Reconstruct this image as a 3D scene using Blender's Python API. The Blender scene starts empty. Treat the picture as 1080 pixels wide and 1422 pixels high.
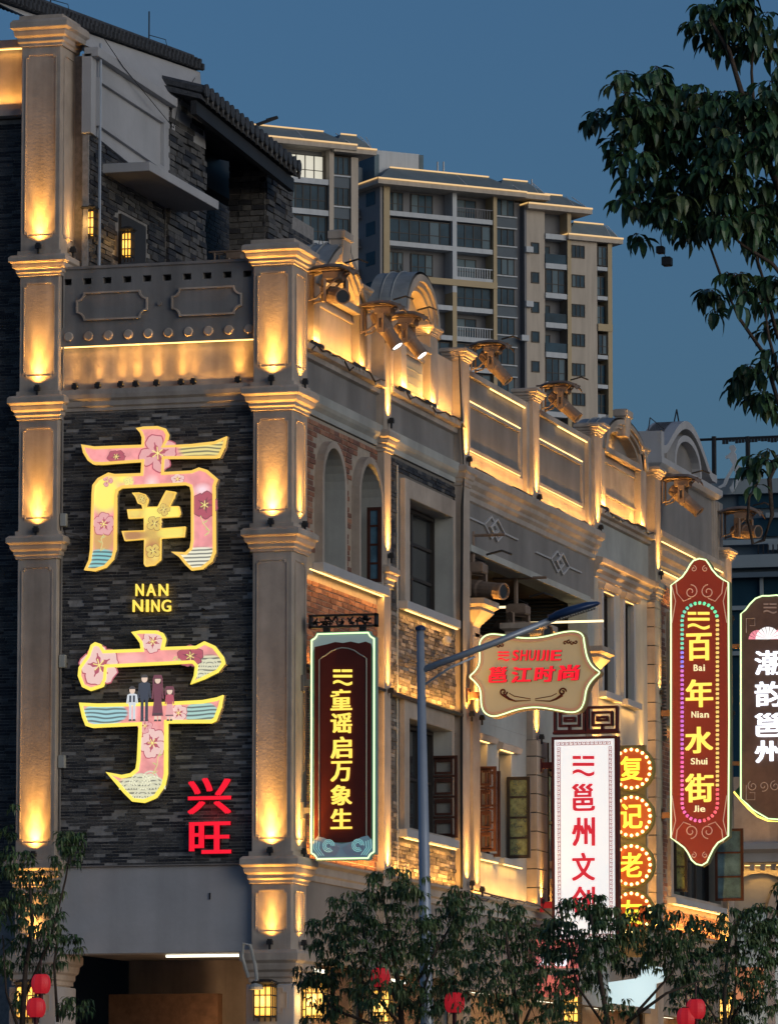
import bpy, bmesh, math, random
from mathutils import Vector, Matrix
from mathutils.geometry import tessellate_polygon
random.seed(7)
scene = bpy.context.scene
PI = math.pi
# ------------------------------------------------------------------ camera
F = 7500.0                                   # focal length in photograph pixels (1080 wide)
YAW = math.atan((2650 - 540) / F)
PIT = math.atan((1640 - 711) / F)
CAM = Vector((19.1, -63.2, 1.6))
FH = Vector((-math.sin(YAW), math.cos(YAW), 0)); RT = Vector((math.cos(YAW), math.sin(YAW), 0)); UZ = Vector((0, 0, 1))
FW = FH * math.cos(PIT) + UZ * math.sin(PIT); UP = -FH * math.sin(PIT) + UZ * math.cos(PIT)
cd = bpy.data.cameras.new('camera'); cam = bpy.data.objects.new('camera', cd); scene.collection.objects.link(cam)
cam.matrix_world = Matrix(((RT.x, UP.x, -FW.x, CAM.x), (RT.y, UP.y, -FW.y, CAM.y), (RT.z, UP.z, -FW.z, CAM.z), (0, 0, 0, 1)))
cd.sensor_fit = 'HORIZONTAL'; cd.sensor_width = 36; cd.lens = 36 * F / 1080; cd.clip_start = 0.5; cd.clip_end = 5000
scene.camera = cam
# ------------------------------------------------------------------ sky, exposure
SUN_EL, SUN_ROT = math.radians(9), math.radians(118)
world = bpy.data.worlds.new('World'); scene.world = world; world.use_nodes = True
wn = world.node_tree; bg = wn.nodes['Background']
sky = wn.nodes.new('ShaderNodeTexSky'); sky.sky_type = 'NISHITA'; sky.sun_disc = False
sky.sun_elevation = SUN_EL; sky.sun_rotation = SUN_ROT; sky.air_density = 1.0; sky.dust_density = 3.0; sky.ozone_density = 4.8
wn.links.new(sky.outputs[0], bg.inputs[0]); bg.inputs[1].default_value = 0.078
sd = bpy.data.lights.new('sun', 'SUN'); sun = bpy.data.objects.new('sun', sd); scene.collection.objects.link(sun)
sd.energy = 0.7; sd.angle = math.radians(50); sd.color = (1.0, 0.93, 0.86)
sun.rotation_euler = Vector((-math.sin(SUN_ROT) * math.cos(SUN_EL), -math.cos(SUN_ROT) * math.cos(SUN_EL), -math.sin(SUN_EL))).to_track_quat('-Z', 'Y').to_euler()
vs = scene.view_settings; vs.view_transform = 'Standard'; vs.look = 'None'; vs.exposure = 0.22; vs.gamma = 1.0; vs.use_curve_mapping = False
scene.render.engine = 'CYCLES'
cy = scene.cycles; cy.use_denoising = True; cy.max_bounces = 5; cy.diffuse_bounces = 3; cy.glossy_bounces = 2; cy.transmission_bounces = 2; cy.sample_clamp_indirect = 4.0
try: cy.use_light_tree = True
except Exception: pass

# ------------------------------------------------------------------ pixel rays met with real planes
def ray(x, y): return FW * F + RT * (x - 540) - UP * (y - 711)
def PA(x, y, o=0.0): d = ray(x, y); return CAM + d * ((-o - CAM.y) / d.y)
def PB(x, y, o=0.0): d = ray(x, y); return CAM + d * ((o - CAM.x) / d.x)
def PD(x, y, dist): d = ray(x, y); return CAM + d * (dist / d.dot(FH))
# ------------------------------------------------------------------ materials
def lin(c): return tuple(((v / 255) / 12.92 if v / 255 <= 0.04045 else ((v / 255 + 0.055) / 1.055) ** 2.4) for v in c)
def mat(name, col, rough=0.7, var=0.12, scale=3.0, bump=0.0, bscale=40.0, metal=0.0, spots=None, streak=0.0, spec=0.3):
    m = bpy.data.materials.new(name); m.use_nodes = True; nt = m.node_tree; n = nt.nodes; p = n['Principled BSDF']
    p.inputs['Roughness'].default_value = rough; p.inputs['Metallic'].default_value = metal
    p.inputs['Specular IOR Level'].default_value = spec
    g = n.new('ShaderNodeNewGeometry')
    nz = n.new('ShaderNodeTexNoise'); nz.inputs['Scale'].default_value = scale; nz.inputs['Detail'].default_value = 6; nz.inputs['Roughness'].default_value = 0.65
    nt.links.new(g.outputs['Position'], nz.inputs['Vector'])
    r = n.new('ShaderNodeValToRGB'); r.color_ramp.elements[0].position = 0.3; r.color_ramp.elements[1].position = 0.7
    r.color_ramp.elements[0].color = tuple(max(0, c * (1 - var)) for c in col) + (1,)
    r.color_ramp.elements[1].color = tuple(min(1, c * (1 + var)) for c in col) + (1,)
    nt.links.new(nz.outputs['Fac'], r.inputs['Fac']); last = r.outputs['Color']
    if streak:
        mp = n.new('ShaderNodeMapping'); mp.inputs['Scale'].default_value = (3.0, 0.9, 0.22); nt.links.new(g.outputs['Position'], mp.inputs['Vector'])
        n2 = n.new('ShaderNodeTexNoise'); n2.inputs['Scale'].default_value = 1.0; n2.inputs['Detail'].default_value = 5; nt.links.new(mp.outputs[0], n2.inputs['Vector'])
        r2 = n.new('ShaderNodeValToRGB'); r2.color_ramp.elements[0].position = 0.35; r2.color_ramp.elements[1].position = 0.6
        k = 1 - streak; r2.color_ramp.elements[0].color = (k, k, k, 1); r2.color_ramp.elements[1].color = (1, 1, 1, 1)
        nt.links.new(n2.outputs['Fac'], r2.inputs['Fac'])
        mx = n.new('ShaderNodeMix'); mx.data_type = 'RGBA'; mx.blend_type = 'MULTIPLY'; mx.inputs[0].default_value = 1.0
        nt.links.new(last, mx.inputs[6]); nt.links.new(r2.outputs[0], mx.inputs[7]); last = mx.outputs[2]
    nt.links.new(last, p.inputs['Base Color'])
    if bump:
        n3 = n.new('ShaderNodeTexNoise'); n3.inputs['Scale'].default_value = bscale; n3.inputs['Detail'].default_value = 4; nt.links.new(g.outputs['Position'], n3.inputs['Vector'])
        b = n.new('ShaderNodeBump'); b.inputs['Strength'].default_value = bump; b.inputs['Distance'].default_value = 0.02
        nt.links.new(n3.outputs['Fac'], b.inputs['Height']); nt.links.new(b.outputs[0], p.inputs['Normal'])
    return m
def emit(name, col, s=1.0, base=(0.3, 0.3, 0.3)):
    m = bpy.data.materials.new(name); m.use_nodes = True; p = m.node_tree.nodes['Principled BSDF']
    p.inputs['Base Color'].default_value = base + (1,); p.inputs['Emission Color'].default_value = tuple(col) + (1,); p.inputs['Emission Strength'].default_value = s
    p.inputs['Roughness'].default_value = 0.5
    return m
def glass(name, col, rough=0.08, spec=0.9):
    return mat(name, col, rough=rough, var=0.35, scale=0.9, spec=spec)
M = {
 'stucco': mat('beige_stucco', (0.45, 0.385, 0.33), var=0.16, scale=3.2, bump=0.09, bscale=30, streak=0.38),
 'grey': mat('grey_render', (0.235, 0.222, 0.215), var=0.13, scale=1.8, bump=0.12, bscale=20, streak=0.3),
 'pale': mat('pale_render', (0.39, 0.40, 0.385), var=0.12, scale=1.8, bump=0.1, bscale=20, streak=0.28),
 'white': mat('white_render', (0.40, 0.405, 0.425), var=0.09, scale=1.5, streak=0.12, bump=0.1, bscale=18),
 'cornice': mat('cornice_render', (0.40, 0.355, 0.32), var=0.14, scale=6, bump=0.12, streak=0.3),
 'mortar': mat('dark_mortar', (0.25, 0.24, 0.235), var=0.3, scale=12),
 'b1': mat('slate_brick', (0.030, 0.031, 0.038), var=0.35, scale=9, bump=0.5, bscale=60, rough=0.6),
 'b2': mat('charcoal_brick', (0.070, 0.068, 0.069), var=0.35, scale=9, bump=0.5, bscale=60, rough=0.6),
 'b3': mat('grey_brick', (0.105, 0.102, 0.102), var=0.35, scale=9, bump=0.5, bscale=60, rough=0.65),
 'pmortar': mat('pale_mortar', (0.34, 0.29, 0.24), var=0.15, scale=12),
 'r1': mat('red_brick', (0.25, 0.115, 0.075), var=0.3, scale=11, bump=0.4, bscale=50),
 'r2': mat('brown_brick', (0.17, 0.085, 0.065), var=0.3, scale=11, bump=0.4, bscale=50),
 'r3': mat('orange_brick', (0.33, 0.17, 0.11), var=0.25, scale=11, bump=0.4, bscale=50),
 'g1': mat('weathered_brick', (0.20, 0.17, 0.145), var=0.4, scale=14, bump=0.8, bscale=35),
 'g2': mat('dark_weathered_brick', (0.115, 0.10, 0.09), var=0.4, scale=14, bump=0.8, bscale=35),
 'g3': mat('light_weathered_brick', (0.33, 0.29, 0.25), var=0.3, scale=14, bump=0.8, bscale=35),
 'gmortar': mat('grey_mortar', (0.16, 0.145, 0.13), var=0.2, scale=12),
 'tile': mat('roof_tile', (0.055, 0.058, 0.065), var=0.4, scale=14, bump=0.5, rough=0.6),
 'metal': mat('grey_metal', (0.20, 0.20, 0.21), rough=0.4, metal=0.6, var=0.1),
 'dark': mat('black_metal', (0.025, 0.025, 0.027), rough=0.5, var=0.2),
 'brown': mat('stage_light_housing', (0.19, 0.14, 0.11), rough=0.55, var=0.2, scale=9),
 'flash': mat('grey_flashing', (0.27, 0.29, 0.30), rough=0.45, var=0.2, scale=5, streak=0.2),
 'glass': glass('dark_glass', (0.028, 0.034, 0.040)),
 'tglass': mat('tower_glass', (0.018, 0.052, 0.082), rough=.25, var=.5, scale=.25, spec=.08),
 'frame': mat('dark_window_frame', (0.035, 0.030, 0.028), rough=0.5),
 'wood': mat('dark_red_wood', (0.055, 0.022, 0.016), rough=0.5, var=0.3, scale=8),
 'wood2': mat('brown_wood', (0.15, 0.085, 0.05), rough=0.5, var=0.3, scale=8),
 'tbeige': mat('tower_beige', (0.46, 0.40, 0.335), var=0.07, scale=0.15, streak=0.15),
 'tgrey': mat('tower_dark_grey', (0.16, 0.165, 0.18), var=0.08, scale=0.3),  # darker grey, mainly on the set-back tower walls
 'twhite': mat('tower_white', (0.50, 0.53, 0.56), var=0.05, scale=0.3, streak=0.1),
 'tyel': mat('tower_ochre', (0.43, 0.34, 0.21), var=0.07, scale=0.3),
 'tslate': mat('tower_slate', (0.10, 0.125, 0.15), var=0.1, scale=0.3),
 'troof': mat('tower_roof', (0.15, 0.19, 0.21), var=0.15, scale=0.5),
 'curtain': mat('pale_curtain', (0.11, 0.16, 0.19), var=0.1, scale=0.5),
 'pole': mat('galvanised_pole', (0.36, 0.40, 0.46), rough=0.4, metal=0.35, var=0.1, scale=3),
 'lamp': mat('navy_lamp_housing', (0.02, 0.045, 0.12), rough=0.3, spec=0.5),
 'signred': mat('oxblood_panel', (0.10, 0.018, 0.012), rough=0.4, var=0.1),
 'signgreen': mat('sea_green_panel', (0.20, 0.33, 0.30), rough=0.4, var=0.1),
 'maroon': mat('maroon_metal', (0.085, 0.018, 0.022), rough=0.45, var=0.1),
 'leaf': mat('dark_green_leaf', (0.034, 0.082, 0.036), rough=0.45, var=0.45, scale=3.5, spec=0.5),
 'leaf2': mat('mid_green_leaf', (0.052, 0.112, 0.042), rough=0.45, var=0.4, scale=3.5, spec=0.5),
 'leaf3': mat('olive_leaf', (0.075, 0.105, 0.038), rough=0.45, var=0.4, scale=3.5, spec=0.5),
 'leafa': mat('deep_green_leaf', (0.046, 0.090, 0.028), rough=0.45, var=0.45, scale=3.5, spec=0.5), 'leafb': mat('fresh_green_leaf', (0.078, 0.130, 0.038), rough=0.45, var=0.4, scale=3.5, spec=0.5), 'leafc': mat('pale_olive_leaf', (0.12, 0.16, 0.055), rough=0.45, var=0.4, scale=3.5, spec=0.5),  # three leaf greens, mixed at random from whorl to whorl
 'bark': mat('brown_bark', (0.07, 0.05, 0.038), rough=0.85, var=0.3, scale=18, bump=0.6),
 'asphalt': mat('asphalt', (0.05, 0.05, 0.052), var=0.2, scale=4, bump=0.3),
 'paving': mat('paving', (0.24, 0.23, 0.22), var=0.15, scale=2),
 'led': emit('warm_led', (1.0, 0.62, 0.20), 2.6),
 'ledline': emit('cool_warm_led', (1.0, 0.80, 0.42), 1.6),
 'tled': emit('roofline_led', (1.0, 0.60, 0.20), 0.62),
 'tube': emit('tube_light', (1.0, 0.95, 0.72), 2.2),
 'yel': emit('yellow_letter', lin((255, 228, 70)), .92),
 'gold': emit('gold_rim', lin((252, 200, 70)), .86),
 'neon': emit('pale_green_neon', (0.70, 1.0, 0.50), 1.25),
 'red': emit('red_letter', (0.86, 0.006, 0.028), .9, (0.3, 0.02, 0.02)),
 'lantern': emit('lantern_paper', (1.0, 0.46, 0.05), 1.5),
 'redlan': emit('red_lantern_silk', (0.42, 0.010, 0.020), 0.5, (0.5, 0.02, 0.02)),
 'whitepanel': emit('lit_white_panel', lin((232, 238, 242)), 0.66, (0.8, 0.8, 0.8)),
 'lens': emit('lit_lens', (0.9, 0.95, 1.0), 5.0),
}
# ------------------------------------------------------------------ mesh builder
ALL = []
class MB:
    def __init__(s): s.v = []; s.f = []; s.m = []
    def add(s, vs, fs, m=0):
        k = len(s.v); s.v += [tuple(p) for p in vs]
        for f in fs: s.f.append(tuple(i + k for i in f)); s.m.append(m)
        return s
    def box(s, x0, x1, y0, y1, z0, z1, m=0):
        return s.add([(x0, y0, z0), (x1, y0, z0), (x1, y1, z0), (x0, y1, z0), (x0, y0, z1), (x1, y0, z1), (x1, y1, z1), (x0, y1, z1)],
                     [(0, 3, 2, 1), (4, 5, 6, 7), (0, 1, 5, 4), (1, 2, 6, 5), (2, 3, 7, 6), (3, 0, 4, 7)], m)
    def loft(s, x0, x1, y0, y1, prof, ex=(1, 1, 1, 1), m=0):
        """rectangle swept up through (outset, z) rings; ex says which sides (-x, +x, -y, +y) step out"""
        vs = []
        for d, z in prof:
            a, b, c, e = x0 - d * ex[0], x1 + d * ex[1], y0 - d * ex[2], y1 + d * ex[3]
            vs += [(a, c, z), (b, c, z), (b, e, z), (a, e, z)]
        fs = [(3, 2, 1, 0)]; n = len(prof)
        for i in range(n - 1):
            for j in range(4):
                k = (j + 1) % 4; fs.append((i * 4 + j, i * 4 + k, i * 4 + 4 + k, i * 4 + 4 + j))
        fs.append(tuple(4 * (n - 1) + j for j in range(4)))
        return s.add(vs, fs, m)
    def prism(s, pts, fn, d0, d1, m=0):
        """closed outline (u, v) given depth from d0 (back) to d1 (front); fn(u, v, d) -> world"""
        n = len(pts); tris = tessellate_polygon([[Vector((p[0], p[1], 0)) for p in pts]])
        vs = [fn(u, v, d1) for u, v in pts] + [fn(u, v, d0) for u, v in pts]
        fs = [tuple(t) for t in tris] + [tuple(i + n for i in reversed(t)) for t in tris]
        fs += [(i, (i + 1) % n, (i + 1) % n + n, i + n) for i in range(n)]
        return s.add(vs, fs, m)
    def ring(s, out, inn, fn, d0, d1, m=0):
        n = len(out); vs = [fn(u, v, d1) for u, v in out] + [fn(u, v, d1) for u, v in inn] + [fn(u, v, d0) for u, v in out] + [fn(u, v, d0) for u, v in inn]
        fs = []
        for i in range(n):
            j = (i + 1) % n
            fs += [(i, j, n + j, n + i), (i, 2 * n + i, 2 * n + j, j), (n + i, n + j, 3 * n + j, 3 * n + i)]
        return s.add(vs, fs, m)
    def tube(s, path, r, seg=6, closed=False, m=0, r1=None):
        path = [Vector(p) for p in path]; n = len(path); vs = []; fs = []
        r1 = r if r1 is None else r1
        for i, p in enumerate(path):
            a = path[(i - 1) % n] if (i > 0 or closed) else p; b = path[(i + 1) % n] if (i < n - 1 or closed) else p
            t = (b - a).normalized() if (b - a).length > 1e-9 else Vector((0, 0, 1))
            ref = Vector((0, 0, 1)) if abs(t.z) < 0.9 else Vector((0, 1, 0))
            q = t.cross(ref).normalized(); w = t.cross(q).normalized(); rr = r + (r1 - r) * i / max(1, n - 1)
            for k in range(seg):
                an = 2 * PI * k / seg; vs.append(p + q * math.cos(an) * rr + w * math.sin(an) * rr)
        for i in range(n if closed else n - 1):
            j = (i + 1) % n
            for k in range(seg):
                l = (k + 1) % seg; fs.append((i * seg + k, i * seg + l, j * seg + l, j * seg + k))
        if not closed:
            fs.append(tuple(range(seg))); fs.append(tuple((n - 1) * seg + k for k in reversed(range(seg))))
        return s.add(vs, fs, m)
    def lathe(s, c, prof, seg=16, axis='z', m=0):
        c = Vector(c); vs = []; fs = []
        for r, h in prof:
            for k in range(seg):
                a = 2 * PI * k / seg; u, v = r * math.cos(a), r * math.sin(a)
                vs.append(c + (Vector((u, v, h)) if axis == 'z' else Vector((u, h, v)) if axis == 'y' else Vector((h, u, v))))
        for i in range(len(prof) - 1):
            for k in range(seg):
                l = (k + 1) % seg; fs.append((i * seg + k, i * seg + l, i * seg + seg + l, i * seg + seg + k))
        fs.append(tuple(reversed(range(seg)))); fs.append(tuple((len(prof) - 1) * seg + k for k in range(seg)))
        return s.add(vs, fs, m)
    def build(s, name, ms, parent=None, smooth=False, kind=None, label=None, bevel=0, fix=True, local=False):
        L = wloc(parent) if parent and not local else Vector((0, 0, 0))
        me = bpy.data.meshes.new(name); me.from_pydata([(x - L.x, y - L.y, z - L.z) for x, y, z in s.v], [], s.f)
        ms = ms if isinstance(ms, (list, tuple)) else [ms]
        for m in ms: me.materials.append(m)
        if len(ms) > 1: me.polygons.foreach_set('material_index', s.m)
        if fix:
            b = bmesh.new(); b.from_mesh(me); bmesh.ops.recalc_face_normals(b, faces=b.faces); b.to_mesh(me); b.free()
        if smooth: me.polygons.foreach_set('use_smooth', [True] * len(me.polygons))
        o = bpy.data.objects.new(name, me); scene.collection.objects.link(o); o.parent = parent
        if kind: o['kind'] = kind
        if label: o['label'] = label
        if bevel:
            md = o.modifiers.new('bevel', 'BEVEL'); md.width = bevel; md.segments = 1; md.limit_method = 'ANGLE'
        return o
WL = {}
def wloc(o):
    v = Vector((0, 0, 0))
    while o is not None: v = v + o.location; o = o.parent
    return v
def thing(name, label, cat, loc=(0, 0, 0), group=None):
    o = bpy.data.objects.new(name, None); scene.collection.objects.link(o); o.location = loc; o.empty_display_size = 0.1
    o['label'] = label; o['category'] = cat
    if group: o['group'] = group
    return o
def tag(o, label=None, cat=None, group=None, kind=None):
    if label: o['label'] = label
    if cat: o['category'] = cat
    if group: o['group'] = group
    if kind: o['kind'] = kind
    return o
def copy_tree(o, parent=None):
    c = o.copy(); scene.collection.objects.link(c); c.parent = parent
    for ch in list(o.children): copy_tree(ch, c)
    return c
def inset(pts, w, lim=2.2):
    """mitred inset of a closed outline; positive w goes inwards whatever the winding"""
    n = len(pts); area = sum(pts[i][0] * pts[(i + 1) % n][1] - pts[(i + 1) % n][0] * pts[i][1] for i in range(n))
    sg = 1 if area > 0 else -1; out = []
    for i in range(n):
        p0, p1, p2 = Vector(pts[i - 1]), Vector(pts[i]), Vector(pts[(i + 1) % n])
        a = (p1 - p0); b = (p2 - p1)
        a = a.normalized() if a.length > 1e-9 else b.normalized(); b = b.normalized() if b.length > 1e-9 else a
        na = Vector((-a.y, a.x)) * sg; nb = Vector((-b.y, b.x)) * sg; mm = na + nb
        if mm.length < 1e-6: mm = na
        mm.normalize(); k = 1 / max(0.35, mm.dot(na)); k = min(k, lim)
        out.append(tuple(p1 + mm * w * k))
    return out
def light(name, kind, loc, power, col, parent=None, direction=(0, 0, 1), size=0.03, spot=1.4, sx=1.0, sy=0.05, blend=1.0):
    ld = bpy.data.lights.new(name, kind); ld.energy = power * {'SPOT': 12.5, 'AREA': 1.7}.get(kind, 1.0); ld.color = col
    if kind == 'AREA': ld.shape = 'RECTANGLE'; ld.size = sx; ld.size_y = sy; ld.spread = spot
    else: ld.shadow_soft_size = size
    if kind == 'SPOT': ld.spot_size = spot; ld.spot_blend = blend
    o = bpy.data.objects.new(name, ld); scene.collection.objects.link(o)
    if parent is not None: o.parent = parent; o.location = Vector(loc) - wloc(parent)
    else: o.location = loc
    return o
def aim(o, d, roll_x=None):
    d = Vector(d).normalized()
    if roll_x is None: o.rotation_euler = d.to_track_quat('-Z', 'Y').to_euler()
    else:                                   # area light: its long side (local x) along roll_x
        x = Vector(roll_x).normalized(); z = -d; y = z.cross(x).normalized()
        o.rotation_euler = Matrix(((x.x, y.x, z.x), (x.y, y.y, z.y), (x.z, y.z, z.z))).to_euler()
    return o
WARM = (1.0, 0.465, 0.085)
_fix = None
def uplight(parent, loc, normal, power=6.0, spot=1.15, gap=0.07, lean=0.12, col=WARM):
    """small dark fixture standing off a wall face at loc, throwing a warm cone up the face"""
    n = Vector(normal); gap = gap * 1.1; spot = 2.5; p = Vector(loc) + n * gap
    global _fix
    if _fix is None:
        mb = MB(); mb.box(-0.035, 0.035, -0.03, 0.03, -0.05, 0.0); mb.box(-0.012, 0.012, -0.012, 0.012, -0.12, -0.05); mb.lathe((0, 0, 0), [(0.03, 0), (0.034, 0.02)], 8)
        _fix = mb.build('uplight', [M['dark']]); o = _fix; o.location = p - wloc(parent); o.parent = parent
    else:
        o = _fix.copy(); scene.collection.objects.link(o); o.parent = parent; o.location = p - wloc(parent)
    for sp, k, ln in ((2.5, .26, lean), (1.25, 1.35, .0), (.55, 2.9, .02)):
        l = light('uplight_lamp', 'SPOT', p + Vector((0, 0, 0.035)), power * k, col, parent, size=0.02, spot=sp)
        aim(l, Vector((0, 0, 1)) - n * ln)
def strip(parent, p0, p1, power, down=False, normal=(1, 0, 0), emis=True, col=WARM, lean=0.25, w=0.018, off=0.0):
    """LED strip between two points: a thin lit bar and the long area lamp of the same bar"""
    p0, p1 = Vector(p0), Vector(p1); d = (p1 - p0); n = Vector(normal); mid = (p0 + p1) / 2
    if emis:
        mb = MB(); a = n * w / 2; b = Vector((0, 0, 0.006)); vs = []
        for p in (p0, p1): vs += [p - a - b, p + a - b, p + a + b, p - a + b]
        mb.add(vs, [(0, 1, 2, 3), (4, 5, 6, 7), (0, 1, 5, 4), (1, 2, 6, 5), (2, 3, 7, 6), (3, 0, 4, 7)])
        mb.build('led_strip', [M['led']], parent)
    l = light('led_strip_lamp', 'AREA', mid + n * off + Vector((0, 0, -0.012 if down else 0.012)), power, col, parent, sx=d.length, sy=0.02, spot=math.radians(160))
    aim(l, Vector((0, 0, -1 if down else 1)) - n * lean, d)
# text through the built-in font, turned into mesh letters
_gl = {}
def glyph(ch, bold):
    k = (ch, bold)
    if k not in _gl:
        cu = bpy.data.curves.new('glyph', 'FONT'); cu.body = ch; cu.size = 1; cu.offset = 0; cu.resolution_u = 3
        o = bpy.data.objects.new('glyph', cu); scene.collection.objects.link(o); dg = bpy.context.evaluated_depsgraph_get()
        me = bpy.data.meshes.new_from_object(o.evaluated_get(dg)); bpy.data.objects.remove(o)
        xs = [v.co.x for v in me.vertices]; ys = [v.co.y for v in me.vertices]
        _gl[k] = ([v.co.copy() for v in me.vertices], [tuple(p.vertices) for p in me.polygons], min(xs), max(xs), min(ys), max(ys)); bpy.data.meshes.remove(me)
    return _gl[k]
def letter(ch, cx, cz, Y, w, h, material, parent, bold=0.02, depth=0.03, name='character', side=None, slant=0.0):
    """one solid letter; weight comes from slightly shifted copies of the outline, each a hair in front of the last"""
    vs, fs, x0, x1, y0, y1 = glyph(ch, 0)
    e = bold * .55; x0 -= e; x1 += e; y0 -= e * .6; y1 += e * .6
    sx = w / (x1 - x0); sz = h / (y1 - y0); xm, ym = (x0 + x1) / 2, (y0 + y1) / 2; nv = len(vs); mb = MB()
    edges = {(f[i], f[(i + 1) % len(f)]) for f in fs for i in range(len(f))}
    sides = [(a, b, b + nv, a + nv) for (a, b) in edges if (b, a) not in edges]
    for k, (ox, oy) in enumerate(((-e, -e * .5), (e, -e * .5), (-e, e * .5), (e, e * .5), (0, 0)) if bold > .012 else ((0, 0),)):
        P = []; yy = k * .0004
        for d in (Y - depth - yy, Y + yy):
            for v in vs: P.append((cx + (v.x + ox - xm) * sx + slant * (v.y + oy - ym) * sz, d, cz + (v.y + oy - ym) * sz))
        mb.add(P, list(fs)); mb.add(P, sides, 1)
    return mb.build(name, [material, side or material], parent, fix=False)
def fY(Y): return lambda u, v, d: (u, Y - d, v)          # sign facing the street, -Y
def fX(X): return lambda u, v, d: (X + d, u, v)          # facade facing +X; u runs along it
# ------------------------------------------------------------------ ground
tag(MB().add([(-900, -300, 0), (900, -300, 0), (900, 1500, 0), (-900, 1500, 0)], [(0, 1, 2, 3)]).build('ground', M['paving']), kind='structure')
tag(MB().add([(3.5, -200, 0.004), (24, -200, 0.004), (24, 300, 0.004), (3.5, 300, 0.004)], [(0, 1, 2, 3)]).build('road', M['asphalt']), kind='structure')
tag(MB().box(3.35, 3.5, -200, 300, 0, 0.13).build('kerb', M['cornice']), kind='structure')
# ------------------------------------------------------------------ brickwork
def bricks(u0, u1, z0, z1, pitch, row, gap, keep, place, parent, mats, n_single=0, jit=0.006, seed=1, name='brickwork'):
    """courses of single bricks; place(u0,u1,z0,z1,d) -> box args. The first n_single become parts of their own"""
    rnd = random.Random(seed); L = []; r = 0; z = z0
    while z + row <= z1 + 1e-6:
        u = u0 - rnd.random() * pitch * 0.9 if r % 2 else u0 - rnd.random() * pitch * 0.5
        while u < u1:
            w = pitch * rnd.uniform(0.75, 1.25); a, b = max(u, u0), min(u + w - gap, u1)
            if b - a > 0.03 and keep(a, b, z, z + row): L.append((a, b, z + gap / 2 + rnd.uniform(-.002, .002), z + row - gap / 2 + rnd.uniform(-.002, .002), rnd.uniform(0.006, 0.006 + jit), rnd.choice((0, 0, 1, 1, 2))))
            u += w
        z += row; r += 1
    rnd.shuffle(L)
    if n_single:
        proto = {}
        for a, b, c, d, e, mi in L[:n_single]:
            k = (mi, min(3, int((b - a) / pitch * 3)))
            if k not in proto:
                wd = (k[1] + 0.5) / 3 * pitch if k[1] < 3 else pitch * 1.15
                bx = place(-wd / 2, wd / 2, -row / 2 + gap / 2, row / 2 - gap / 2, 0.010, True)
                me = MB().box(*bx).build('brick', mats[mi]); pm = me.data; bpy.data.objects.remove(me); proto[k] = (pm, wd)
            pm, wd = proto[k]; o = bpy.data.objects.new('brick', pm); scene.collection.objects.link(o)
            p = place((a + b) / 2, (a + b) / 2, (c + d) / 2, (c + d) / 2, 0, False)
            o.parent = parent; o.location = Vector(p) - wloc(parent); s = (b - a) / wd
            o.scale = (s, 1, 1) if place.__name__ == 'onA' else (1, s, 1)
        L = L[n_single:]
    mb = MB()
    for a, b, c, d, e, mi in L: mb.box(*place(a, b, c, d, e, True), m=mi)
    mb.build(name, mats, parent, kind='stuff', fix=False)
def onA_at(Y):
    def onA(a, b, c, d, e, box): return (a, b, Y - e, Y + 0.004, c, d) if box else (a, Y, c)
    return onA
def onB_at(X):
    def onB(a, b, c, d, e, box): return (X - 0.004, X + e, a, b, c, d) if box else (X, a, c)
    return onB
DARKB = [M['b1'], M['b2'], M['b3']]; REDB = [M['r1'], M['r2'], M['r3']]; ROUGHB = [M['g1'], M['g2'], M['g3']]
CAP = [(0.0, 0), (0.025, 0), (0.025, .035), (0.045, .05), (0.045, .09), (0.075, .11), (0.085, .15), (0.085, .165), (0.12, .19), (0.12, .25), (0.09, .28), (0.0, .28)]
def cap(mb, x0, x1, y0, y1, z0, h=0.28, out=1.0, ex=(1, 1, 1, 1)):
    mb.loft(x0, x1, y0, y1, [(d * out, z0 + z * h / 0.28) for d, z in CAP], ex)
def notched(u0, u1, v0, v1, n):
    return [(u0 + n, v0), (u1 - n, v0), (u1 - n, v0 + n), (u1, v0 + n), (u1, v1 - n), (u1 - n, v1 - n), (u1 - n, v1), (u0 + n, v1), (u0 + n, v1 - n), (u0, v1 - n), (u0, v0 + n), (u0 + n, v0 + n)]
def scooped(u0, u1, v0, v1, n, k=5):
    P = []
    for cx, cz, a0, a1 in ((u0, v0, 90, 0), (u1, v0, 180, 90), (u1, v1, 270, 180), (u0, v1, 360, 270)):
        for i in range(k + 1): a = math.radians(a0 + (a1 - a0) * i / k); P.append((cx + n * math.cos(a), cz + n * math.sin(a)))
    return P
def moulding(mb, pts, w, fn, d0, d1): mb.ring(pts, inset(pts, w), fn, d0, d1)
# ================================================================== CORNER BUILDING
cb = thing('corner_building', 'dark brick corner building with two lit stucco pillars carrying the big glowing characters', 'building', (-1.5, 0, 0))
def W(*a, **k): return MB().box(*a, **k)
# ---- street front (facade A, plane y = 0)
W(-2.93, -0.39, 0.02, 0.4, 5.44, 11.2).build('mortar_bed', M['mortar'], cb)
bricks(-2.93, -0.37, 5.45, 11.14, 0.19, 0.0385, 0.009, lambda a, b, c, d: True, onA_at(0.02), cb, DARKB, n_single=295, seed=3)
W(-3.0, -0.3, -0.015, 0.4, 4.37, 5.44).build('fascia_beam', M['white'], cb, bevel=.006)
W(-0.96, -0.945, -.03, -.012, 5.02, 5.10).build('fixing', M['dark'], cb)
W(-2.93, -0.38, -0.06, 0.4, 5.44, 5.455).build('drip_edge', M['grey'], cb)
mb = MB(); mb.loft(-2.95, -0.37, 0.02, 0.3, [(.0, 11.13), (.03, 11.13), (.03, 11.17), (.055, 11.19), (.055, 11.25), (.09, 11.28), (.10, 11.33), (.10, 11.395), (.0, 11.41)], (0, 0, 1, 0)); mb.build('cornice', M['cornice'], cb)
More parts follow.
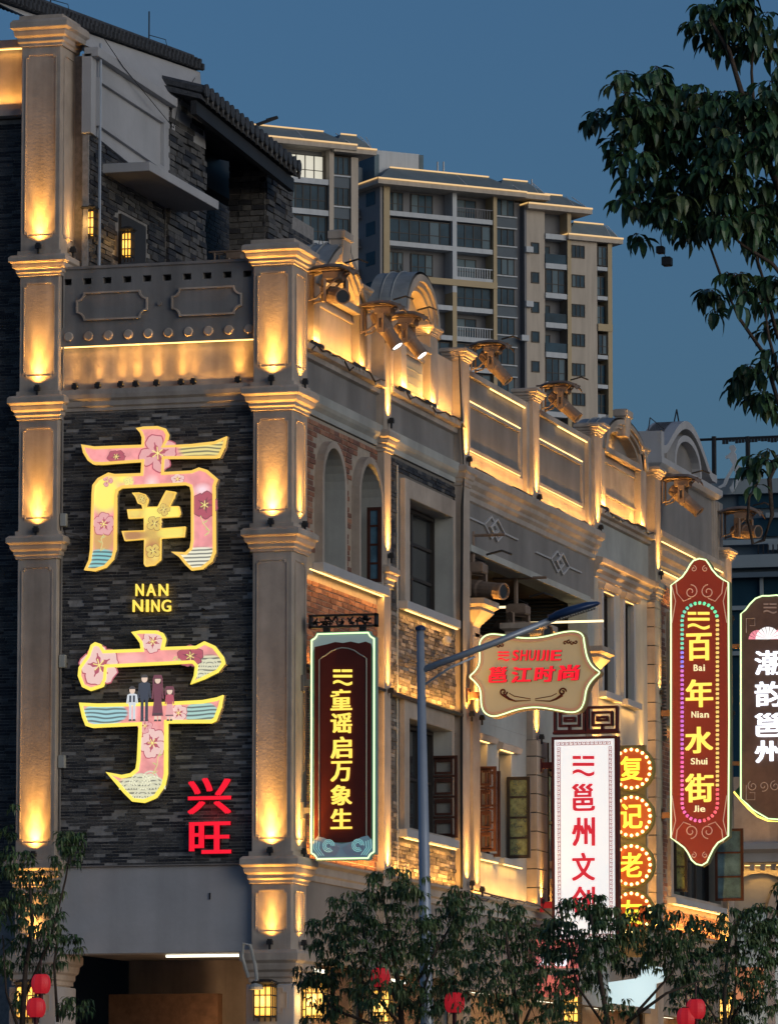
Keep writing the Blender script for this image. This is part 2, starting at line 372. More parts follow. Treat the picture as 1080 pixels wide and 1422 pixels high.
W(-2.95, -0.37, 0.05, 0.35, 11.39, 11.95).build('lit_band', M['stucco'], cb)
mb = MB(); mb.box(-2.95, -0.37, -0.03, 0.35, 11.955, 12.19)
# upper parapet with a row of small square openings
z0, z1, xs0, xs1 = 12.19, 12.93, -2.95, -0.37
mb.box(xs0, xs1, -0.01, 0.35, z0, 12.735); mb.box(xs0, xs1, -0.01, 0.35, 12.815, z1)
ops = [-2.86 + i * 0.262 for i in range(10)]
x = xs0
for o_ in ops: mb.box(x, o_ - 0.055, -0.01, 0.35, 12.735, 12.815); x = o_ + 0.055
mb.box(x, xs1, -0.01, 0.35, 12.735, 12.815); mb.box(xs0, xs1, 0.2, 0.33, 12.735, 12.815)
mb.box(xs0, xs1, -0.03, 0.36, 12.93, 12.965)
mb.build('parapet', M['grey'], cb)
for (u0, u1, v0, v1) in ((-2.73, -1.79, 12.27, 12.63), (-1.48, -0.56, 12.27, 12.63)):
    P = scooped(u0, u1, v0, v1, 0.10); b = MB(); b.prism(P, fY(-0.01), 0.002, 0.02); pl = b.build('plaque', M['grey'], cb)
    b = MB(); moulding(b, P, 0.022, fY(-0.01), 0.021, 0.045); b.build('plaque_moulding', M['stucco'], pl)
for i in range(10):
    b = MB(); b.lathe((-2.83 + i * 0.262, -0.031, 12.075), [(0.062, 0), (0.062, -0.012), (0.05, -0.022)], 14, 'y'); b.build('roundel', M['stucco'], cb)
b = MB(); b.lathe((-1.64, -0.012, 12.45), [(0.03, 0), (0.03, -0.03)], 10, 'y'); b.build('sensor', M['grey'], cb)
strip(cb, (-2.93, -0.005, 11.945), (-0.39, -0.005, 11.945), 1.6, down=True, normal=(0, -1, 0), lean=-0.4)
strip(cb, (-2.9, -.01, 11.43), (-0.42, -.01, 11.43), 3.2, normal=(0, -1, 0), emis=False, lean=-.35)
for x, p in ((-2.75, .8), (-2.45, 1.0), (-2.15, 1.2), (-1.95, 1.7), (-1.68, 1.8), (-1.36, 2.0), (-1.20, .9), (-0.62, 2.3)):
    uplight(cb, (x, 0.02, 11.47), (0, -1, 0), p * .45, 1.7, 0.03, -0.1)
# ---- pillars
def pillar(x0, x1, z_top_extra, name_label=None, side_pos=True):
    p = thing('pillar', '', ''); del p['label']; del p['category']; p.parent = cb
    p.location = Vector((x0, -0.12, 0)) - cb.location
    yb = 0.52 if side_pos else 0.4
    mb = MB(); mb.box(x0, x1, -0.12, yb, 0, z_top_extra); mb.build('shaft', M['stucco'], p, bevel=.008)
    caps = [(3.99, .40, 1.0), (5.20, .33, 1.0), (9.28, .29, 1.0), (11.03, .30, 1.0), (12.85, .26, 1.0)]
    if z_top_extra > 14: caps.append((15.78, .34, 1.0))
    for z, h, o in caps:
        mb = MB(); cap(mb, x0, x1, -0.12, yb, z, h, o); 
        if h < .38: mb.box(x0 - .03, x1 + .03, -0.15, yb + .03, z + h, z + h + .06)
        mb.build('capital', M['stucco'], p, bevel=.004)
    segs = [(4.55, 5.14), (5.68, 9.2), (9.72, 10.95), (11.52, 12.78)] + ([(13.3, 15.7)] if z_top_extra > 14 else [])
    for a, b_ in segs:
        m2 = MB(); moulding(m2, notched(x0 + .055, x1 - .055, a + .05, b_ - .02, .035), .012, fY(-0.12), 0.001, 0.013)
        if side_pos: moulding(m2, notched(-0.12 + .11, yb - .11, a + .05, b_ - .02, .035), .014, fX(x1), 0.001, 0.013)
        m2.build('panel_moulding', M['stucco'], p)
    return p
pl = pillar(-3.45, -2.93, 16.1, side_pos=True); pc = pillar(-0.39, 0.12, 13.1)
for p, x0, x1 in ((pl, -3.45, -2.93), (pc, -0.39, 0.12)):
    for z, e in ((4.50, 3.0), (5.62, 9.0), (9.66, 6.5), (11.44, 6.5)) + (((13.24, 7.0),) if p is pl else ()):
        uplight(cb, ((x0 + x1) / 2, -0.12, z), (0, -1, 0), e, 1.05, 0.06, -0.03)
        uplight(cb, (x1, 0.2, z), (1, 0, 0), e * .8 if p is pc else e * .12, 1.05, 0.06, -0.03)
    # base below the lowest capital: wider plinth with panel
    W(x0 - .05, x1 + .05, -0.17, .57, 0, 3.97).build('plinth', M['white'], p, bevel=.01)
    m2 = MB(); moulding(m2, notched(x0 + .03, x1 - .03, 3.62, 3.93, .05), .014, fY(-0.17), .001, .014); m2.build('plinth_moulding', M['white'], p)
# extension left of the left pillar
W(-9, -3.45, 0.3, 0.6, 0, 14.95).build('mortar_bed', M['mortar'], cb)
bricks(-4.2, -3.45, 5.0, 14.93, 0.19, 0.0385, 0.007, lambda a, b, c, d: True, onA_at(0.3), cb, DARKB, seed=5)
W(-9, -3.45, 0.12, 0.6, 14.97, 15.05).build('ledge', M['cornice'], cb)
W(-9, -3.45, 0.2, 0.6, 15.05, 15.85).build('lit_band', M['stucco'], cb); W(-9, -3.45, 0.14, 0.6, 15.85, 15.95).build('coping', M['stucco'], cb)
strip(cb, (-4.6, 0.12, 15.08), (-3.46, 0.12, 15.08), 4.5, normal=(0, -1, 0), emis=False, lean=-0.25)
strip(cb, (-4.6, 0.155, 15.83), (-3.46, 0.155, 15.83), 0.8, down=True, normal=(0, -1, 0), lean=-0.25)
# ground floor recess behind the beam
mb = MB(); mb.box(-3.0, -0.3, 0.4, 4.0, 4.40, 4.5); mb.build('soffit', M['grey'], cb)
W(-3.0, -0.3, 3.0, 3.2, 0, 4.4).build('inner_wall', M['stucco'], cb)
W(-3.0, -1.55, 2.2, 2.4, 0, 3.95).build('inner_screen', M['wood2'], cb)
b = MB(); b.box(-1.62, -0.55, 0.30, 0.34, 4.33, 4.36); tb = b.build('tube_light', M['tube'], cb)
light('tube_lamp', 'POINT', (-1.1, 1.6, 3.4), 22, (1, .6, .3), cb, size=.2)
# conduits, junction boxes on the brick
b = MB(); b.tube([(-2.905, -0.02, 5.5), (-2.905, -0.02, 12.9)], .012); b.tube([(-2.87, 0.01, 9.62), (-2.70, .01, 9.58), (-2.6, .01, 9.50)], .008); b.build('conduit', M['grey'], cb)
for z in (9.77, 8.0, 6.75): b = MB(); b.box(-2.92, -2.84, -0.06, 0.02, z - .08, z + .08); b.build('junction_box', M['pale'], cb, bevel=.005)
for z in (9.55, 7.8, 6.55):
    b = MB(); b.tube([(-2.88, .012, z + .12), (-2.86, .005, z), (-2.7, .005, z - .03), (-2.3, .005, z - .035), (-1.9, .008, z - .02)], .006, 5); b.build('cable', M['dark'], cb)
# ---- street side (facade B, plane x = 0), bay one: s 0.5 .. 4.3
def arch(u0, u1, v0, vtop, k=14, rise=None):
    c = (u0 + u1) / 2; r = (u1 - u0) / 2; rise = rise or r; P = [(u0, v0)]
    for i in range(k + 1):
        a = PI - PI * i / k; P.append((c + r * math.cos(a), vtop - rise + rise * math.sin(a)))
    P.append((u1, v0)); return P
def wall_with_holes(u0, u1, v0, v1, holes, X, th, m, parent, name='wall'):
    """holes: closed outlines inside a rectangular window u-range; built as full-height jambs + infill prisms"""
    mb = MB(); hs = sorted(holes, key=lambda h: min(p[0] for p in h)); x = u0
    for h in hs:
        a, b = min(p[0] for p in h), max(p[0] for p in h); lo = min(p[1] for p in h)
        if a > x: mb.box(X - th, X, x, a, v0, v1)
        if lo > v0: mb.box(X - th, X, a, b, v0, lo)
        top = [p for p in h if p[1] > lo + 1e-6]; top = sorted(top, key=lambda p: p[0])
        if len(h) > 4: mb.prism([(a, v1)] + top + [(b, v1)], fX(X), -th, 0)
        else: mb.box(X - th, X, a, b, max(p[1] for p in h), v1)
        x = b
    if x < u1: mb.box(X - th, X, x, u1, v0, v1)
    return mb.build(name, m, parent)
A1 = arch(1.32, 2.26, 9.30, 10.80); A2 = arch(2.99, 3.97, 9.28, 10.82)
LOW1 = [(1.25, 6.2), (3.75, 6.2), (3.75, 7.68), (1.25, 7.68)]
wall_with_holes(0.3, 4.3, 8.0, 11.12, [A1, A2], 0.0, 0.35, M['pmortar'], cb)
wall_with_holes(0.3, 4.3, 5.44, 8.0, [LOW1], 0.0, 0.3, M['pmortar'], cb)
def keepB1(a, b, c, d):
    for h in ((1.24, 2.35), (2.9, 4.06)):
        if b > h[0] and a < h[1] and d > 9.1:
            cxh = (h[0] + h[1]) / 2; r = (h[1] - h[0]) / 2
            if c < 10.38 or math.hypot(min(abs(a - cxh), abs(b - cxh)) if not (a < cxh < b) else 0, c - 10.38) < r: return False
    if b > 1.2 and a < 3.8 and d > 6.15 and c < 7.72: return False
    return not (9.12 < d and c < 9.3)
bricks(0.52, 4.3, 5.55, 11.13, 0.25, 0.0700, 0.014, keepB1, onB_at(0.0), cb, REDB, n_single=0, seed=11, jit=.01)
for Pn in (A1, A2):
    b = MB(); out = inset(Pn, -0.085); out[0] = (out[0][0], 9.28); out[-1] = (out[-1][0], 9.28); b.ring(out, Pn, fX(0), -0.02, 0.11)
    w = b.build('arched_window', M['stucco'], cb)
    i = MB(); i.ring(Pn, inset(Pn, 0.003), fX(0), -0.33, 0.105); i.build('reveal', M['pale'], w)
    g = MB(); g.prism(Pn, fX(0), -0.36, -0.33); g.build('pane', M['glass'], w)
W(-0.0, 0.15, 1.15, 4.2, 9.16, 9.28).build('sill', M['white'], cb, bevel=.006)
strip(cb, (0.10, 0.72, 9.145), (0.10, 4.18, 9.145), 5.0, down=True, lean=0.15)
def casement(parent, s, X0, X1, z0, z1, cols, rows, gm, fm, turn=0.0, panelled=False):
    """open window leaf hinged at the wall, standing out from the facade and facing the street's near end"""
    b = MB(); t = .035; L = .045
    b.box(X0, X1, s - t / 2, s + t / 2, z0, z0 + L); b.box(X0, X1, s - t / 2, s + t / 2, z1 - L, z1)
    b.box(X0, X0 + L, s - t / 2, s + t / 2, z0 + L, z1 - L); b.box(X1 - L, X1, s - t / 2, s + t / 2, z0 + L, z1 - L)
    for i in range(1, rows):
        z = z0 + (z1 - z0) * i / rows; b.box(X0 + L, X1 - L, s - t / 2 + .003, s + t / 2 - .003, z - .014, z + .014)
    for i in range(1, cols):
        x = X0 + (X1 - X0) * i / cols; b.box(x - .012, x + .012, s - t / 2 + .005, s + t / 2 - .005, z0 + L, z1 - L)
    if panelled:
        for i in range(rows):
            za = z0 + (z1 - z0) * i / rows + .03; zb = z0 + (z1 - z0) * (i + 1) / rows - .03
            b.ring([(X0 + .07, za), (X1 - .07, za), (X1 - .07, zb), (X0 + .07, zb)], [(X0 + .095, za + .03), (X1 - .095, za + .03), (X1 - .095, zb - .03), (X0 + .095, zb - .03)], fY(s - t / 2 + .006), 0, .006)
            b.box(X0 + .1, X1 - .1, s - t / 2 - .002, s + t / 2 - .01, zb - .055, zb - .03)
    f = b.build('casement', fm, parent); g = MB()
    for i in range(rows):
        z = z0 + (z1 - z0) * i / rows; q = MB(); q.box(X0 + .04, X1 - .04, s - .004, s + .004, z + (.03 if i == 0 else .012), z + (z1 - z0) / rows - .012)
        q.build('pane', gm, f)
    return f
GREENG = mat('stained_glass', (0.20, 0.24, 0.11), rough=0.25, var=0.7, scale=9); BLUEG = mat('blue_glass', (0.07, 0.14, 0.20), rough=0.15, var=0.5, scale=4); SMOKE = mat('smoky_glass', (0.10, 0.09, 0.08), rough=0.2, var=0.5, scale=6)
SMOKE.node_tree.nodes['Principled BSDF'].inputs['Alpha'].default_value = .16; GREENG.node_tree.nodes['Principled BSDF'].inputs['Alpha'].default_value = .7
casement(cb, 3.72, -0.02, 0.17, 9.30, 10.28, 1, 4, BLUEG, M['wood'])
# louvred shutter of the lower window
b = MB(); 
for i in range(44): b.box(-0.03, 0.13, 0.63 + 0 * i, 0.66, 6.25 + i * .032, 6.27 + i * .032)
b.box(-0.05, -0.03, .62, .67, 6.2, 7.68); b.box(.13, .15, .62, .67, 6.2, 7.68); b.box(-0.05, .15, .62, .67, 6.18, 6.2); b.box(-.05, .15, .62, .67, 7.68, 7.7)
b.build('louvred_shutter', M['pale'], cb)
def low_window(parent, s0, s1, z0, z1, X=-0.25, rows=3, cols=2, fr=.05):
    b = MB(); b.ring([(s0, z0), (s1, z0), (s1, z1), (s0, z1)], [(s0 + fr, z0 + fr), (s1 - fr, z0 + fr), (s1 - fr, z1 - fr), (s0 + fr, z1 - fr)], fX(X), -.05, .05)
    for i in range(1, cols): u = s0 + (s1 - s0) * i / cols; b.box(X - .03, X + .03, u - .04, u + .04, z0 + fr, z1 - fr)
    for i in range(1, rows): z = z0 + (z1 - z0) * i / rows; b.box(X - .025, X + .025, s0 + fr, s1 - fr, z - .02, z + .02)
    w = b.build('window', M['frame'], parent)
    for i in range(cols):
        q = MB(); u = s0 + (s1 - s0) * i / cols; q.box(X - .012, X - .004, u + .04, u + (s1 - s0) / cols - .04, z0 + fr, z1 - fr); q.build('pane', M['glass'], w)
    return w
low_window(cb, 1.27, 3.73, 6.22, 7.66, -.2)
def surround(parent, s0, s1, z0, z1, w, d, m, X=0.0, depth=.25):
    o = [(s0 - w, z0 - w * .3), (s1 + w * .5, z0 - w * .3), (s1 + w * .5, z1 + w), (s0 - w, z1 + w)]; i = [(s0, z0), (s1, z0), (s1, z1), (s0, z1)]
    b = MB(); b.ring(o, i, fX(X), -.01, d); r = b.build('window_surround', m, parent, bevel=.004)
    q = MB(); q.ring(i, inset(i, .004), fX(X), -depth, d - .004); q.build('reveal', M['pale'], r); return r
surround(cb, 1.25, 3.75, 6.2, 7.68, .14, .05, M['stucco'])
def base_cornice(parent, s0, s1, z=5.53, m='cornice', lit=6.0, top=True):
    b = MB(); b.loft(-0.2, 0.0, s0, s1, [(.03, z - .24), (.03, z - .17), (.06, z - .15), (.06, z - .06), (.15, z - .03), (.16, z), (0, z + .004)], (0, 1, 0, 0)); b.build('string_course', M[m], parent)
    if lit: strip(parent, (.12, s0 + .1, z + .015), (.12, s1 - .1, z + .015), lit * 2.0, emis=False, lean=.18)
def mid_course(parent, s0, s1, z=7.94, lit=6.5):
    b = MB(); b.box(0, .13, s0, s1, z - .04, z); b.build('string_course', M['dark'], parent)
    strip(parent, (.10, s0 + .1, z + .012), (.10, s1 - .1, z + .012), lit * 1.5, emis=False, lean=.18)
base_cornice(cb, .5, 4.1, lit=7)
mid_course(cb, .5, 4.1, lit=4.5)
W(-.2, -0.0, .5, 4.3, 4.3, 5.3).build('shop_fascia', M['grey'], cb)
# upper cornices and attic band on bays
def attic(parent, s0, s1, zc=11.13):
    b = MB(); b.loft(-0.25, 0.0, s0, s1, [(0, zc), (.03, zc), (.03, zc + .07), (.07, zc + .12), (.09, zc + .16), (.09, zc + .27), (0, zc + .29)], (0, 1, 0, 0)); b.build('cornice', M['pale'], parent)
    W(-.25, 0, s0, s1, zc + .28, 11.84).build('attic_wall', M['grey'], parent)
    b = MB(); b.loft(-0.3, 0.0, s0, s1, [(0, 11.80), (.05, 11.82), (.06, 11.88), (.13, 11.90), (.14, 11.97), (0, 11.985)], (0, 1, 0, 0)); b.build('ledge', M['cornice'], parent)
attic(cb, .5, 4.15)
def post(parent, s1, z0, z1, w=.42, d=.12, m='stucco', capz=True, name='pilaster', lights=((11.5, 5.0),), full=True):
    s0 = s1 - w; b = MB(); b.box(-0.1, d, s0, s1, z0, z1); p = b.build(name, M[m], parent, bevel=.006)
    if capz:
        b = MB(); cap(b, -0.1, d, s0, s1, z1 - .02, .17, .75); b.build('capital', M['stucco'], p)
    for z, e in lights: uplight(parent, (d, (s0 + s1) / 2, z), (1, 0, 0), e, 1.0, .045, -.03)
    return p
def small_post(parent, s0, s1, z0=11.98, z1=12.98, d=.09):
    b = MB(); b.box(-0.2, d, s0, s1, z0, z1); p = b.build('small_pilaster', M['stucco'], parent, bevel=.004)
    b = MB(); cap(b, -0.2, d, s0, s1, z1 - .02, .14, .55); b.build('capital', M['stucco'], p)
def shield(parent, s0, s1, pa0, pa1, apex, keystone=False, pointed=False, power=9, panel=False, foot=12.78, zb=11.98):
    """lit gable panel: back wall, two little pilasters, an arched pediment with a deep metal-capped hood"""
    W(-.3, -.02, s0, s1, zb, 12.82).build('gable_panel', M['stucco'], parent)
    b = MB(); moulding(b, [(pa0 + .22, 12.06), (pa1 - .22, 12.06), (pa1 - .22, 12.60), (pa0 + .22, 12.60)], .03, fX(-.02), .001, .03); b.build('panel_moulding', M['stucco'], parent)
    small_post(parent, pa0 - .02, pa0 + .24, zb); small_post(parent, pa1 - .40, pa1 - .02, zb)
    W(-.3, .11, pa0 + .24, pa1 - .40, 12.69, 12.78).build('band', M['stucco'], parent, bevel=.004)
    a0, a1 = pa0 + .1, pa1; c = (a0 + a1) / 2; r = (a1 - a0) / 2; k = 22
    def curve(sc, lift):
        P = []
        for i in range(k + 1):
            t = -1 + 2 * i / k
            y = (1 - abs(t) ** 1.45) if pointed else math.sqrt(max(0, 1 - t * t)) 
            P.append((c + r * sc * t, foot + (apex - foot) * lift * y))
        return P
    o, m1, m2, i_ = curve(1, 1), curve(.91, .87), curve(.84, .78), curve(.78, .70)
    ped = MB(); ped.prism(curve(.80, .74), fX(0), -.3, -.12); pd = ped.build('pediment', M['grey'], parent)
    for (p, q, d) in ((o, m1, .13), (m1, m2, .09), (m2, i_, .04)):
        b = MB(); n = len(p); vs = [(d, *x) for x in p] + [(d, *x) for x in q] + [(-.30, *x) for x in p] + [(-.12, *x) for x in q]; fs = []
        for j in range(n - 1): fs += [(j, j + 1, n + j + 1, n + j), (j, 2 * n + j, 2 * n + j + 1, j + 1), (n + j, n + j + 1, 3 * n + j + 1, 3 * n + j)]
        b.add(vs, fs); b.build('arch_moulding', M['stucco'], pd)
    oc = [(u, v + .012) for u, v in curve(1.03, 1.03)]; b = MB(); n = len(oc)
    vs = [(.12, *x) for x in oc] + [(-.42, *x) for x in oc]; b.add(vs, [(j, j + 1, n + j + 1, n + j) for j in range(n - 1)])
    b2 = [(u, v) for u, v in curve(1.0, 1.0)]; vs = [(.12, *x) for x in b2] + [(-.42, *x) for x in b2]; b.add(vs, [(j, j + 1, n + j + 1, n + j) for j in range(n - 1)])
    for sx_ in (-.12, -.27): 
        b.add([(sx_, u, v + .006) for u, v in oc] + [(sx_ + .012, u, v + .022) for u, v in oc] + [(sx_ + .024, u, v + .006) for u, v in oc], [(j, j + 1, n + j + 1, n + j) for j in range(n - 1)] + [(n + j, n + j + 1, 2 * n + j + 1, 2 * n + j) for j in range(n - 1)])
    b.build('metal_hood', M['flash'], pd)
    if keystone:
        b = MB(); b.loft(-.03, .15, c - .17, c + .17, [(-.02, apex - .24), (.0, apex + .05), (.025, apex + .07), (.025, apex + .16), (0, apex + .18)]); b.build('keystone', M['stucco'], pd)
    strip(parent, (.07, pa0 + .35, foot + .02), (.07, pa1 - .3, foot + .02), 4.5, emis=False, lean=.3)
    light('crest_lamp', 'POINT', (-.02, c - .1, foot + .12), 4.0, WARM, parent, size=.03)
    # lightning wire on the hood
    b = MB(); b.tube([(-.2, c - .1, apex + .01), (-.2, c, apex + .16), (-.2, c + .1, apex + .01)], .006, 4); b.build('wire', M['dark'], pd)
    strip(parent, (.09, s0 + .1, zb + .02), (.09, s1 - .1, zb + .02), power, emis=False, lean=.1)
    for u in (pa0 + .35, pa1 - .2):
        b = MB(); b.box(.06, .12, u - .55, u, zb + .01, zb + .05); b.build('wash_light', M['dark'], parent)
        strip(parent, (.13, u - .5, zb + .055), (.13, u, zb + .055), power * .35, emis=False, lean=.35)
shield(cb, .52, 3.9, .92, 3.37, 13.47, keystone=True, pointed=True, power=13)
def ledge_cable(parent, s0, s1, z, seed=1):
    rnd = random.Random(seed); P = [(.145 + rnd.uniform(-.01, .015), s0 + (s1 - s0) * i / 14, z + .012 - (rnd.random() ** 3) * .12) for i in range(15)]
    b = MB(); b.tube(P, .011, 5); b.build('cable', M['dark'], parent)
    for i in range(9):
        q = P[rnd.randrange(1, 14)]; b = MB(); b.lathe((q[0] + .01, q[1] + rnd.uniform(-.1, .1), q[2] - .03), [(.004, .02), (.013, .005), (.013, -.012), (.003, -.02)], 6); b.build('festoon_bulb', M['pale'], parent)
ledge_cable(cb, .6, 4.0, 11.97, 2)
b = MB(); b.tube([(-.37, -.3, 4.05), (-.44, -.33, 4.3), (-.42, -.34, 4.46), (-.34, -.34, 4.44), (-.27, -.34, 4.2), (-.24, -.36, 4.0)], .022, 7); b.lathe((-.24, -.37, 3.93), [(.03, .09), (.10, 0), (.10, -.03), (.06, -.04)], 12); b.build('gooseneck_lamp', M['pale'], cb)
# pilaster between bays one and two
pz = post(cb, 4.40, 0.0, 12.85, lights=((11.5, 6.0), (9.72, 6.5), (7.95, 4.0), (5.6, 6.0)), w=.32, d=.11)
for z in (11.06, 9.28): b = MB(); cap(b, -.1, .11, 4.08, 4.40, z, .28, .8); b.build('capital', M['stucco'], pz)
strip(cb, (.12, 4.06, 5.7), (.12, 4.06, 8.6), .5, emis=False)
# ================================================================== SHOPHOUSE TWO (s 4.4 .. 8.4)
sh2 = thing('narrow_shophouse', 'narrow rough-brick shophouse with round-arched lit gable beside the corner building', 'building', (0, 6.4, 0))
H_UP = [(5.48, 9.20), (7.70, 9.20), (7.70, 10.62), (5.48, 10.62)]; H_LO = [(5.45, 6.22), (7.62, 6.22), (7.62, 7.68), (5.45, 7.68)]
wall_with_holes(4.4, 8.4, 7.9, 11.12, [H_UP], 0, .35, M['gmortar'], sh2); wall_with_holes(4.4, 8.4, 5.44, 7.9, [H_LO], 0, .3, M['gmortar'], sh2)
def keep2(a, b, c, d):
    if b > 5.1 and a < 7.9 and ((d > 9.08 and c < 10.88) or (d > 6.05 and c < 7.92)): return False
    return True
bricks(4.42, 8.1, 5.55, 9.05, 0.24, .052, .009, lambda a, b, c, d: keep2(a, b, c, d) and not (7.88 < d and c < 7.97), onB_at(0), sh2, ROUGHB, seed=21, jit=.022)
bricks(4.42, 8.1, 9.05, 11.12, 0.24, .052, .009, keep2, onB_at(0), sh2, DARKB, seed=22, jit=.018, name='dark_brickwork')
for h, zs in ((H_UP, 9.12), (H_LO, 6.10)):
    s0, z0 = h[0]; s1, z1 = h[2]
    surround(sh2, s0, s1, z0, z1, .24, .07, M['stucco'], depth=.3)
    W(0, .13, s0 - .34, s1 + .16, zs - .02, zs + .09).build('sill', M['white'], sh2, bevel=.005)
    strip(sh2, (.09, s0 - .3, zs - .035), (.09, s1 + .12, zs - .035), 3.5, down=True, lean=.15)
low_window(sh2, 5.5, 7.68, 9.22, 10.60, -.24, rows=3, cols=2); low_window(sh2, 5.47, 7.6, 6.24, 7.66, -.24, rows=2, cols=3)
casement(sh2, 7.60, -.24, .15, 6.22, 7.34, 1, 4, SMOKE, M['wood'], panelled=True)
attic(sh2, 4.4, 8.1)
shield(sh2, 4.45, 8.0, 5.0, 6.85, 13.70, power=13, foot=12.95, panel=True)
b = MB(); b.prism([(5.42, 12.0), (6.3, 12.0), (6.3, 12.5), (5.42, 12.5)], fX(-.02), 0, .035)
for i in range(4): b.box(.015, .022, 5.46, 6.26, 12.08 + i * .1, 12.085 + i * .1)
b.build('inscribed_slab', M['pale'], sh2)
post(sh2, 8.39, 0, 12.86, w=.40, lights=((11.5, 6.0),))
for z in (11.10,): b = MB(); cap(b, -.1, .12, 7.99, 8.39, z, .28, .7); b.build('capital', M['cornice'], sh2)
mid_course(sh2, 4.4, 8.0, lit=9); base_cornice(sh2, 4.4, 8.0, lit=10)
W(-.2, 0, 4.4, 8.4, 4.3, 5.3).build('shop_fascia', M['grey'], sh2)
b = MB(); b.tube([(.02, 5.02, 5.6), (.02, 5.02, 11.0)], .014); b.build('downpipe', M['pale'], sh2)
b = MB()
for i in range(3): b.tube([(.10 + i * .012, 7.95 - i * .01, 5.5), (.10 + i * .012, 7.96, 9.3), (.12 + i * .012, 7.93, 10.8), (.15, 7.96, 11.2), (.13, 7.95 - .03 * i, 12.0), (.10, 7.9, 12.9)], .009, 5)
b.build('cable', M['dark'], sh2)
for z, e in ((5.65, 6.0), (7.97, 4.0)): uplight(sh2, (.12, 8.19, z), (1, 0, 0), e, .9)
b = MB(); b.lathe((0.16, 7.0, 8.86), [(.0, -.05), (.06, -.04), (.07, 0), (.04, .05)], 10); b.build('dome_camera', M['white'], sh2)
ledge_cable(sh2, 4.5, 8.0, 11.97, 3)
# ================================================================== LOGGIA HOUSE (s 8.4 .. 16.2)
lg = thing('loggia_shophouse', 'grey rendered shophouse with diamond mouldings above a wide dark loggia', 'building', (0, 12.3, 0))
W(-.3, 0, 8.4, 16.2, 10.36, 11.0).build('fascia', M['grey'], lg)
b = MB(); b.box(-.3, .05, 8.72, 15.75, 10.27, 10.36); b.build('lintel_moulding', M['pale'], lg)
W(-.3, 0, 8.4, 8.74, 5.44, 10.36).build('end_pier', M['pale'], lg); W(-.3, 0, 15.75, 16.2, 5.44, 10.36).build('end_pier', M['pale'], lg)
b = MB(); b.loft(-.25, 0, 8.4, 16.16, [(0, 10.96), (.03, 10.98), (.03, 11.05), (.07, 11.09), (.07, 11.13), (.12, 11.18), (.13, 11.24), (.18, 11.28), (.19, 11.36), (.17, 11.39), (0, 11.40)], (0, 1, 0, 0)); b.build('cornice', M['cornice'], lg)
for (s0, s1, pf) in ((8.42, 12.0, 12.35), (12.38, 15.78, 16.15)):
    W(-.25, 0, s0, s1, 11.4, 12.72).build('parapet', M['grey'], lg); W(-.26, .05, s0, s1, 12.72, 12.80).build('coping', M['stucco'], lg, bevel=.004)
    a, c = s0 + .28, s1 - .40
    W(0.0, .012, s0, s1 - .02, 11.41, 11.66).build('lit_band', M['stucco'], lg)
    b = MB(); b.ring([(a, 11.68), (c, 11.68), (c, 12.36), (a, 12.36)], [(a + .04, 11.73), (c - .06, 11.73), (c - .06, 12.31), (a + .04, 12.31)], fX(0), 0, .035); b.build('panel_moulding', M['stucco'], lg)
    strip(lg, (.02, a, 11.685), (.02, c, 11.685), 1.6, down=True, lean=.05)
    strip(lg, (.02, a, 12.375), (.02, c, 12.375), .35, lean=.15)
    strip(lg, (.11, s0 + .05, 11.43), (.11, s1 - .05, 11.43), 7, emis=False, lean=.22)
    strip(lg, (.04, s0 + 1.4, 12.70), (.04, s1, 12.70), .25, down=True)
    post(lg, pf, 11.36, 12.86, w=.38, lights=((11.46, 5.5),))
    b = MB(); b.box(-.2, .07, pf - .38 - .17, pf - .39, 11.4, 12.78); b.build('half_pilaster', M['stucco'], lg, bevel=.004)
def diamond(c, z):
    b = MB(); f = fX(0)
    for o in (-.16, .16):
        P = [(c + o - .42, z), (c + o, z - .17), (c + o + .42, z), (c + o, z + .17)]
        b.ring(P, inset(P, .028), f, .001, .035 + o * .02)
    P = [(c - .16, z), (c, z - .065), (c + .16, z), (c, z + .065)]; b.ring(P, inset(P, .015), f, .001, .03)
    for a, e in ((c - 1.45, c - .58), (c + .58, c + 1.35)): b.box(0, .03, a, e, z - .012, z + .012)
    b.build('diamond_moulding', M['white'], lg)
diamond(10.1, 10.74); diamond(13.95, 10.68)
# interior of the loggia
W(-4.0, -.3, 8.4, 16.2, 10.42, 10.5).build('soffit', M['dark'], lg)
b = MB()
for i in range(70): y = 8.45 + i * .11; b.box(-3.9, -.32, y, y + .07, 10.38, 10.42)
b.build('ceiling_slat', M['wood2'], lg, kind='stuff')
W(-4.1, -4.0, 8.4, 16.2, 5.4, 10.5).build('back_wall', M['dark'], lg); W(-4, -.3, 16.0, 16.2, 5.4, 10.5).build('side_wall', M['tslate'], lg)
b = MB()
for i in range(34): b.box(-3.9, -.34, 15.95, 16.0, 8.6 + i * .055, 8.635 + i * .055)
b.build('wall_slat', M['frame'], lg, kind='stuff')
for x, y in ((-1.6, 13.2), (-.9, 15.5)):
    b = MB(); b.box(x, x + 1.2, y, y + .05, 9.95, 9.98); b.build('tube_light', M['ledline'], lg)
W(-4, -.05, 8.4, 16.2, 8.0, 8.1).build('balcony_floor', M['grey'], lg)
b = MB(); b.box(-.2, 0, 8.74, 15.75, 7.952, 8.98); b.build('balcony_wall', M['pale'], lg)
b = MB(); b.loft(-.2, 0, 8.74, 15.75, [(0, 8.98), (.06, 9.0), (.06, 9.05), (.1, 9.08), (.1, 9.13), (0, 9.13)], (1, 1, 0, 0)); b.build('balcony_coping', M['stucco'], lg)
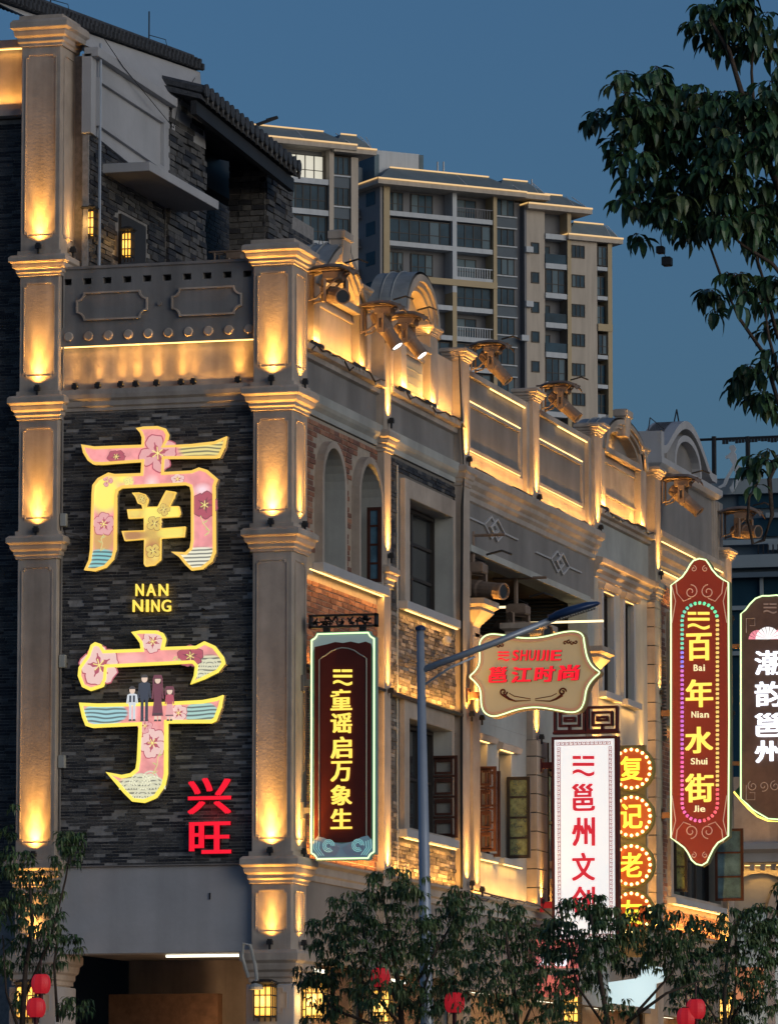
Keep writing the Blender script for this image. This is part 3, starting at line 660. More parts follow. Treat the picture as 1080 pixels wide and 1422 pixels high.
for s0 in (8.62, 12.0, 15.6):
    b = MB(); b.box(-.12, .10, s0, s0 + .38, 5.44, 9.3); p = b.build('pier', M['stucco'], lg, bevel=.006)
    b = MB(); b.loft(-.12, .10, s0, s0 + .38, [(0, 9.22), (.02, 9.26), (.16, 9.42), (.16, 9.46), (.22, 9.5), (.22, 9.58), (0, 9.6)]); b.build('capital', M['stucco'], p)
    for z, e in ((7.97, 7.0), (5.6, 7.0)): uplight(lg, (.10, s0 + .19, z), (1, 0, 0), e, 1.1)
def quoins(parent, s0, s1, z0, z1, X0=-.12, X1=.06, step=.27, m='stucco'):
    """rusticated pier: single blocks with recessed joints"""
    z = z0
    while z + .05 < z1:
        b = MB(); b.box(X0, X1, s0, s1, z + .008, min(z + step, z1) - .008); b.build('quoin', M[m], parent); z += step
    W(X0 + .02, X1 - .02, s0 + .02, s1 - .02, z0, z1).build('pier_core', M['dark'], parent)
quoins(lg, 8.42, 9.02, 5.5, 7.9, X1=.045); quoins(lg, 11.97, 12.62, 5.5, 7.9, X1=.16)
LW = [[(9.1, 6.12), (9.75, 6.12), (9.75, 7.66), (9.1, 7.66)], [(10.4, 6.12), (11.1, 6.12), (11.1, 7.62), (10.4, 7.62)], [(12.9, 6.1), (15.3, 6.1), (15.3, 7.66), (12.9, 7.66)]]
wall_with_holes(8.74, 15.75, 5.44, 7.95, LW, 0, .3, M['pale'], lg)
for h in LW[:2]:
    s0, s1 = h[0][0], h[1][0]; z1 = h[2][1]
    low_window(lg, s0, s1, 6.14, z1, -.22, rows=3, cols=1)
    W(0, .10, s0 - .06, s1 + .30, 6.02, 6.11).build('sill', M['pale'], lg, bevel=.004); strip(lg, (.08, s0 - .04, 6.01), (.08, s1 + .28, 6.01), 1.4, down=True, lean=.1)
    b = MB(); b.loft(0, .0, s0 - .1, s1 + .3, [(0, z1 + .02), (.08, z1 + .02), (.10, z1 + .1), (0, z1 + .14)], (0, 1, 0, 0)); b.build('window_hood', M['stucco'], lg)
    strip(lg, (.03, s0, z1 + .015), (.03, s1, z1 + .015), .8, down=True, lean=.2)
low_window(lg, 12.9, 15.3, 6.1, 7.6, -.22, rows=2, cols=3)
casement(lg, 9.12, .0, .30, 6.12, 7.30, 2, 4, SMOKE, M['wood'], panelled=True); casement(lg, 9.72, .0, .20, 6.08, 7.28, 1, 5, SMOKE, M['wood'])
casement(lg, 11.1, -.06, .28, 6.14, 7.30, 1, 4, GREENG, M['frame'])
base_cornice(lg, 8.4, 16.1, z=5.50, lit=13, m='pale')
W(-.2, 0, 8.4, 16.2, 4.2, 5.3).build('shop_fascia', M['grey'], lg)
b = MB(); b.tube([(.17, 12.6, 5.6), (.17, 12.6, 7.9)], .014); b.tube([(.12, 8.4, 5.56), (.2, 9.6, 5.52), (.2, 11.9, 5.51), (.24, 12.7, 5.35)], .012, 5); b.build('cable', M['dark'], lg)
ledge_cable(lg, 8.6, 16.0, 11.40, 4); ledge_cable(lg, 8.6, 12.4, 5.52, 5)
# lit balustrade between the third and fourth pier
b = MB(); b.box(0, .25, 12.9, 15.3, 5.85, 5.95); b.box(0, .25, 12.9, 15.3, 6.1, 6.2)
for i in range(16): u = 12.95 + i * .15; b.loft(.08, .16, u, u + .06, [(0, 5.5), (.02, 5.58), (0, 5.7), (0, 5.85)])
b.build('balustrade', M['stucco'], lg)
strip(lg, (.3, 12.9, 5.52), (.3, 15.3, 5.52), 4, emis=False)
# ================================================================== PALE SHOPHOUSE (s 16.2 .. 20.3)
ps = thing('pale_shophouse', 'pale green-grey shophouse with keystone gable and a pair of tall narrow windows', 'building', (0, 18.2, 0))
T5 = [[(16.62, 9.0), (17.28, 9.0), (17.28, 10.52), (16.62, 10.52)], [(18.05, 9.0), (18.64, 9.0), (18.64, 10.52), (18.05, 10.52)]]
L5 = [[(16.7, 6.1), (17.3, 6.1), (17.3, 7.66), (16.7, 7.66)], [(18.0, 6.1), (18.7, 6.1), (18.7, 7.66), (18.0, 7.66)]]
wall_with_holes(16.2, 20.25, 7.95, 11.03, T5, 0, .35, M['pale'], ps); wall_with_holes(16.2, 20.25, 5.44, 7.95, L5, 0, .3, M['pale'], ps)
for h in T5 + L5:
    s0, s1 = h[0][0], h[1][0]; z0, z1 = h[0][1], h[2][1]
    low_window(ps, s0, s1, z0 + .02, z1, -.10, rows=3, cols=2, fr=.04)
    b = MB(); b.ring([(s0 - .12, z0), (s1 + .12, z0), (s1 + .12, z1 + .05), (s0 - .12, z1 + .05)], [(s0, z0 + .01), (s1, z0 + .01), (s1, z1), (s0, z1)], fX(0), 0, .05); b.build('window_surround', M['white'], ps)
    W(0, .12, s0 - .15, s1 + .25, z0 - .1, z0).build('sill', M['white'], ps, bevel=.004); strip(ps, (.08, s0 - .1, z0 - .115), (.08, s1 + .2, z0 - .115), 1.5, down=True, lean=.1, emis=False)
    b = MB(); b.loft(0, 0, s0 - .16, s1 + .26, [(0, z1 + .05), (.09, z1 + .05), (.12, z1 + .13), (0, z1 + .16)], (0, 1, 0, 0)); b.build('window_hood', M['stucco'], ps)
    strip(ps, (.05, s0, z1 + .03), (.05, s1, z1 + .03), .5, down=True, emis=False)
b = MB(); b.loft(-.25, 0, 16.2, 20.2, [(0, 10.72), (.03, 10.74), (.03, 10.8), (.08, 10.84), (.08, 10.9), (.13, 10.94), (.14, 11.02), (0, 11.04)], (0, 1, 0, 0)); b.build('cornice', M['stucco'], ps)
strip(ps, (.06, 16.4, 10.71), (.06, 19.8, 10.71), .8, down=True, emis=False); strip(ps, (.15, 16.2, 10.90), (.15, 19.8, 10.90), .5, emis=False)
W(-.25, 0, 16.2, 20.0, 11.04, 11.66).build('attic_wall', M['pale'], ps)
b = MB(); b.loft(-.3, 0, 16.2, 19.9, [(0, 11.60), (.05, 11.62), (.06, 11.67), (.12, 11.69), (.13, 11.77), (0, 11.78)], (0, 1, 0, 0)); b.build('ledge', M['cornice'], ps)
_k = [o for o in ps.children]
shield(ps, 16.2, 19.85, 16.35, 19.4, 13.33, keystone=True, power=13, foot=12.72, zb=11.77)
post(ps, 20.25, 0, 12.72, w=.38, lights=((11.2, 6.0), (9.3, 2.0)))
quoins(ps, 19.75, 20.22, 5.5, 10.7, X1=.13, step=.30)
b = MB(); cap(b, -.1, .12, 19.87, 20.25, 10.75, .28, .6); b.build('capital', M['cornice'], ps)
for s in (16.45, 17.65, 19.3): uplight(ps, (.06, s, 8.05), (1, 0, 0), 5, 1.3); uplight(ps, (.06, s, 5.6), (1, 0, 0), 9, 1.4)
base_cornice(ps, 16.2, 20.1, lit=14, m='pale'); W(-.2, 0, 16.2, 20.25, 4.2, 5.3).build('shop_fascia', M['grey'], ps)
ledge_cable(ps, 16.3, 19.8, 11.77, 6)
# ================================================================== GABLED SHOPHOUSE (s 20.3 .. 25.5)
gs = thing('gabled_shophouse', 'grey gabled shophouse with an unlit curved pediment at the far end of the row', 'building', (0, 23, 0))
H6 = [[(21.3, 6.15), (24.9, 6.15), (24.9, 7.5), (21.3, 7.5)]]
wall_with_holes(20.25, 25.6, 5.44, 7.95, H6, 0, .3, M['pmortar'], gs)
H6u = [[(21.3, 9.0), (24.9, 9.0), (24.9, 10.5), (21.3, 10.5)]]
wall_with_holes(20.25, 25.6, 7.95, 11.2, H6u, 0, .3, M['pmortar'], gs)
bricks(20.3, 25.0, 5.55, 11.1, 0.26, .07, .014, lambda a, b, c, d: not (b > 21.1 and a < 25.1 and ((d > 5.95 and c < 7.7) or (d > 8.8 and c < 10.7))), onB_at(0), gs, REDB, seed=31)
for h in H6 + H6u:
    s0, s1 = h[0][0], h[0][0] + 3.6; z0, z1 = h[0][1], h[2][1]
    surround(gs, s0, s1, z0, z1, .18, .06, M['stucco']); low_window(gs, s0, s1, z0, z1, -.2, rows=2, cols=4)
    W(0, .14, s0 - .2, s1 + .15, z0 - .16, z0 - .06).build('sill', M['white'], gs); strip(gs, (.1, s0 - .2, z0 - .175), (.1, s1 + .1, z0 - .175), 5, down=True, lean=.1)
casement(gs, 24.6, .02, .5, 6.2, 7.4, 1, 3, BLUEG, M['wood']); casement(gs, 21.5, .02, .24, 6.2, 7.4, 1, 3, GREENG, M['frame'])
b = MB(); 
for i in range(24): b.box(.02, .13, 20.55, 20.57, 8.6 + i * .055, 8.63 + i * .055)
b.box(0, .15, 20.54, 20.58, 8.55, 8.6); b.build('louvred_shutter', M['pale'], gs)
b = MB(); b.loft(-.25, 0, 20.3, 25.2, [(0, 11.35), (.05, 11.37), (.05, 11.45), (.12, 11.5), (.13, 11.6), (0, 11.62)], (0, 1, 0, 0)); b.build('cornice', M['stucco'], gs)
W(-.25, 0, 20.25, 25.5, 11.2, 12.95).build('gable_wall', M['grey'], gs)
b = MB(); b.loft(-.25, 0, 20.3, 25.2, [(0, 11.74), (.05, 11.76), (.12, 11.82), (.13, 11.9), (0, 11.92)], (0, 1, 0, 0)); b.build('ledge', M['cornice'], gs)
strip(gs, (.1, 20.4, 11.73), (.1, 25.0, 11.73), 2.0, down=True); strip(gs, (.02, 20.5, 11.30), (.02, 22.6, 11.30), 1.4, down=True)
strip(gs, (.12, 20.5, 10.75), (.12, 24.8, 10.75), 5, emis=False)
b = MB(); b.loft(-.5, 0, 20.35, 24.6, [(0, 12.90), (.1, 12.92), (.16, 12.98), (.16, 13.08), (0, 13.1)], (1, 1, 1, 1)); b.build('pediment_cornice', M['white'], gs)
k = 24; s0, s1 = 20.35, 24.6
def pedc(t, l): return s0 + (s1 - s0) * t, 13.1 + l * (.22 + .62 * max(0, math.cos((t - .5) * PI * 1.25)) ** 1.1 if .1 < t < .9 else .22)
P = [pedc(i / k, 1) for i in range(k + 1)]; b = MB(); b.prism([(s0, 13.1)] + P + [(s1, 13.1)], fX(0), -.35, -.08); pdm = b.build('pediment', M['grey'], gs)
Q = [(u, v - .13) for u, v in P]; n = len(P); b = MB(); b.add([(.10, *x) for x in P] + [(.10, *x) for x in Q] + [(-.40, *x) for x in P] + [(-.40, *x) for x in Q], [q for j in range(n - 1) for q in ((j, j + 1, n + j + 1, n + j), (j, 2 * n + j, 2 * n + j + 1, j + 1), (n + j, n + j + 1, 3 * n + j + 1, 3 * n + j))]); b.build('raking_cornice', M['white'], pdm)
A_ = arch(21.7, 23.5, 13.12, 13.62, rise=.42); b = MB(); b.ring(inset(A_, -.10), A_, fX(-.08), 0, .14); b.build('lunette_moulding', M['white'], pdm)
b = MB(); b.box(-.9, .14, s0 - .1, s0 + .1, 13.0, 13.5); b.build('end_block', M['white'], pdm)
b = MB(); b.tube([(-.1, 22.2, 13.85), (-.1, 22.45, 14.15), (-.1, 22.7, 13.85)], .012, 4); b.tube([(-.1, 20.35, 13.5), (-.1, 20.5, 13.75), (-.1, 21.5, 13.7)], .009, 4); b.build('wire', M['dark'], pdm)
post(gs, 25.45, 0, 12.0, w=.45, d=.16, lights=((11.0, 4), (9.4, 4.0)), name='end_pilaster')
b = MB()
for i in range(4): b.box(0, .05, 24.62 + i * .12, 24.67 + i * .12, 11.95, 12.9)
b.build('fluting', M['stucco'], gs)
base_cornice(gs, 20.3, 25.4, lit=18)
W(-.2, 0, 20.25, 25.5, 4.2, 5.3).build('shop_fascia', M['grey'], gs)
W(-6, -.36, 4.1, 25.5, 0, 5.2).build('core_wall', M['tslate'], gs)
W(-10, -.4, 1.2, 8.3, 5.2, 11.6).build('core_wall', M['tslate'], sh2); W(-10, -.4, 16.4, 25.4, 5.2, 11.6).build('core_wall', M['tslate'], ps)
# ================================================================== ROOFTOP PAVILION (plane x = -2.7)
K = -2.7
rp = thing('rooftop_pavilion', 'dark tiled rooftop pavilion with white gable panel above the left parapet', 'building', (-3.6, 3, 12.5))
def onK(a, b, c, d, e, box): return (K - .004, K + e, a, b, c, d) if box else (K, a, c)
W(K - .08, K, .3, 3.35, 12.4, 14.75).build('mortar_bed', M['mortar'], rp)
bricks(.33, 3.35, 12.9, 14.72, .26, .062, .010, lambda a, b, c, d: not (1.5 < b and a < 2.55 and c < 13.95), onK, rp, DARKB, seed=41, jit=.03)
def quad_prism(P, X0, X1, m, name, parent=rp): b = MB(); b.prism(P, fX(0), X0, X1); return b.build(name, m, parent, bevel=.004)
quad_prism([(.25, 14.72), (3.45, 14.48), (3.45, 15.70), (.25, 15.74)], K - .08, K + .05, M['white'], 'gable_wall')
P = [(.42, 14.84), (3.1, 14.74), (3.1, 15.42), (.42, 15.46)]; b = MB(); b.ring(P, inset(P, .05), fX(K + .05), .001, .05); b.build('panel_moulding', M['white'], rp)
quad_prism([(.25, 15.70), (3.5, 15.66), (3.5, 15.78), (.25, 15.82)], K - .05, K + .14, M['white'], 'moulding')
vl, vr = PA(-14, -2, -.3), PB(272, 100, K)                       # verge line of the roof, left and right ends
b = MB(); b.add([(K + .06, .25, 15.8), (K + .06, 3.5, 15.76), (K + .06, 3.5, 15.38), (K + .06, 4.98, 15.38), (vr.x + .06, vr.y, vr.z), (vl.x, vl.y, vl.z)], [(0, 1, 5), (1, 4, 5), (1, 2, 3, 4)]); b.build('verge_wall', M['white'], rp, fix=False)
b = MB(); nrow = 52
for i in range(nrow):
    q = vl.lerp(vr, (i + .5) / nrow); w = (vr.y - vl.y) / nrow
    b.box(q.x - .25, q.x + .14, q.y - w * .45, q.y + w * .38, q.z + .02, q.z + .10); b.box(q.x - .25, q.x + .10, q.y - w * .45, q.y + w * .42, q.z + .11, q.z + .17)
    b.tube([(q.x + .13, q.y, q.z + .03), (q.x - .3, q.y, q.z + .15)], .03, 6)
b.build('tile_course', M['tile'], rp, kind='stuff')
b = MB(); b.tube([vl + Vector((-.05, -.3, .20)), vr + Vector((-.05, 0, .20))], .045, 6); b.build('ridge', M['tile'], rp)
for t in (.30, .78):
    q = vl.lerp(vr, t); b = MB(); b.tube([q + Vector((-.05, 0, .15)), q + Vector((-.05, 0, .62))], .010, 5); b.tube([q + Vector((-.05, 0, .30)), q + Vector((.1, .25, .28)), q + Vector((.15, .25, .05))], .006, 4); b.build('lightning_rod', M['dark'], rp)
b = MB(); b.tube([(K + .15, .3, 16.0), (K + .15, 1.2, 15.75), (K + .15, 3.3, 15.35), (K + .15, 3.5, 15.7), (K + .15, 4.2, 16.2)], .006, 4); b.build('wire', M['dark'], rp)
for a, c in ((3.4, 4.95), (7.85, 9.0)):
    X1 = K + .02
    W(K - .5, X1, a, c, 12.3, 15.75).build('pier', M['mortar'], rp)
    nm = 'pier_brickwork'; mbp = MB(); rnd = random.Random(int(a)); z = 12.9
    while z < 15.72:
        yy = a
        while yy < c: w = rnd.uniform(.2, .38); mbp.box(X1, X1 + rnd.uniform(.02, .06), yy, min(yy + w, c + .04), z, z + .068, rnd.choice((0, 1, 2, 2))); yy += w + .012
        xx = K - .5
        while xx < X1: w = rnd.uniform(.12, .2); mbp.box(xx, min(xx + w, X1), a - rnd.uniform(.02, .06), a, z, z + .068, rnd.choice((0, 1, 2, 2))); xx += w + .01
        z += .08
    mbp.build(nm, DARKB, rp, kind='stuff')
W(K - 1.3, K - 1.1, 3.5, 14.0, 12.3, 15.9).build('back_wall', M['mortar'], rp)
W(-9, K - .1, .42, .6, 12.3, 15.75).build('end_wall', M['mortar'], rp)
bricks(4.95, 13.9, 12.9, 15.7, .26, .07, .011, lambda a, b, c, d: True, lambda a, b, c, d, e, box: (K - 1.104, K - 1.1 + e, a, b, c, d), rp, [M['b1'], M['b2'], M['b1']], seed=43)
W(K - .9, K - .7, 4.9, 9.0, 15.35, 15.9).build('lintel_beam', M['dark'], rp)
# eave with rafters and round tile ends
XE = K + .45; e0, e1 = PB(279, 126, XE), PB(414, 236, XE); zt0, zt1 = e0.z, e1.z
b = MB(); b.add([(XE, e0.y, zt0 - .10), (XE, e1.y, zt1 - .10), (K - 1.2, e1.y, zt1 + .35), (K - 1.2, e0.y, zt0 + .35), (XE, e0.y, zt0 - .04), (XE, e1.y, zt1 - .04), (K - 1.2, e1.y, zt1 + .45), (K - 1.2, e0.y, zt0 + .45)], [(0, 1, 2, 3), (4, 7, 6, 5), (0, 4, 5, 1), (1, 5, 6, 2), (2, 3, 7, 6), (0, 3, 7, 4)])
b.build('eave_board', M['tile'], rp)
b = MB(); b.add([(XE - x, y, z) for x in (.06, .14) for y, z in ((e0.y, zt0 - .30), (e1.y, zt1 - .30), (e1.y, zt1 - .12), (e0.y, zt0 - .12))], [(0, 1, 2, 3), (4, 7, 6, 5), (0, 4, 5, 1), (1, 5, 6, 2), (2, 6, 7, 3), (3, 7, 4, 0)]); b.build('fascia_beam', M['dark'], rp)
nt_ = 20; pt = None
for i in range(nt_):
    q = e0.lerp(e1, (i + .5) / nt_)
    if pt is None:
        base = q; t = MB(); t.tube([(XE + .02, q.y, q.z + .03), (K - 1.2, q.y, q.z + .50)], .075, 7); t.lathe((XE + .03, q.y, q.z + .03), [(.09, 0), (.09, .03)], 12, 'x'); pt = t.build('roof_tile', M['tile'], rp)
        t = MB(); t.prism([(q.y + .05, q.z - .03), (q.y + .17, q.z - .03), (q.y + .11, q.z - .13)], fX(XE), 0, .03); pd2 = t.build('drip_tile', M['b3'], rp)
    else:
        for pr_ in (pt, pd2): o = pr_.copy(); scene.collection.objects.link(o); o.location = q - base; o.parent = rp
# projecting slab canopy
b = MB(); b.box(K, -2.05, .8, 3.7, 14.30, 14.42); b.build('canopy_slab', M['white'], rp, bevel=.006)
W(K - .02, K + .04, 1.5, 2.5, 12.9, 13.9).build('doorway', M['frame'], rp)
W(-10, -3.0, .5, 9, 11.6, 12.45).build('roof_deck', M['tslate'], rp)
b = MB(); b.tube([(-2.6, .45, 12.9), (-2.6, .45, 15.9)], .02, 6); b.tube([(-2.72, .5, 12.95), (-2.72, .5, 14.9)], .012, 6); b.build('downpipe', M['pole'], rp)
# ================================================================== SIGNS
def zp(seq, ox, oy, k, Y):                     # photograph reading -> points (x, z) on the plane y = Y
    P = []
    for x, y in seq:
        p = PA(ox + x / k, oy + y / k, -Y); P.append((p.x, p.z))
    return P
def printed(name, blobs, base, strength=1.0):
    """back-lit printed acrylic: soft colour fields, wave lines in some of them. blobs: (x, z, rx, rz, colour, softness, wave)"""
    m = bpy.data.materials.new(name); m.use_nodes = True; nt = m.node_tree; n = nt.nodes; p = n['Principled BSDF']
    g = n.new('ShaderNodeNewGeometry'); last = None
    nz = n.new('ShaderNodeTexNoise'); nz.inputs['Scale'].default_value = 9; nz.inputs['Detail'].default_value = 4; nt.links.new(g.outputs['Position'], nz.inputs['Vector'])
    r = n.new('ShaderNodeValToRGB'); r.color_ramp.elements[0].position = .35; r.color_ramp.elements[1].position = .65
    r.color_ramp.elements[0].color = tuple(c * .82 for c in base) + (1,); r.color_ramp.elements[1].color = tuple(min(1, c * 1.15) for c in base) + (1,)
    nt.links.new(nz.outputs['Fac'], r.inputs['Fac']); last = r.outputs[0]
    for (x, z, rx, rz, c, soft, wave) in blobs:
        mp = n.new('ShaderNodeMapping'); mp.vector_type = 'POINT'; mp.inputs['Scale'].default_value = (1 / rx, 0, 1 / rz); mp.inputs['Location'].default_value = (-x / rx, 0, -z / rz)
        nt.links.new(g.outputs['Position'], mp.inputs['Vector'])
        ln = n.new('ShaderNodeVectorMath'); ln.operation = 'LENGTH'; nt.links.new(mp.outputs[0], ln.inputs[0])
        mr = n.new('ShaderNodeMapRange'); mr.inputs[1].default_value = 1.0; mr.inputs[2].default_value = 1.0 - soft; nt.links.new(ln.outputs['Value'], mr.inputs[0])
        mx = n.new('ShaderNodeMix'); mx.data_type = 'RGBA'; nt.links.new(mr.outputs[0], mx.inputs[0]); nt.links.new(last, mx.inputs[6])
        if wave:
            w = n.new('ShaderNodeTexWave'); w.bands_direction = 'Z'; w.inputs['Scale'].default_value = wave; w.inputs['Distortion'].default_value = 3.2; w.inputs['Detail'].default_value = 0.5; w.inputs['Detail Scale'].default_value = .6
            nt.links.new(g.outputs['Position'], w.inputs['Vector']); rr = n.new('ShaderNodeValToRGB')
            rr.color_ramp.elements[0].position = .15; rr.color_ramp.elements[0].color = tuple(v * .18 for v in c) + (1,); rr.color_ramp.elements[1].position = .6; rr.color_ramp.elements[1].color = tuple(c) + (1,)
            nt.links.new(w.outputs['Fac'], rr.inputs['Fac']); nt.links.new(rr.outputs[0], mx.inputs[7])
        else: mx.inputs[7].default_value = tuple(c) + (1,)
        last = mx.outputs[2]
    nt.links.new(last, p.inputs['Emission Color']); p.inputs['Emission Strength'].default_value = strength * .84; p.inputs['Base Color'].default_value = (.4, .4, .4, 1)
    return m
PINK, PINK2, YEL, TEAL = lin((238, 142, 142)), lin((196, 92, 104)), lin((250, 238, 90)), lin((120, 190, 190))
EM = {k: emit(k, lin(c), s * .78) for k, (c, s) in {'petal_pink': ((240, 170, 168), .95), 'petal_deep': ((190, 70, 90), .9), 'petal_edge': ((140, 45, 60), .8), 'petal_light': ((250, 205, 195), .95),
      'stamen': ((250, 235, 130), 1.0), 'wave_cream': ((225, 222, 190), .95), 'wave_grey': ((110, 120, 100), .8), 'wave_teal': ((95, 160, 165), .85), 'wave_dark': ((45, 95, 105), .7),
      'gold_print': ((235, 200, 90), .95), 'gold_dark': ((150, 95, 30), .85), 'ink': ((60, 45, 40), .5), 'skin': ((248, 215, 190), .9), 'navy_cloth': ((25, 35, 60), .7), 'wine_cloth': ((120, 30, 55), .8), 'white_cloth': ((225, 230, 235), .9), 'leaf_print': ((215, 205, 130), .9)}.items()}
def flower(parent, cx, cz, r, Y, rot=0.0, petals=5, m='petal_pink', edge='petal_deep', squash=1.0):
    f = None
    for i in range(petals):
        a = rot + 2 * PI * i / petals; ca, sa = math.cos(a), math.sin(a); rnd = random.Random(i * 7 + int(abs(cx * 100)))
        def outline(k):
            P = []; K_ = 12
            for j in range(K_ + 1):
                t = -1 + 2 * j / K_; w = .46 * r * k * math.sin((1 - abs(t)) * PI / 2) ** .0001 if False else 0
            for j in range(18):
                q = 2 * PI * j / 18; u = r * (.54 + .52 * math.cos(q) * k) * (1 + .06 * math.sin(5 * q + i)); v = r * .50 * k * math.sin(q) * (1 + .35 * math.cos(q))
                P.append((cx + (u * ca - v * sa), cz + (u * sa + v * ca) * squash))
            return P
        b = MB(); b.prism(outline(1.0), fY(Y), 0, .002 + i * .0006); b.prism(outline(.88), fY(Y), 0, .0030 + i * .0006, 1); b.prism([(cx + ca * r * u - sa * v * r, cz + (sa * r * u + ca * v * r) * squash) for u, v in ((.04, -.06), (.34, -.13), (.5, -.02), (.5, .02), (.34, .13), (.04, .06))], fY(Y), 0, .0038 + i * .0006, 0); b.prism([(cx + ca * r * u - sa * v * r, cz + (sa * r * u + ca * v * r) * squash) for u, v in ((.08, -.05), (.62, -.03), (.62, .03), (.08, .05))], fY(Y), 0, .0045 + i * .0006, 0)
        f = b.build('petal', [EM[edge], EM[m]], parent)
    b = MB()
    for i in range(6):
        a = rot + .3 + i * 1.05; b.tube([(cx, Y - .008, cz), (cx + r * .33 * math.cos(a), Y - .011, cz + r * .33 * math.sin(a))], r * .02 + .001, 4)
    b.build('stamen', EM['stamen'], parent)
def sprig(parent, pts, Y, m='leaf_print', r=.006):
    b = MB(); b.tube([(x, Y - .005, z) for x, z in pts], r, 4)
    for i in range(1, len(pts)):
        x, z = pts[i]; s = .035; q = 1 if i % 2 else -1
        b.prism([(x, z), (x + q * s, z + s * .3), (x + q * s * 1.9, z + s * 1.1), (x + q * s * .8, z + s * .9)], fY(Y), 0, .006)
    b.build('sprig', EM[m], parent)
def scallops(parent, cx, cz, r, n, Y, ms=('wave_cream', 'wave_grey'), a0=0, a1=PI):
    b = MB()
    for i in range(n):
        R = r * (1 - i / n); K_ = 14; rw = r / n * .55
        o = [(cx + R * math.cos(a0 + (a1 - a0) * j / K_), cz + R * math.sin(a0 + (a1 - a0) * j / K_)) for j in range(K_ + 1)]
        q = [(cx + (R - rw) * math.cos(a0 + (a1 - a0) * j / K_), cz + (R - rw) * math.sin(a0 + (a1 - a0) * j / K_)) for j in range(K_ + 1)]
        vs = [fY(Y)(u, v, .003) for u, v in o + q]; b.add(vs, [(j, j + 1, K_ + 1 + j + 1, K_ + 1 + j) for j in range(K_)], 0)
    b.build('wave_print', EM[ms[0]], parent)
Ys = -0.16
def big_letter(root, outline, rim, face_mat, name, rim_mat, deep=.10):
    b = MB(); b.prism(outline, fY(Ys), -deep, 0); b.build(name + '_box', M['grey'], root)
    inn = inset(outline, rim, 1.5); f = MB(); f.prism(inn, fY(Ys), .0, .004); fo = f.build(name + '_face', face_mat, root)
    r = MB(); r.ring(outline, inn, fY(Ys), -.03, .02); r.build(name + '_rim', rim_mat, root, bevel=.004); return fo
Z3 = (100, 580, 4.696); z3 = lambda seq: zp(seq, *Z3, Ys)
def p3(x, y): q = PA(100 + x / 4.696, 580 + y / 4.696, -Ys); return q.x, q.z
NAN = [(62,175),(150,188),(300,182),(455,177),(457,130),(445,98),(418,68),(470,58),(560,55),(610,70),(632,110),(625,150),(605,182),(780,172),(930,155),(1010,122),(1000,190),(965,262),(930,266),(605,270),(600,355),(780,345),(830,325),(880,340),(950,400),(935,450),(937,880),(915,940),(850,990),(780,998),(740,960),(700,910),(648,875),(740,878),(770,850),(778,800),(778,490),(770,452),(740,440),(330,460),(300,480),(293,520),(290,860),(275,920),(220,980),(150,1003),(80,995),(110,930),(120,860),(130,500),(135,440),(170,395),(240,358),(280,368),(450,362),(455,290),(200,308),(140,305),(105,280),(75,230)]
YANG = [(392,490),(440,488),(480,500),(500,530),(495,560),(488,582),(560,580),(590,520),(615,475),(680,485),(670,520),(640,578),(697,577),(710,625),(700,648),(582,655),(580,722),(742,710),(735,780),(582,790),(580,930),(540,965),(480,972),(470,955),(472,795),(345,805),(325,740),(470,735),(470,655),(370,660),(360,598),(462,595),(455,570),(430,560),(415,520)]
nan = thing('character_sign', 'upper big glowing flower-printed character, gold strokes inside its frame', 'illuminated sign', (-1.62, Ys + .1, 9.0))
def bl(x, y, rx, ry, c, s=.35, w=0, pf=p3, k=4.696 * 113.3): q = pf(x, y); return (q[0], q[1], rx / k, ry / k, c, s, w)
nm = printed('blossom_print', [bl(215, 500, 130, 150, YEL, .4), bl(330, 400, 90, 50, YEL, .8), bl(860, 200, 190, 90, lin((226, 208, 120)), .2, 6.5), bl(200, 790, 110, 150, lin((205, 150, 70)), .5), bl(190, 940, 140, 90, TEAL, .15, 6.5), bl(840, 930, 190, 95, lin((232, 228, 200)), .15, 6.5), bl(850, 470, 70, 50, lin((250, 215, 220)), .8), bl(520, 420, 60, 60, lin((248, 205, 200)), .9)], PINK)
fo = big_letter(nan, z3(NAN), .034, nm, 'character', M['gold'])
fo_y = Ys - .004
for (x, y, r, rot, mm, ed, pt, sq) in ((560, 232, 128, .3, 'petal_pink', 'petal_deep', 4, .95), (290, 255, 62, .9, 'petal_deep', 'petal_edge', 5, .7), (866, 570, 88, 1.2, 'petal_deep', 'petal_edge', 5, 1), (208, 695, 76, 1.57, 'petal_pink', 'petal_deep', 5, 1.0), (690, 400, 48, .4, 'petal_light', 'petal_deep', 5, .7), (232, 415, 36, 2.2, 'petal_pink', 'petal_deep', 3, 1), (370, 415, 36, 1, 'stamen', 'leaf_print', 4, .8)):
    c = p3(x, y); flower(nan, c[0], c[1], r / (4.696 * 113.3), fo_y, rot, pt, mm, ed, sq)
sprig(nan, [p3(x, y) for x, y in ((208, 760), (190, 790), (200, 820), (185, 870))], fo_y); sprig(nan, [p3(x, y) for x, y in ((840, 640), (855, 690), (900, 740), (865, 770))], fo_y)
gm = printed('gold_print_field', [bl(530, 620, 90, 100, lin((250, 232, 90)), .5), bl(660, 620, 70, 60, lin((248, 230, 80)), .4), bl(650, 750, 110, 50, lin((240, 220, 80)), .4), bl(400, 770, 110, 50, lin((170, 110, 40)), .6), bl(525, 860, 70, 80, lin((180, 110, 35)), .6), bl(540, 900, 45, 40, lin((240, 205, 90)), .5), bl(410, 620, 60, 40, lin((235, 205, 80)), .6)], lin((222, 178, 62)))
big_letter(nan, z3(YANG), .011, gm, 'gold_figure', M['gold'])
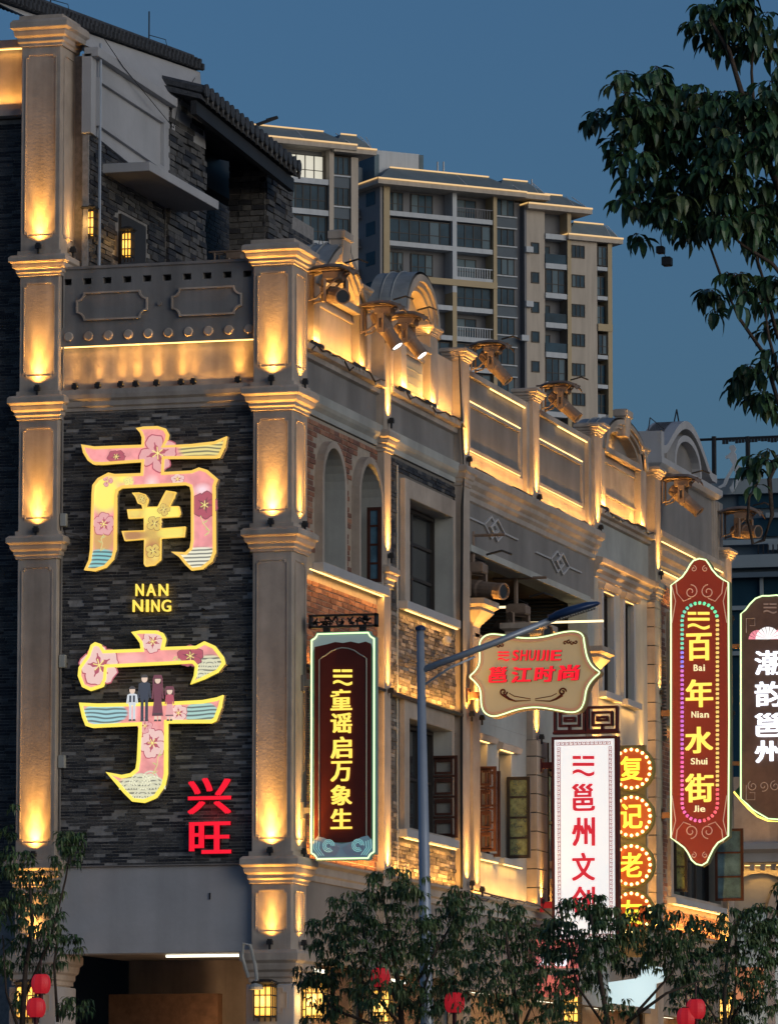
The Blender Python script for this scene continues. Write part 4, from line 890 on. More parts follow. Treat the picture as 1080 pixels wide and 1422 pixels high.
for (x, y, r, rot) in ((540, 690, 55, .6), (530, 870, 52, 1.0), (600, 600, 44, .2), (460, 530, 34, .4)):
    c = p3(x, y); flower(nan, c[0], c[1], r / (4.696 * 113.3), fo_y, rot, 4, 'gold_print', 'gold_dark', .9)
b = MB(); 
for x, y in ((-2.3, 9.6), (-1.0, 9.6), (-2.3, 8.6), (-1.05, 8.6), (-1.6, 9.9)): b.tube([(x, 0.03, y), (x, Ys + .08, y)], .012, 6)
b.build('stand_off', M['dark'], nan)
for c, p, s in (((-1.65, Ys + .13, 9.5), 2.0, .3),): l = light('halo_lamp', 'POINT', c, 1.6, (1, .8, .3), nan, size=.1)
Z4 = (100, 860, 4.182)
def p4(x, y): q = PA(100 + x / 4.182, 860 + y / 4.182, -Ys); return q.x, q.z
NING = [(345,75),(400,65),(490,66),(530,80),(547,115),(535,162),(720,155),(770,128),(830,155),(880,220),(890,260),(850,310),(770,350),(688,380),(708,330),(715,275),(700,258),(205,282),(200,350),(180,395),(110,418),(60,395),(35,330),(40,280),(90,210),(110,150),(135,133),(170,145),(190,180),(400,172),(395,140),(372,108)]
TING = [(42,485),(150,490),(520,482),(760,470),(840,455),(880,440),(870,510),(840,590),(810,605),(556,607),(555,900),(540,970),(490,1040),(420,1068),(350,1060),(300,1010),(250,950),(197,888),(290,905),(340,895),(370,870),(378,820),(388,620),(120,632),(80,620),(60,570)]
ning = thing('character_sign', 'lower big glowing yellow-rimmed character with printed waves and a family of four', 'illuminated sign', (-1.62, Ys + .1, 6.8))
k4 = 4.182 * 113.3
b4 = lambda x, y, rx, ry, c, s=.35, w=0: bl(x, y, rx, ry, c, s, w, p4, k4)
CREAM = lin((215, 210, 170))
nm2 = printed('hibiscus_print', [b4(90, 230, 60, 120, lin((240, 170, 160)), .7), b4(330, 230, 130, 40, lin((246, 170, 165)), .6), b4(800, 290, 110, 90, CREAM, .15, 6.5), b4(190, 550, 150, 70, lin((150, 200, 205)), .12, 6.0), b4(750, 545, 110, 70, lin((160, 200, 190)), .12, 6.0), b4(400, 990, 170, 100, CREAM, .15, 6.5), b4(470, 720, 50, 140, lin((244, 175, 170)), .7)], lin((232, 140, 135)))
big_letter(ning, [p4(*q) for q in NING], .040, nm2, 'character', M['yel']); big_letter(ning, [p4(*q) for q in TING], .044, nm2, 'character', M['yel'])
for (x, y, r, rot, mm, ed, pt, sq) in ((160, 268, 118, .5, 'petal_light', 'petal_deep', 5, 1.0), (470, 130, 70, .9, 'petal_light', 'petal_deep', 5, .95), (688, 215, 78, .3, 'petal_deep', 'petal_edge', 5, .8), (468, 720, 84, .7, 'petal_light', 'petal_deep', 5, 1.05), (620, 545, 52, .4, 'petal_light', 'petal_deep', 5, 1), (425, 620, 44, 0, 'petal_pink', 'petal_deep', 4, 1)):
    c = p4(x, y); flower(ning, c[0], c[1], r / k4, fo_y, rot, pt, mm, ed, sq)
sprig(ning, [p4(x, y) for x, y in ((520, 760), (500, 800), (495, 850), (470, 900))], fo_y); sprig(ning, [p4(x, y) for x, y in ((600, 215), (585, 235), (640, 245))], fo_y)
for (x, y, r, n) in ((395, 965, 70, 5), (470, 990, 80, 5), (330, 990, 60, 4), (410, 1040, 60, 4), (455, 930, 50, 3), (800, 290, 62, 5), (750, 340, 45, 4)): c = p4(x, y); scallops(ning, c[0], c[1], r / k4, n, fo_y)
light('halo_lamp', 'POINT', (-1.6, Ys + .12, 6.9), 1.6, (1, .8, .25), ning, size=.1)
# family cut-outs, flat printed acrylic
def figure(name, cx, top, bot, robe, skirt=None, w=.085, cap_=None, hair='ink', vest=None):
    """flat printed figure: head, hair, body, legs"""
    x, zt = p4(cx, top); _, zb = p4(cx, bot); H = zt - zb; Y = Ys - .03; R = MB()
    r = H * .085 if H > .45 else H * .11
    hz = zt - r * 1.1; sh = zt - r * 2.3; hip = zt - H * .52
    R.prism([(x + r * .8 * math.cos(a), hz + r * math.sin(a)) for a in [i * PI / 6 for i in range(12)]], fY(Y), 0, .006, 0)
    R.prism([(x + r * 1.02 * math.cos(a), hz + r * 1.1 * math.sin(a)) for a in [PI * .08 + i * PI * .84 / 7 for i in range(8)]], fY(Y), 0, .008, 1)
    R.prism([(x - w * .5, sh), (x - w * .2, sh + .015), (x + w * .2, sh + .015), (x + w * .5, sh), (x + w * .62, hip), (x + w * .46, hip + .005), (x + w * .4, sh - .05), (x + w * .38, hip - .02), (x - w * .38, hip - .02), (x - w * .4, sh - .05), (x - w * .46, hip + .005), (x - w * .62, hip)], fY(Y), 0, .005, 2)
    if skirt: R.prism([(x - w * .36, hip), (x + w * .36, hip), (x + w * .55, zb + H * .10), (x - w * .55, zb + H * .10)], fY(Y), 0, .006, 3); R.box(x - w * .5, x + w * .5, Y - .008, Y, zb + H * .13, zb + H * .16, 1)
    for q in (-1, 1): R.box(x + q * w * .2 - w * .13, x + q * w * .2 + w * .13, Y - .004, Y, zb, hip, 3 if not skirt else 0)
    for q in (-1, 1): R.prism([(x + q * w * .2 - w * .17, zb - .01), (x + q * w * .2 + w * .17, zb - .01), (x + q * w * .2 + w * .12, zb + .012), (x + q * w * .2 - w * .12, zb + .012)], fY(Y), 0, .006, 1)
    if vest: R.box(x - w * .3, x - w * .08, Y - .0075, Y, hip + .02, sh - .01, 4); R.box(x + w * .08, x + w * .3, Y - .0075, Y, hip + .02, sh - .01, 4)
    if cap_: R.prism([(x - r * 1.3, hz + r * .4), (x + r * 1.3, hz + r * .4), (x + r * 1.0, hz + r * 1.3), (x - r * 1.0, hz + r * 1.3)], fY(Y), 0, .010, 4); 
    if cap_: R.box(x - r * 1.35, x - r * .95, Y - .009, Y, hz - r * 1.2, hz + r * .4, 4); R.box(x + r * .95, x + r * 1.35, Y - .009, Y, hz - r * 1.2, hz + r * .4, 4)
    R.build(name, [EM['skin'], EM['ink'], robe, skirt or robe, EM['wine_cloth'] if not vest else EM['navy_cloth']], ning)
figure('boy_figure', 355, 390, 588, EM['white_cloth'], None, .125, vest=True); figure('man_figure', 426, 322, 590, EM['navy_cloth'], None, .145)
figure('woman_figure', 503, 330, 590, EM['wine_cloth'], EM['wine_cloth'], .13, cap_=True); figure('girl_figure', 572, 395, 588, EM['petal_deep'], EM['petal_pink'], .10, cap_=True)
# small latin letters and red characters
def row(root, text, pxs, y0, y1, Y, m, side=None, bold=.02, depth=.03, name='character', slant=0):
    for ch, (a, b_) in zip(text, pxs):
        p, q = PA(a, y1, -Y), PA(b_, y0, -Y); letter(ch, (p.x + q.x) / 2, (p.z + q.z) / 2, Y - .001, q.x - p.x, q.z - p.z, m, root, bold, depth, name, side, slant)
nn = thing('letter_sign', 'small yellow lit letters between the two big glowing characters', 'lettering', (-1.62, -.06, 8.4))
row(nn, 'NAN', ((189, 200), (204, 217), (221, 234)), 811, 828, -.03, M['yel'], M['gold'], name='letter'); row(nn, 'NING', ((185, 199), (203.5, 207), (211, 222), (225, 238)), 833, 850, -.03, M['yel'], M['gold'], name='letter')
xw = thing('red_characters', 'two red lit characters stacked low on the dark brick beside the corner pillar', 'lettering', (-.9, -.06, 6.0))
row(xw, '兴', ((262, 323),), 1080, 1132, -.05, M['red'], M['maroon'], .045, .05); row(xw, '旺', ((264, 323),), 1141, 1187, -.05, M['red'], M['maroon'], .05, .05)
light('halo_lamp', 'POINT', (-.93, -.13, 6.05), .6, (1, .05, .05), xw, size=.1)
MARK = '三'
def water_mark(root, a, b_, y0, y1, Y, m, d=.02):
    """the little emblem over the characters: a split bar, a bar, and a wave"""
    def P(u, v): q = PA(a + (b_ - a) * u, y0 + (y1 - y0) * v, -Y); return q.x, q.z
    B = MB(); h = .16
    for u0, u1, v in ((0, .38, 0), (.46, 1, 0), (0, 1, .34)): B.prism([P(u0, v), P(u1, v), P(u1, v + h), P(u0, v + h)], fY(Y), 0, d)
    up, lo = [], []
    for i in range(13): t = i / 12; w = .76 - .10 * math.sin(t * 2 * PI); up.append(P(t, w)); lo.append(P(t, w + h))
    B.prism(up + lo[::-1], fY(Y), 0, d); B.build('water_emblem', m, root)
def neon(root, pts, Y, m, r=.011, name='neon_tube'):
    b = MB(); b.tube([(x, Y, z) for x, z in pts], r, 6, closed=True); return b.build(name, m, root, smooth=True)
def bracket(root, x0, x1, Y, z, m, h=.035):
    b = MB(); b.box(x0, x1, Y - .03, Y + .03, z - h, z + h); b.box(x0, x0 + .03, Y - .07, Y + .07, z - .1, z + .1); b.build('bracket', m, root)
def outl(seq, Y): return [((lambda q: (q.x, q.z))(PA(x, y, -Y))) for x, y in seq]
def scoop_px(x0, x1, y0, y1, n, k=5):
    P = []
    for cx, cy_, a0 in ((x0, y0, 90), (x1, y0, 180), (x1, y1, 270), (x0, y1, 360)):
        for i in range(k + 1): a = math.radians(a0 - 90 * i / k) if False else math.radians(a0 - 90 + 0); 
    return P
def corner_scoops(x0, x1, z0, z1, n, k=5):
    P = []
    for cx, cz, a0, a1 in ((x0, z0, 90, 0), (x1, z0, 180, 90), (x1, z1, 270, 180), (x0, z1, 360, 270)):
        for i in range(k + 1): a = math.radians(a0 + (a1 - a0) * i / k); P.append((cx + n * math.cos(a), cz + n * math.sin(a)))
    return P
# ---- sign 1
Y1 = .30; pA, pB = PA(430, 1196, -Y1), PA(522, 876, -Y1)
s1 = thing('hanging_sign', 'tall dark red sign with yellow characters and painted blue waves beside the corner pillar', 'hanging sign', ((pA.x + pB.x) / 2, Y1, pA.z), 'signs hung out from the facades')
o = corner_scoops(pA.x, pB.x, pA.z, pB.z, .075); b = MB(); b.prism(o, fY(Y1), -.10, 0); b.build('panel', M['signgreen'], s1, bevel=.004)
neon(s1, inset(o, .022), Y1 - .012, M['neon'])
fo = [(pA.x + .06, pA.z + .22), (pB.x - .06, pA.z + .22), (pB.x - .06, pB.z - .16), (pB.x - .13, pB.z - .13), (pB.x - .22, pB.z - .15), (pB.x - .32, pB.z - .125), (pB.x - .42, pB.z - .14), (pB.x - .52, pB.z - .125), (pB.x - .62, pB.z - .15), (pA.x + .06, pB.z - .18)]
b = MB(); b.prism(fo, fY(Y1), 0, .008); b.build('face', M['signred'], s1)
ar = [(pA.x + .12, pA.z + .30)] + [(pA.x + .12, pB.z - .34), (pA.x + .16, pB.z - .31), (pA.x + .20, pB.z - .29), (pA.x + .27, pB.z - .24), (pA.x + .35, pB.z - .21), (pA.x + .41, pB.z - .2), (pB.x - .35, pB.z - .21), (pB.x - .27, pB.z - .24), (pB.x - .20, pB.z - .29), (pB.x - .16, pB.z - .31), (pB.x - .12, pB.z - .34), (pB.x - .12, pA.z + .30)]
b = MB(); b.tube([(x, Y1 - .012, z) for x, z in ar], .008, 5); b.build('inner_border', M['pale'], s1)
wv = emit('wave_blue', lin((50, 95, 115)), .55); wv2 = emit('wave_pale', lin((120, 190, 190)), .6); wv3 = emit('wave_deep', lin((28, 62, 90)), .6)
b = MB(); x0, x1, z0 = pA.x + .035, pB.x - .035, pA.z + .03
P = [(x0 + .06, z0)] + [(x0, z0 + .08)] + [(x0, z0 + .20), (x0 + .07, z0 + .27), (x0 + .15, z0 + .25), (x0 + .25, z0 + .2), (x0 + .37, z0 + .17), (x1 - .25, z0 + .2), (x1 - .15, z0 + .25), (x1 - .07, z0 + .27), (x1, z0 + .20), (x1, z0 + .08), (x1 - .06, z0)]
b.prism(P, fY(Y1), 0, .013, 0)
b.prism([(x0 + .1, z0 + .02), (x0 + .3, z0 + .02), (x0 + .36, z0 + .12), (x0 + .28, z0 + .19), (x0 + .2, z0 + .21), (x0 + .12, z0 + .16)], fY(Y1), 0, .016, 2)
b.prism([(x1 - .1, z0 + .02), (x1 - .33, z0 + .02), (x1 - .4, z0 + .12), (x1 - .28, z0 + .18), (x1 - .2, z0 + .21), (x1 - .12, z0 + .16)], fY(Y1), 0, .016, 2)
for cx_ in (x0 + .21, x1 - .19):
    for R in (.075, .055, .035): b.tube([(cx_ + R * math.cos(t), Y1 - .018, z0 + .15 + R * math.sin(t)) for t in [i * .45 for i in range(13)]], .006, 4, m=1)
for q in range(3): b.tube([(x0 + .03 + q * .03, Y1 - .017, z0 + .22 - q * .01), (x0 + .02 + q * .03, Y1 - .017, z0 + .12), (x0 + .09 + q * .03, Y1 - .017, z0 + .03)], .006, 4, m=1)
for q in range(3): b.tube([(x1 - .03 - q * .03, Y1 - .017, z0 + .22 - q * .01), (x1 - .02 - q * .03, Y1 - .017, z0 + .12), (x1 - .09 - q * .03, Y1 - .017, z0 + .03)], .006, 4, m=1)
b.build('wave_painting', [wv, wv2, wv3], s1)
b = MB(); fr = [(x0, z1_) for z1_ in (0,)]; 
cl = [(pA.x + .03, pB.z - .25), (pA.x + .03, pB.z - .08), (pA.x + .10, pB.z - .04), (pB.x - .10, pB.z - .04), (pB.x - .03, pB.z - .08), (pB.x - .03, pB.z - .25), (pB.x - .06, pB.z - .17)] + fo[3:9] + [(pA.x + .06, pB.z - .19)]
b.prism(cl, fY(Y1), 0, .005); b.build('cloud_band', emit('cloud_paint', lin((120, 145, 142)), .45), s1)
water_mark(s1, 463, 489, 930, 952, Y1 - .01, M['yel'])
for ch, y0, y1 in (('童', 957, 987), ('谣', 990, 1019), ('启', 1023, 1054), ('万', 1057, 1086), ('象', 1090, 1119), ('生', 1123, 1152)): row(s1, ch, ((459.5, 489),), y0, y1, Y1 - .01, M['yel'], M['gold'], .045, .025)
q0, q1 = PA(430, 873, -Y1), PA(521, 852, -Y1); b = MB(); zb_, zt_ = q0.z, q1.z + .0
b.box(q0.x, q1.x + .03, Y1 - .05, Y1 + .05, zb_, zb_ + .025); b.box(q0.x, q1.x + .03, Y1 - .05, Y1 + .05, zt_ - .025, zt_); b.box(q0.x, q0.x + .03, Y1 - .05, Y1 + .05, zb_, zt_); b.box(q1.x, q1.x + .03, Y1 - .05, Y1 + .05, zb_, zt_)
rnd = random.Random(4); 
for i in range(46):
    x, z, a, L = rnd.uniform(q0.x + .05, q1.x - .05), rnd.uniform(zb_ + .04, zt_ - .04), rnd.uniform(0, PI), rnd.uniform(.05, .09)
    dx, dz = math.cos(a) * L / 2, math.sin(a) * min(L / 2, .05); nx, nz_ = -math.sin(a) * .009, math.cos(a) * .009
    b.prism([(x - dx - nx, z - dz - nz_), (x + dx - nx, z + dz - nz_), (x + dx + nx, z + dz + nz_), (x - dx + nx, z - dz + nz_)], fY(Y1 - .03), -.02, 0)
b.box(q0.x + .18, q0.x + .26, Y1 - .03, Y1 + .03, pB.z, zb_); b.box(q1.x - .2, q1.x - .12, Y1 - .03, Y1 + .03, pB.z, zb_)
b.build('pierced_crest', M['dark'], s1)
for y in (949, 1126): bracket(s1, .12, pA.x, Y1 + .03, PA(415, y, -Y1).z, M['metal'])
# ---- sign 2 SHUIJIE
Y2 = 8.15; rs = (100 / 100,)
S2 = [(648,940),(660,930),(665,918),(663,895),(668,884),(680,878),(700,880),(728,885),(755,883),(780,876),(800,874),(812,880),(814,895),(817,912),(824,925),(838,934),(824,945),(816,958),(814,975),(808,988),(795,993),(770,988),(745,984),(720,987),(695,996),(683,998),(671,992),(666,980),(666,960),(660,950)]
def smooth(P, it=2):
    for _ in range(it):
        Q = []
        for i in range(len(P)):
            a, b_ = P[i], P[(i + 1) % len(P)]; Q += [(a[0] * .75 + b_[0] * .25, a[1] * .75 + b_[1] * .25), (a[0] * .25 + b_[0] * .75, a[1] * .25 + b_[1] * .75)]
        P = Q
    return P
o = smooth(outl(S2, Y2)); cxx = sum(p[0] for p in o) / len(o)
s2 = thing('hanging_sign', 'cartouche-shaped cream sign with two rows of red lettering', 'hanging sign', (cxx, Y2, PA(740, 998, -Y2).z), 'signs hung out from the facades')
b = MB(); b.prism(o, fY(Y2), -.16, 0); b.build('panel', mat('bronze_panel', (.30, .20, .10), rough=.45, var=.1), s2)
inn = inset(o, .075, 1.3); b = MB(); b.prism(inn, fY(Y2), 0, .006); b.build('face', emit('cream_face', lin((160, 134, 84)), .5), s2)
b = MB(); b.ring(inset(o, .045, 1.3), inn, fY(Y2), 0, .03); b.build('inner_frame', emit('copper_trim', lin((168, 92, 48)), .45), s2)
neon(s2, inset(o, .022, 1.3), Y2 - .02, M['neon'], .011)
water_mark(s2, 692, 707, 905, 918, Y2 - .01, M['red'], .03)
row(s2, 'SHUIJIE', ((712, 721), (723, 733), (735, 744), (746, 749.5), (751, 757), (759, 762.5), (765, 780)), 903, 918, Y2 - .01, M['red'], M['maroon'], .06, .03, 'letter', .12)
row(s2, '邕', ((679, 706),), 926, 949, Y2 - .01, M['red'], M['maroon'], .075, .04, slant=.14); row(s2, '江', ((711, 739),), 926, 949, Y2 - .01, M['red'], M['maroon'], .085, .04, slant=.14); row(s2, '时', ((743, 771),), 925, 948, Y2 - .01, M['red'], M['maroon'], .085, .04, slant=.14); row(s2, '尚', ((776, 805),), 923, 946, Y2 - .01, M['red'], M['maroon'], .085, .04, slant=.14)
def spiral(cx, cz, r, turns, sgn=1, a0=0.0, n=22): return [(cx + r * (1 - .8 * i / n) * math.cos(a0 + sgn * turns * 2 * PI * i / n), cz + r * (1 - .8 * i / n) * math.sin(a0 + sgn * turns * 2 * PI * i / n)) for i in range(n + 1)]
b = MB()
for q in (-1, 1):
    c = PA(740 + q * 41, 961, -Y2); e = PA(740 + q * 3, 973, -Y2); m_ = PA(740 + q * 24, 974, -Y2); Yq = Y2 - .012
    b.tube([(x, Yq, z) for x, z in spiral(c.x, c.z, .055, 1.3, q, 0)], .013, 5); b.tube([(c.x, Yq, c.z - .04), ((c.x + m_.x) / 2, Yq, m_.z + .03), (m_.x, Yq, m_.z), (e.x, Yq, e.z)], .024, 5, r1=.004)
    b.tube([(c.x - q * .08, Yq, c.z - .02), (m_.x + q * .02, Yq, m_.z + .07), (e.x, Yq, e.z + .02)], .006, 4)
    d = PA(740 + q * 52 - (0 if q > 0 else -2), 893 if q > 0 else 897, -Y2)
    for i in range(4): b.tube([(x, Yq, z) for x, z in spiral(d.x + (i - 1.5) * .05, d.z + .012 * (i % 2), .028, 1.0, 1, i)], .009, 4)
b.build('scroll_painting', M['signred'], s2)
bracket(s2, .12, o[0][0] + .1, Y2 + .08, PA(640, 966, -Y2).z, mat('rust_bracket', (.28, .12, .07)), .045)
# ---- sign 3 white
Y3 = 12.15; a_, c_ = PA(767, 1310, -Y3), PA(857, 1022, -Y3)
s3 = thing('hanging_sign', 'tall glowing white lightbox sign with red characters in a maroon frame', 'hanging sign', ((a_.x + c_.x) / 2, Y3, a_.z), 'signs hung out from the facades')
b = MB(); b.box(a_.x - .0, c_.x, Y3, Y3 + .18, a_.z, c_.z); b.build('case', M['maroon'], s3, bevel=.006)
b = MB(); R0 = [(a_.x, a_.z), (c_.x, a_.z), (c_.x, c_.z), (a_.x, c_.z)]; R1 = [(a_.x + .04, a_.z + .04), (c_.x - .04, a_.z + .04), (c_.x - .04, c_.z - .04), (a_.x + .04, c_.z - .04)]; b.ring(R0, R1, fY(Y3), -.02, .02); b.build('frame', M['maroon'], s3)
b = MB(); b.prism(R1, fY(Y3), 0, .006); b.build('lit_face', M['whitepanel'], s3)
kr = emit('key_red', lin((150, 60, 65)), .6)
def greek(b, P, Q, Y, nrm, u, n):
    """key fret along P->Q, unit u, nrm points inwards"""
    P, Q = Vector(P), Vector(Q); d = (Q - P).normalized(); nrm = Vector(nrm)
    for i in range(n):
        o_ = P + d * u * i; pts = [(0, 0), (0, .8), (.8, .8), (.8, .2), (.35, .2), (.35, .5)]
        pts = [o_ + d * (x * u) + nrm * (y * u) for x, y in pts]
        for j in range(len(pts) - 1):
            a, c = pts[j], pts[j + 1]; w = u * .07; x0, x1 = sorted((a.x, c.x)); z0, z1 = sorted((a.y, c.y)); b.box(x0 - w, x1 + w, Y - .003, Y, z0 - w, z1 + w)
b = MB(); u = .062; nh = int((c_.z - a_.z - .2) / u); nw = int((c_.x - a_.x - .15) / u)
greek(b, (a_.x + .075, a_.z + .09), (a_.x + .075, c_.z), Y3 - .007, (1, 0), u, nh); greek(b, (c_.x - .075, a_.z + .09), (c_.x - .075, c_.z), Y3 - .007, (-1, 0), u, nh)
greek(b, (a_.x + .075, c_.z - .07), (c_.x, c_.z - .07), Y3 - .007, (0, -1), u, nw); greek(b, (a_.x + .075, a_.z + .07), (c_.x, a_.z + .07), Y3 - .007, (0, 1), u, nw)
b.build('key_border', kr, s3, kind='stuff')
RR = emit('crimson_print', lin((190, 30, 50)), .8, (.4, .02, .03))
water_mark(s3, 795, 825, 1050, 1078, Y3 - .008, RR, .006)
for ch, y0, y1, bo in (('邕', 1088, 1127, .05), ('州', 1135, 1176, .06), ('文', 1184, 1224, .05), ('创', 1231, 1272, .05)): row(s3, ch, ((794, 826),), y0, y1, Y3 - .008, RR, None, bo, .004)
# crest of square frets on top
t0, t1 = PA(767, 1020, -Y3), PA(858, 980, -Y3); b = MB(); w = (t1.x - t0.x) / 2
for i in range(2):
    x0 = t0.x + i * w; x1 = x0 + w
    for k_, (e0, e1) in enumerate(((0, .028), (.075, .10), (.145, .165))):
        A0 = [(x0 + e0 + .012, t0.z + e0 + .03), (x1 - e0 - .012, t0.z + e0 + .03), (x1 - e0 - .012, t1.z - e0), (x0 + e0 + .012, t1.z - e0)]; b.ring(A0, inset(A0, .03), fY(Y3), -.12, 0)
    b.box(x0 + w / 2 - .015, x0 + w / 2 + .015, Y3, Y3 + .12, t0.z + .05, t0.z + .13)
b.box(t0.x, t1.x, Y3, Y3 + .12, t0.z, t0.z + .03)
b.build('fret_crest', M['maroon'], s3)
rb = emit('red_lit_bracket', lin((150, 10, 25)), .5, (.3, .02, .02))
for y in (1063, 1257): bracket(s3, .15, a_.x, Y3 + .08, PA(750, y, -Y3).z, rb if y > 1200 else M['maroon'], .045)
# ---- sign 4 round bulbs
Y4 = 15.95; s4 = thing('hanging_sign', 'column of round orange signs ringed with bulbs, a yellow character on each', 'hanging sign', (PA(878, 1100, -Y4).x, Y4, PA(878, 1330, -Y4).z), 'signs hung out from the facades')
om = emit('orange_disc', lin((178, 62, 18)), .55, (.4, .1, .03)); bulbm = emit('warm_bulb', (1.0, .78, .25), 3.0); ym = emit('acid_yellow', lin((250, 240, 20)), 1.1)
b = MB(); bu0 = None
for j, (ch, y) in enumerate(zip('复记老友', (1068, 1134, 1202, 1268))):
    c = PA(877, y, -Y4); r = .345
    b = MB(); b.lathe((c.x, Y4, c.z), [(r, .12), (r, 0), (r - .02, -.01)], 28, 'y'); d = b.build('disc', mat('olive_rim', (.25, .20, .06)), s4) if j == 0 else b.build('disc', bpy.data.materials['olive_rim'], s4)
    b = MB(); b.lathe((c.x, Y4 - .012, c.z), [(r - .03, .0), (r - .03, -.005)], 28, 'y'); b.build('disc_face', om, s4)
    row(s4, ch, ((861, 892),), y - 18, y + 17, Y4 - .02, ym, M['gold'], .045, .02)
    for i in range(20):
        a = 2 * PI * i / 20; p = Vector((c.x + (r - .055) * math.cos(a), Y4 - .03, c.z + (r - .055) * math.sin(a)))
        if bu0 is None:
            q = MB(); q.lathe((0, 0, 0), [(.012, .02), (.026, 0), (.02, -.018), (.006, -.026)], 8, 'y'); bu0 = q.build('bulb', bulbm, s4, smooth=True, local=True); bu0.location = p - wloc(s4)
        else: n_ = bu0.copy(); scene.collection.objects.link(n_); n_.location = p - wloc(s4)
tp, bt = PA(877, 1035, -Y4), PA(877, 1330, -Y4); b = MB(); b.box(tp.x - .22, tp.x + .2, Y4 + .02, Y4 + .12, bt.z, tp.z); b.build('backboard', mat('ochre_board', (.28, .20, .09)), s4)
bracket(s4, .1, tp.x - .2, Y4 + .06, PA(870, 1100, -Y4).z, M['metal']); bracket(s4, .1, tp.x - .2, Y4 + .06, PA(870, 1235, -Y4).z, M['metal'])
light('bulb_glow', 'POINT', (tp.x, Y4 - .5, PA(877, 1150, -Y4).z), 5, (1, .7, .2), s4, size=.3)
# ---- sign 5 red with coloured dots
Y5 = 20.1
L5_ = [(930,812),(938,806),(946,800),(952,792),(957,783),(962,777),(971,774),(981,776),(986,783),(990,790),(997,798),(1004,803),(1013,808),(1014,1000),(1013,1162),(1005,1168),(998,1172),(992,1180),(987,1190),(983,1199),(975,1204),(966,1202),(959,1196),(954,1186),(949,1179),(940,1172),(930,1165),(930,1000)]
o = outl(L5_, Y5)
s5 = thing('hanging_sign', 'tallest red scalloped sign with four yellow characters inside a loop of coloured bulbs', 'hanging sign', (PA(972, 1000, -Y5).x, Y5, PA(972, 1204, -Y5).z), 'signs hung out from the facades')
rf = mat('lacquer_red', (.16, .022, .012), rough=.35, var=.12); rfe = emit('lit_lacquer', lin((112, 34, 22)), .5, (.2, .03, .02))
b = MB(); b.prism(o, fY(Y5), -.16, 0); b.build('panel', mat('olive_side', (.16, .17, .09)), s5); b = MB(); b.prism(inset(o, .035, 1.2), fY(Y5), 0, .006); b.build('face', rfe, s5)
neon(s5, inset(o, .02, 1.2), Y5 - .015, M['neon'], .013)
sc = emit('scroll_line', lin((176, 110, 88)), .6); b = MB(); Yq = Y5 - .010
def PX(x, y): q = PA(x, y, -Y5); return q.x, Yq, q.z
for q in (-1, 1):
    for cy_, R, yq in ((822, 9, 1), (1155, 9, -1)):
        c = PX(971 + q * 12, cy_); b.tube([(x, Yq, z) for x, z in spiral(c[0], c[2], .115, 1.35, q * yq, PI / 2 * (1 if yq > 0 else -1) + (PI if False else 0))], .009, 4)
        b.tube([PX(971 + q * 33, cy_ - 15 * yq), PX(971 + q * 31, cy_ + 2 * yq), PX(971 + q * 22, cy_ + 13 * yq), PX(971 + q * 12, cy_ + 9 * yq)], .009, 4)
    for cy_ in (790, 1188): c = PX(971 + q * 8, cy_); b.tube([(x, Yq, z) for x, z in spiral(c[0], c[2], .05, 1.2, q, PI / 2)], .007, 4)
    b.build('scroll_line', sc, s5); b = MB(); b.tube([PX(971 + q * 38, 815), PX(971 + q * 33, 835), PX(971 + q * 38, 865)], .008, 4); b.tube([PX(971 + q * 38, 1160), PX(971 + q * 33, 1140), PX(971 + q * 38, 1105)], .008, 4)
b.build('scroll_line', sc, s5)
water_mark(s5, 955, 985, 850, 874, Y5 - .012, M['yel'], .02)
for ch, y0, y1, x0, x1 in (('百', 879, 918, 953, 988), ('年', 943, 983, 952, 990), ('水', 1009, 1047, 951, 990), ('街', 1074, 1115, 951, 991)): row(s5, ch, ((x0, x1),), y0, y1, Y5 - .01, M['yel'], M['gold'], .055, .02)
cream = emit('cream_letter', lin((240, 225, 170)), .9)
for tx, xs, y0, y1 in (('Bai', ((963, 969), (970, 975), (976.5, 978.5)), 923, 932), ('Nian', ((960, 966.5), (968, 970), (971.5, 976.5), (978, 984)), 988, 997), ('Shui', ((959, 965), (966.5, 972), (973.5, 979), (980, 982)), 1053, 1062), ('Jie', ((963, 967), (968.5, 970.5), (972, 979)), 1119, 1128)):
    for ch, (xa, xb) in zip(tx, xs): low = ch in 'anu' or (ch == 'e'); row(s5, ch, ((xa, xb),), y0 + (2.4 if low else 0), y1, Y5 - .01, cream, None, .03, .01, 'letter')
dotm = [emit(n_, c, .95) for n_, c in (('dot_green', (.05, .75, .35)), ('dot_cyan', (.01, .55, .38)), ('dot_blue', (.15, .12, .75)), ('dot_purple', (.5, .05, .55)), ('dot_magenta', (.8, .03, .35)), ('dot_amber', (.75, .5, .1)), ('dot_red', (.85, .04, .1)))]
loop = []; cx_, hw = 971.5, 24.5
for i in range(13): a = PI - PI * i / 12; loop.append((cx_ + hw * math.cos(a), 862 - hw * math.sin(a)))
for i in range(1, 40): loop.append((cx_ + hw, 862 + (1116 - 862) * i / 40))
for i in range(13): a = PI * i / 12; loop.append((cx_ + hw * math.cos(a), 1116 + hw * math.sin(a)))
for i in range(1, 40): loop.append((cx_ - hw, 1116 - (1116 - 862) * i / 40))
meshes = {}
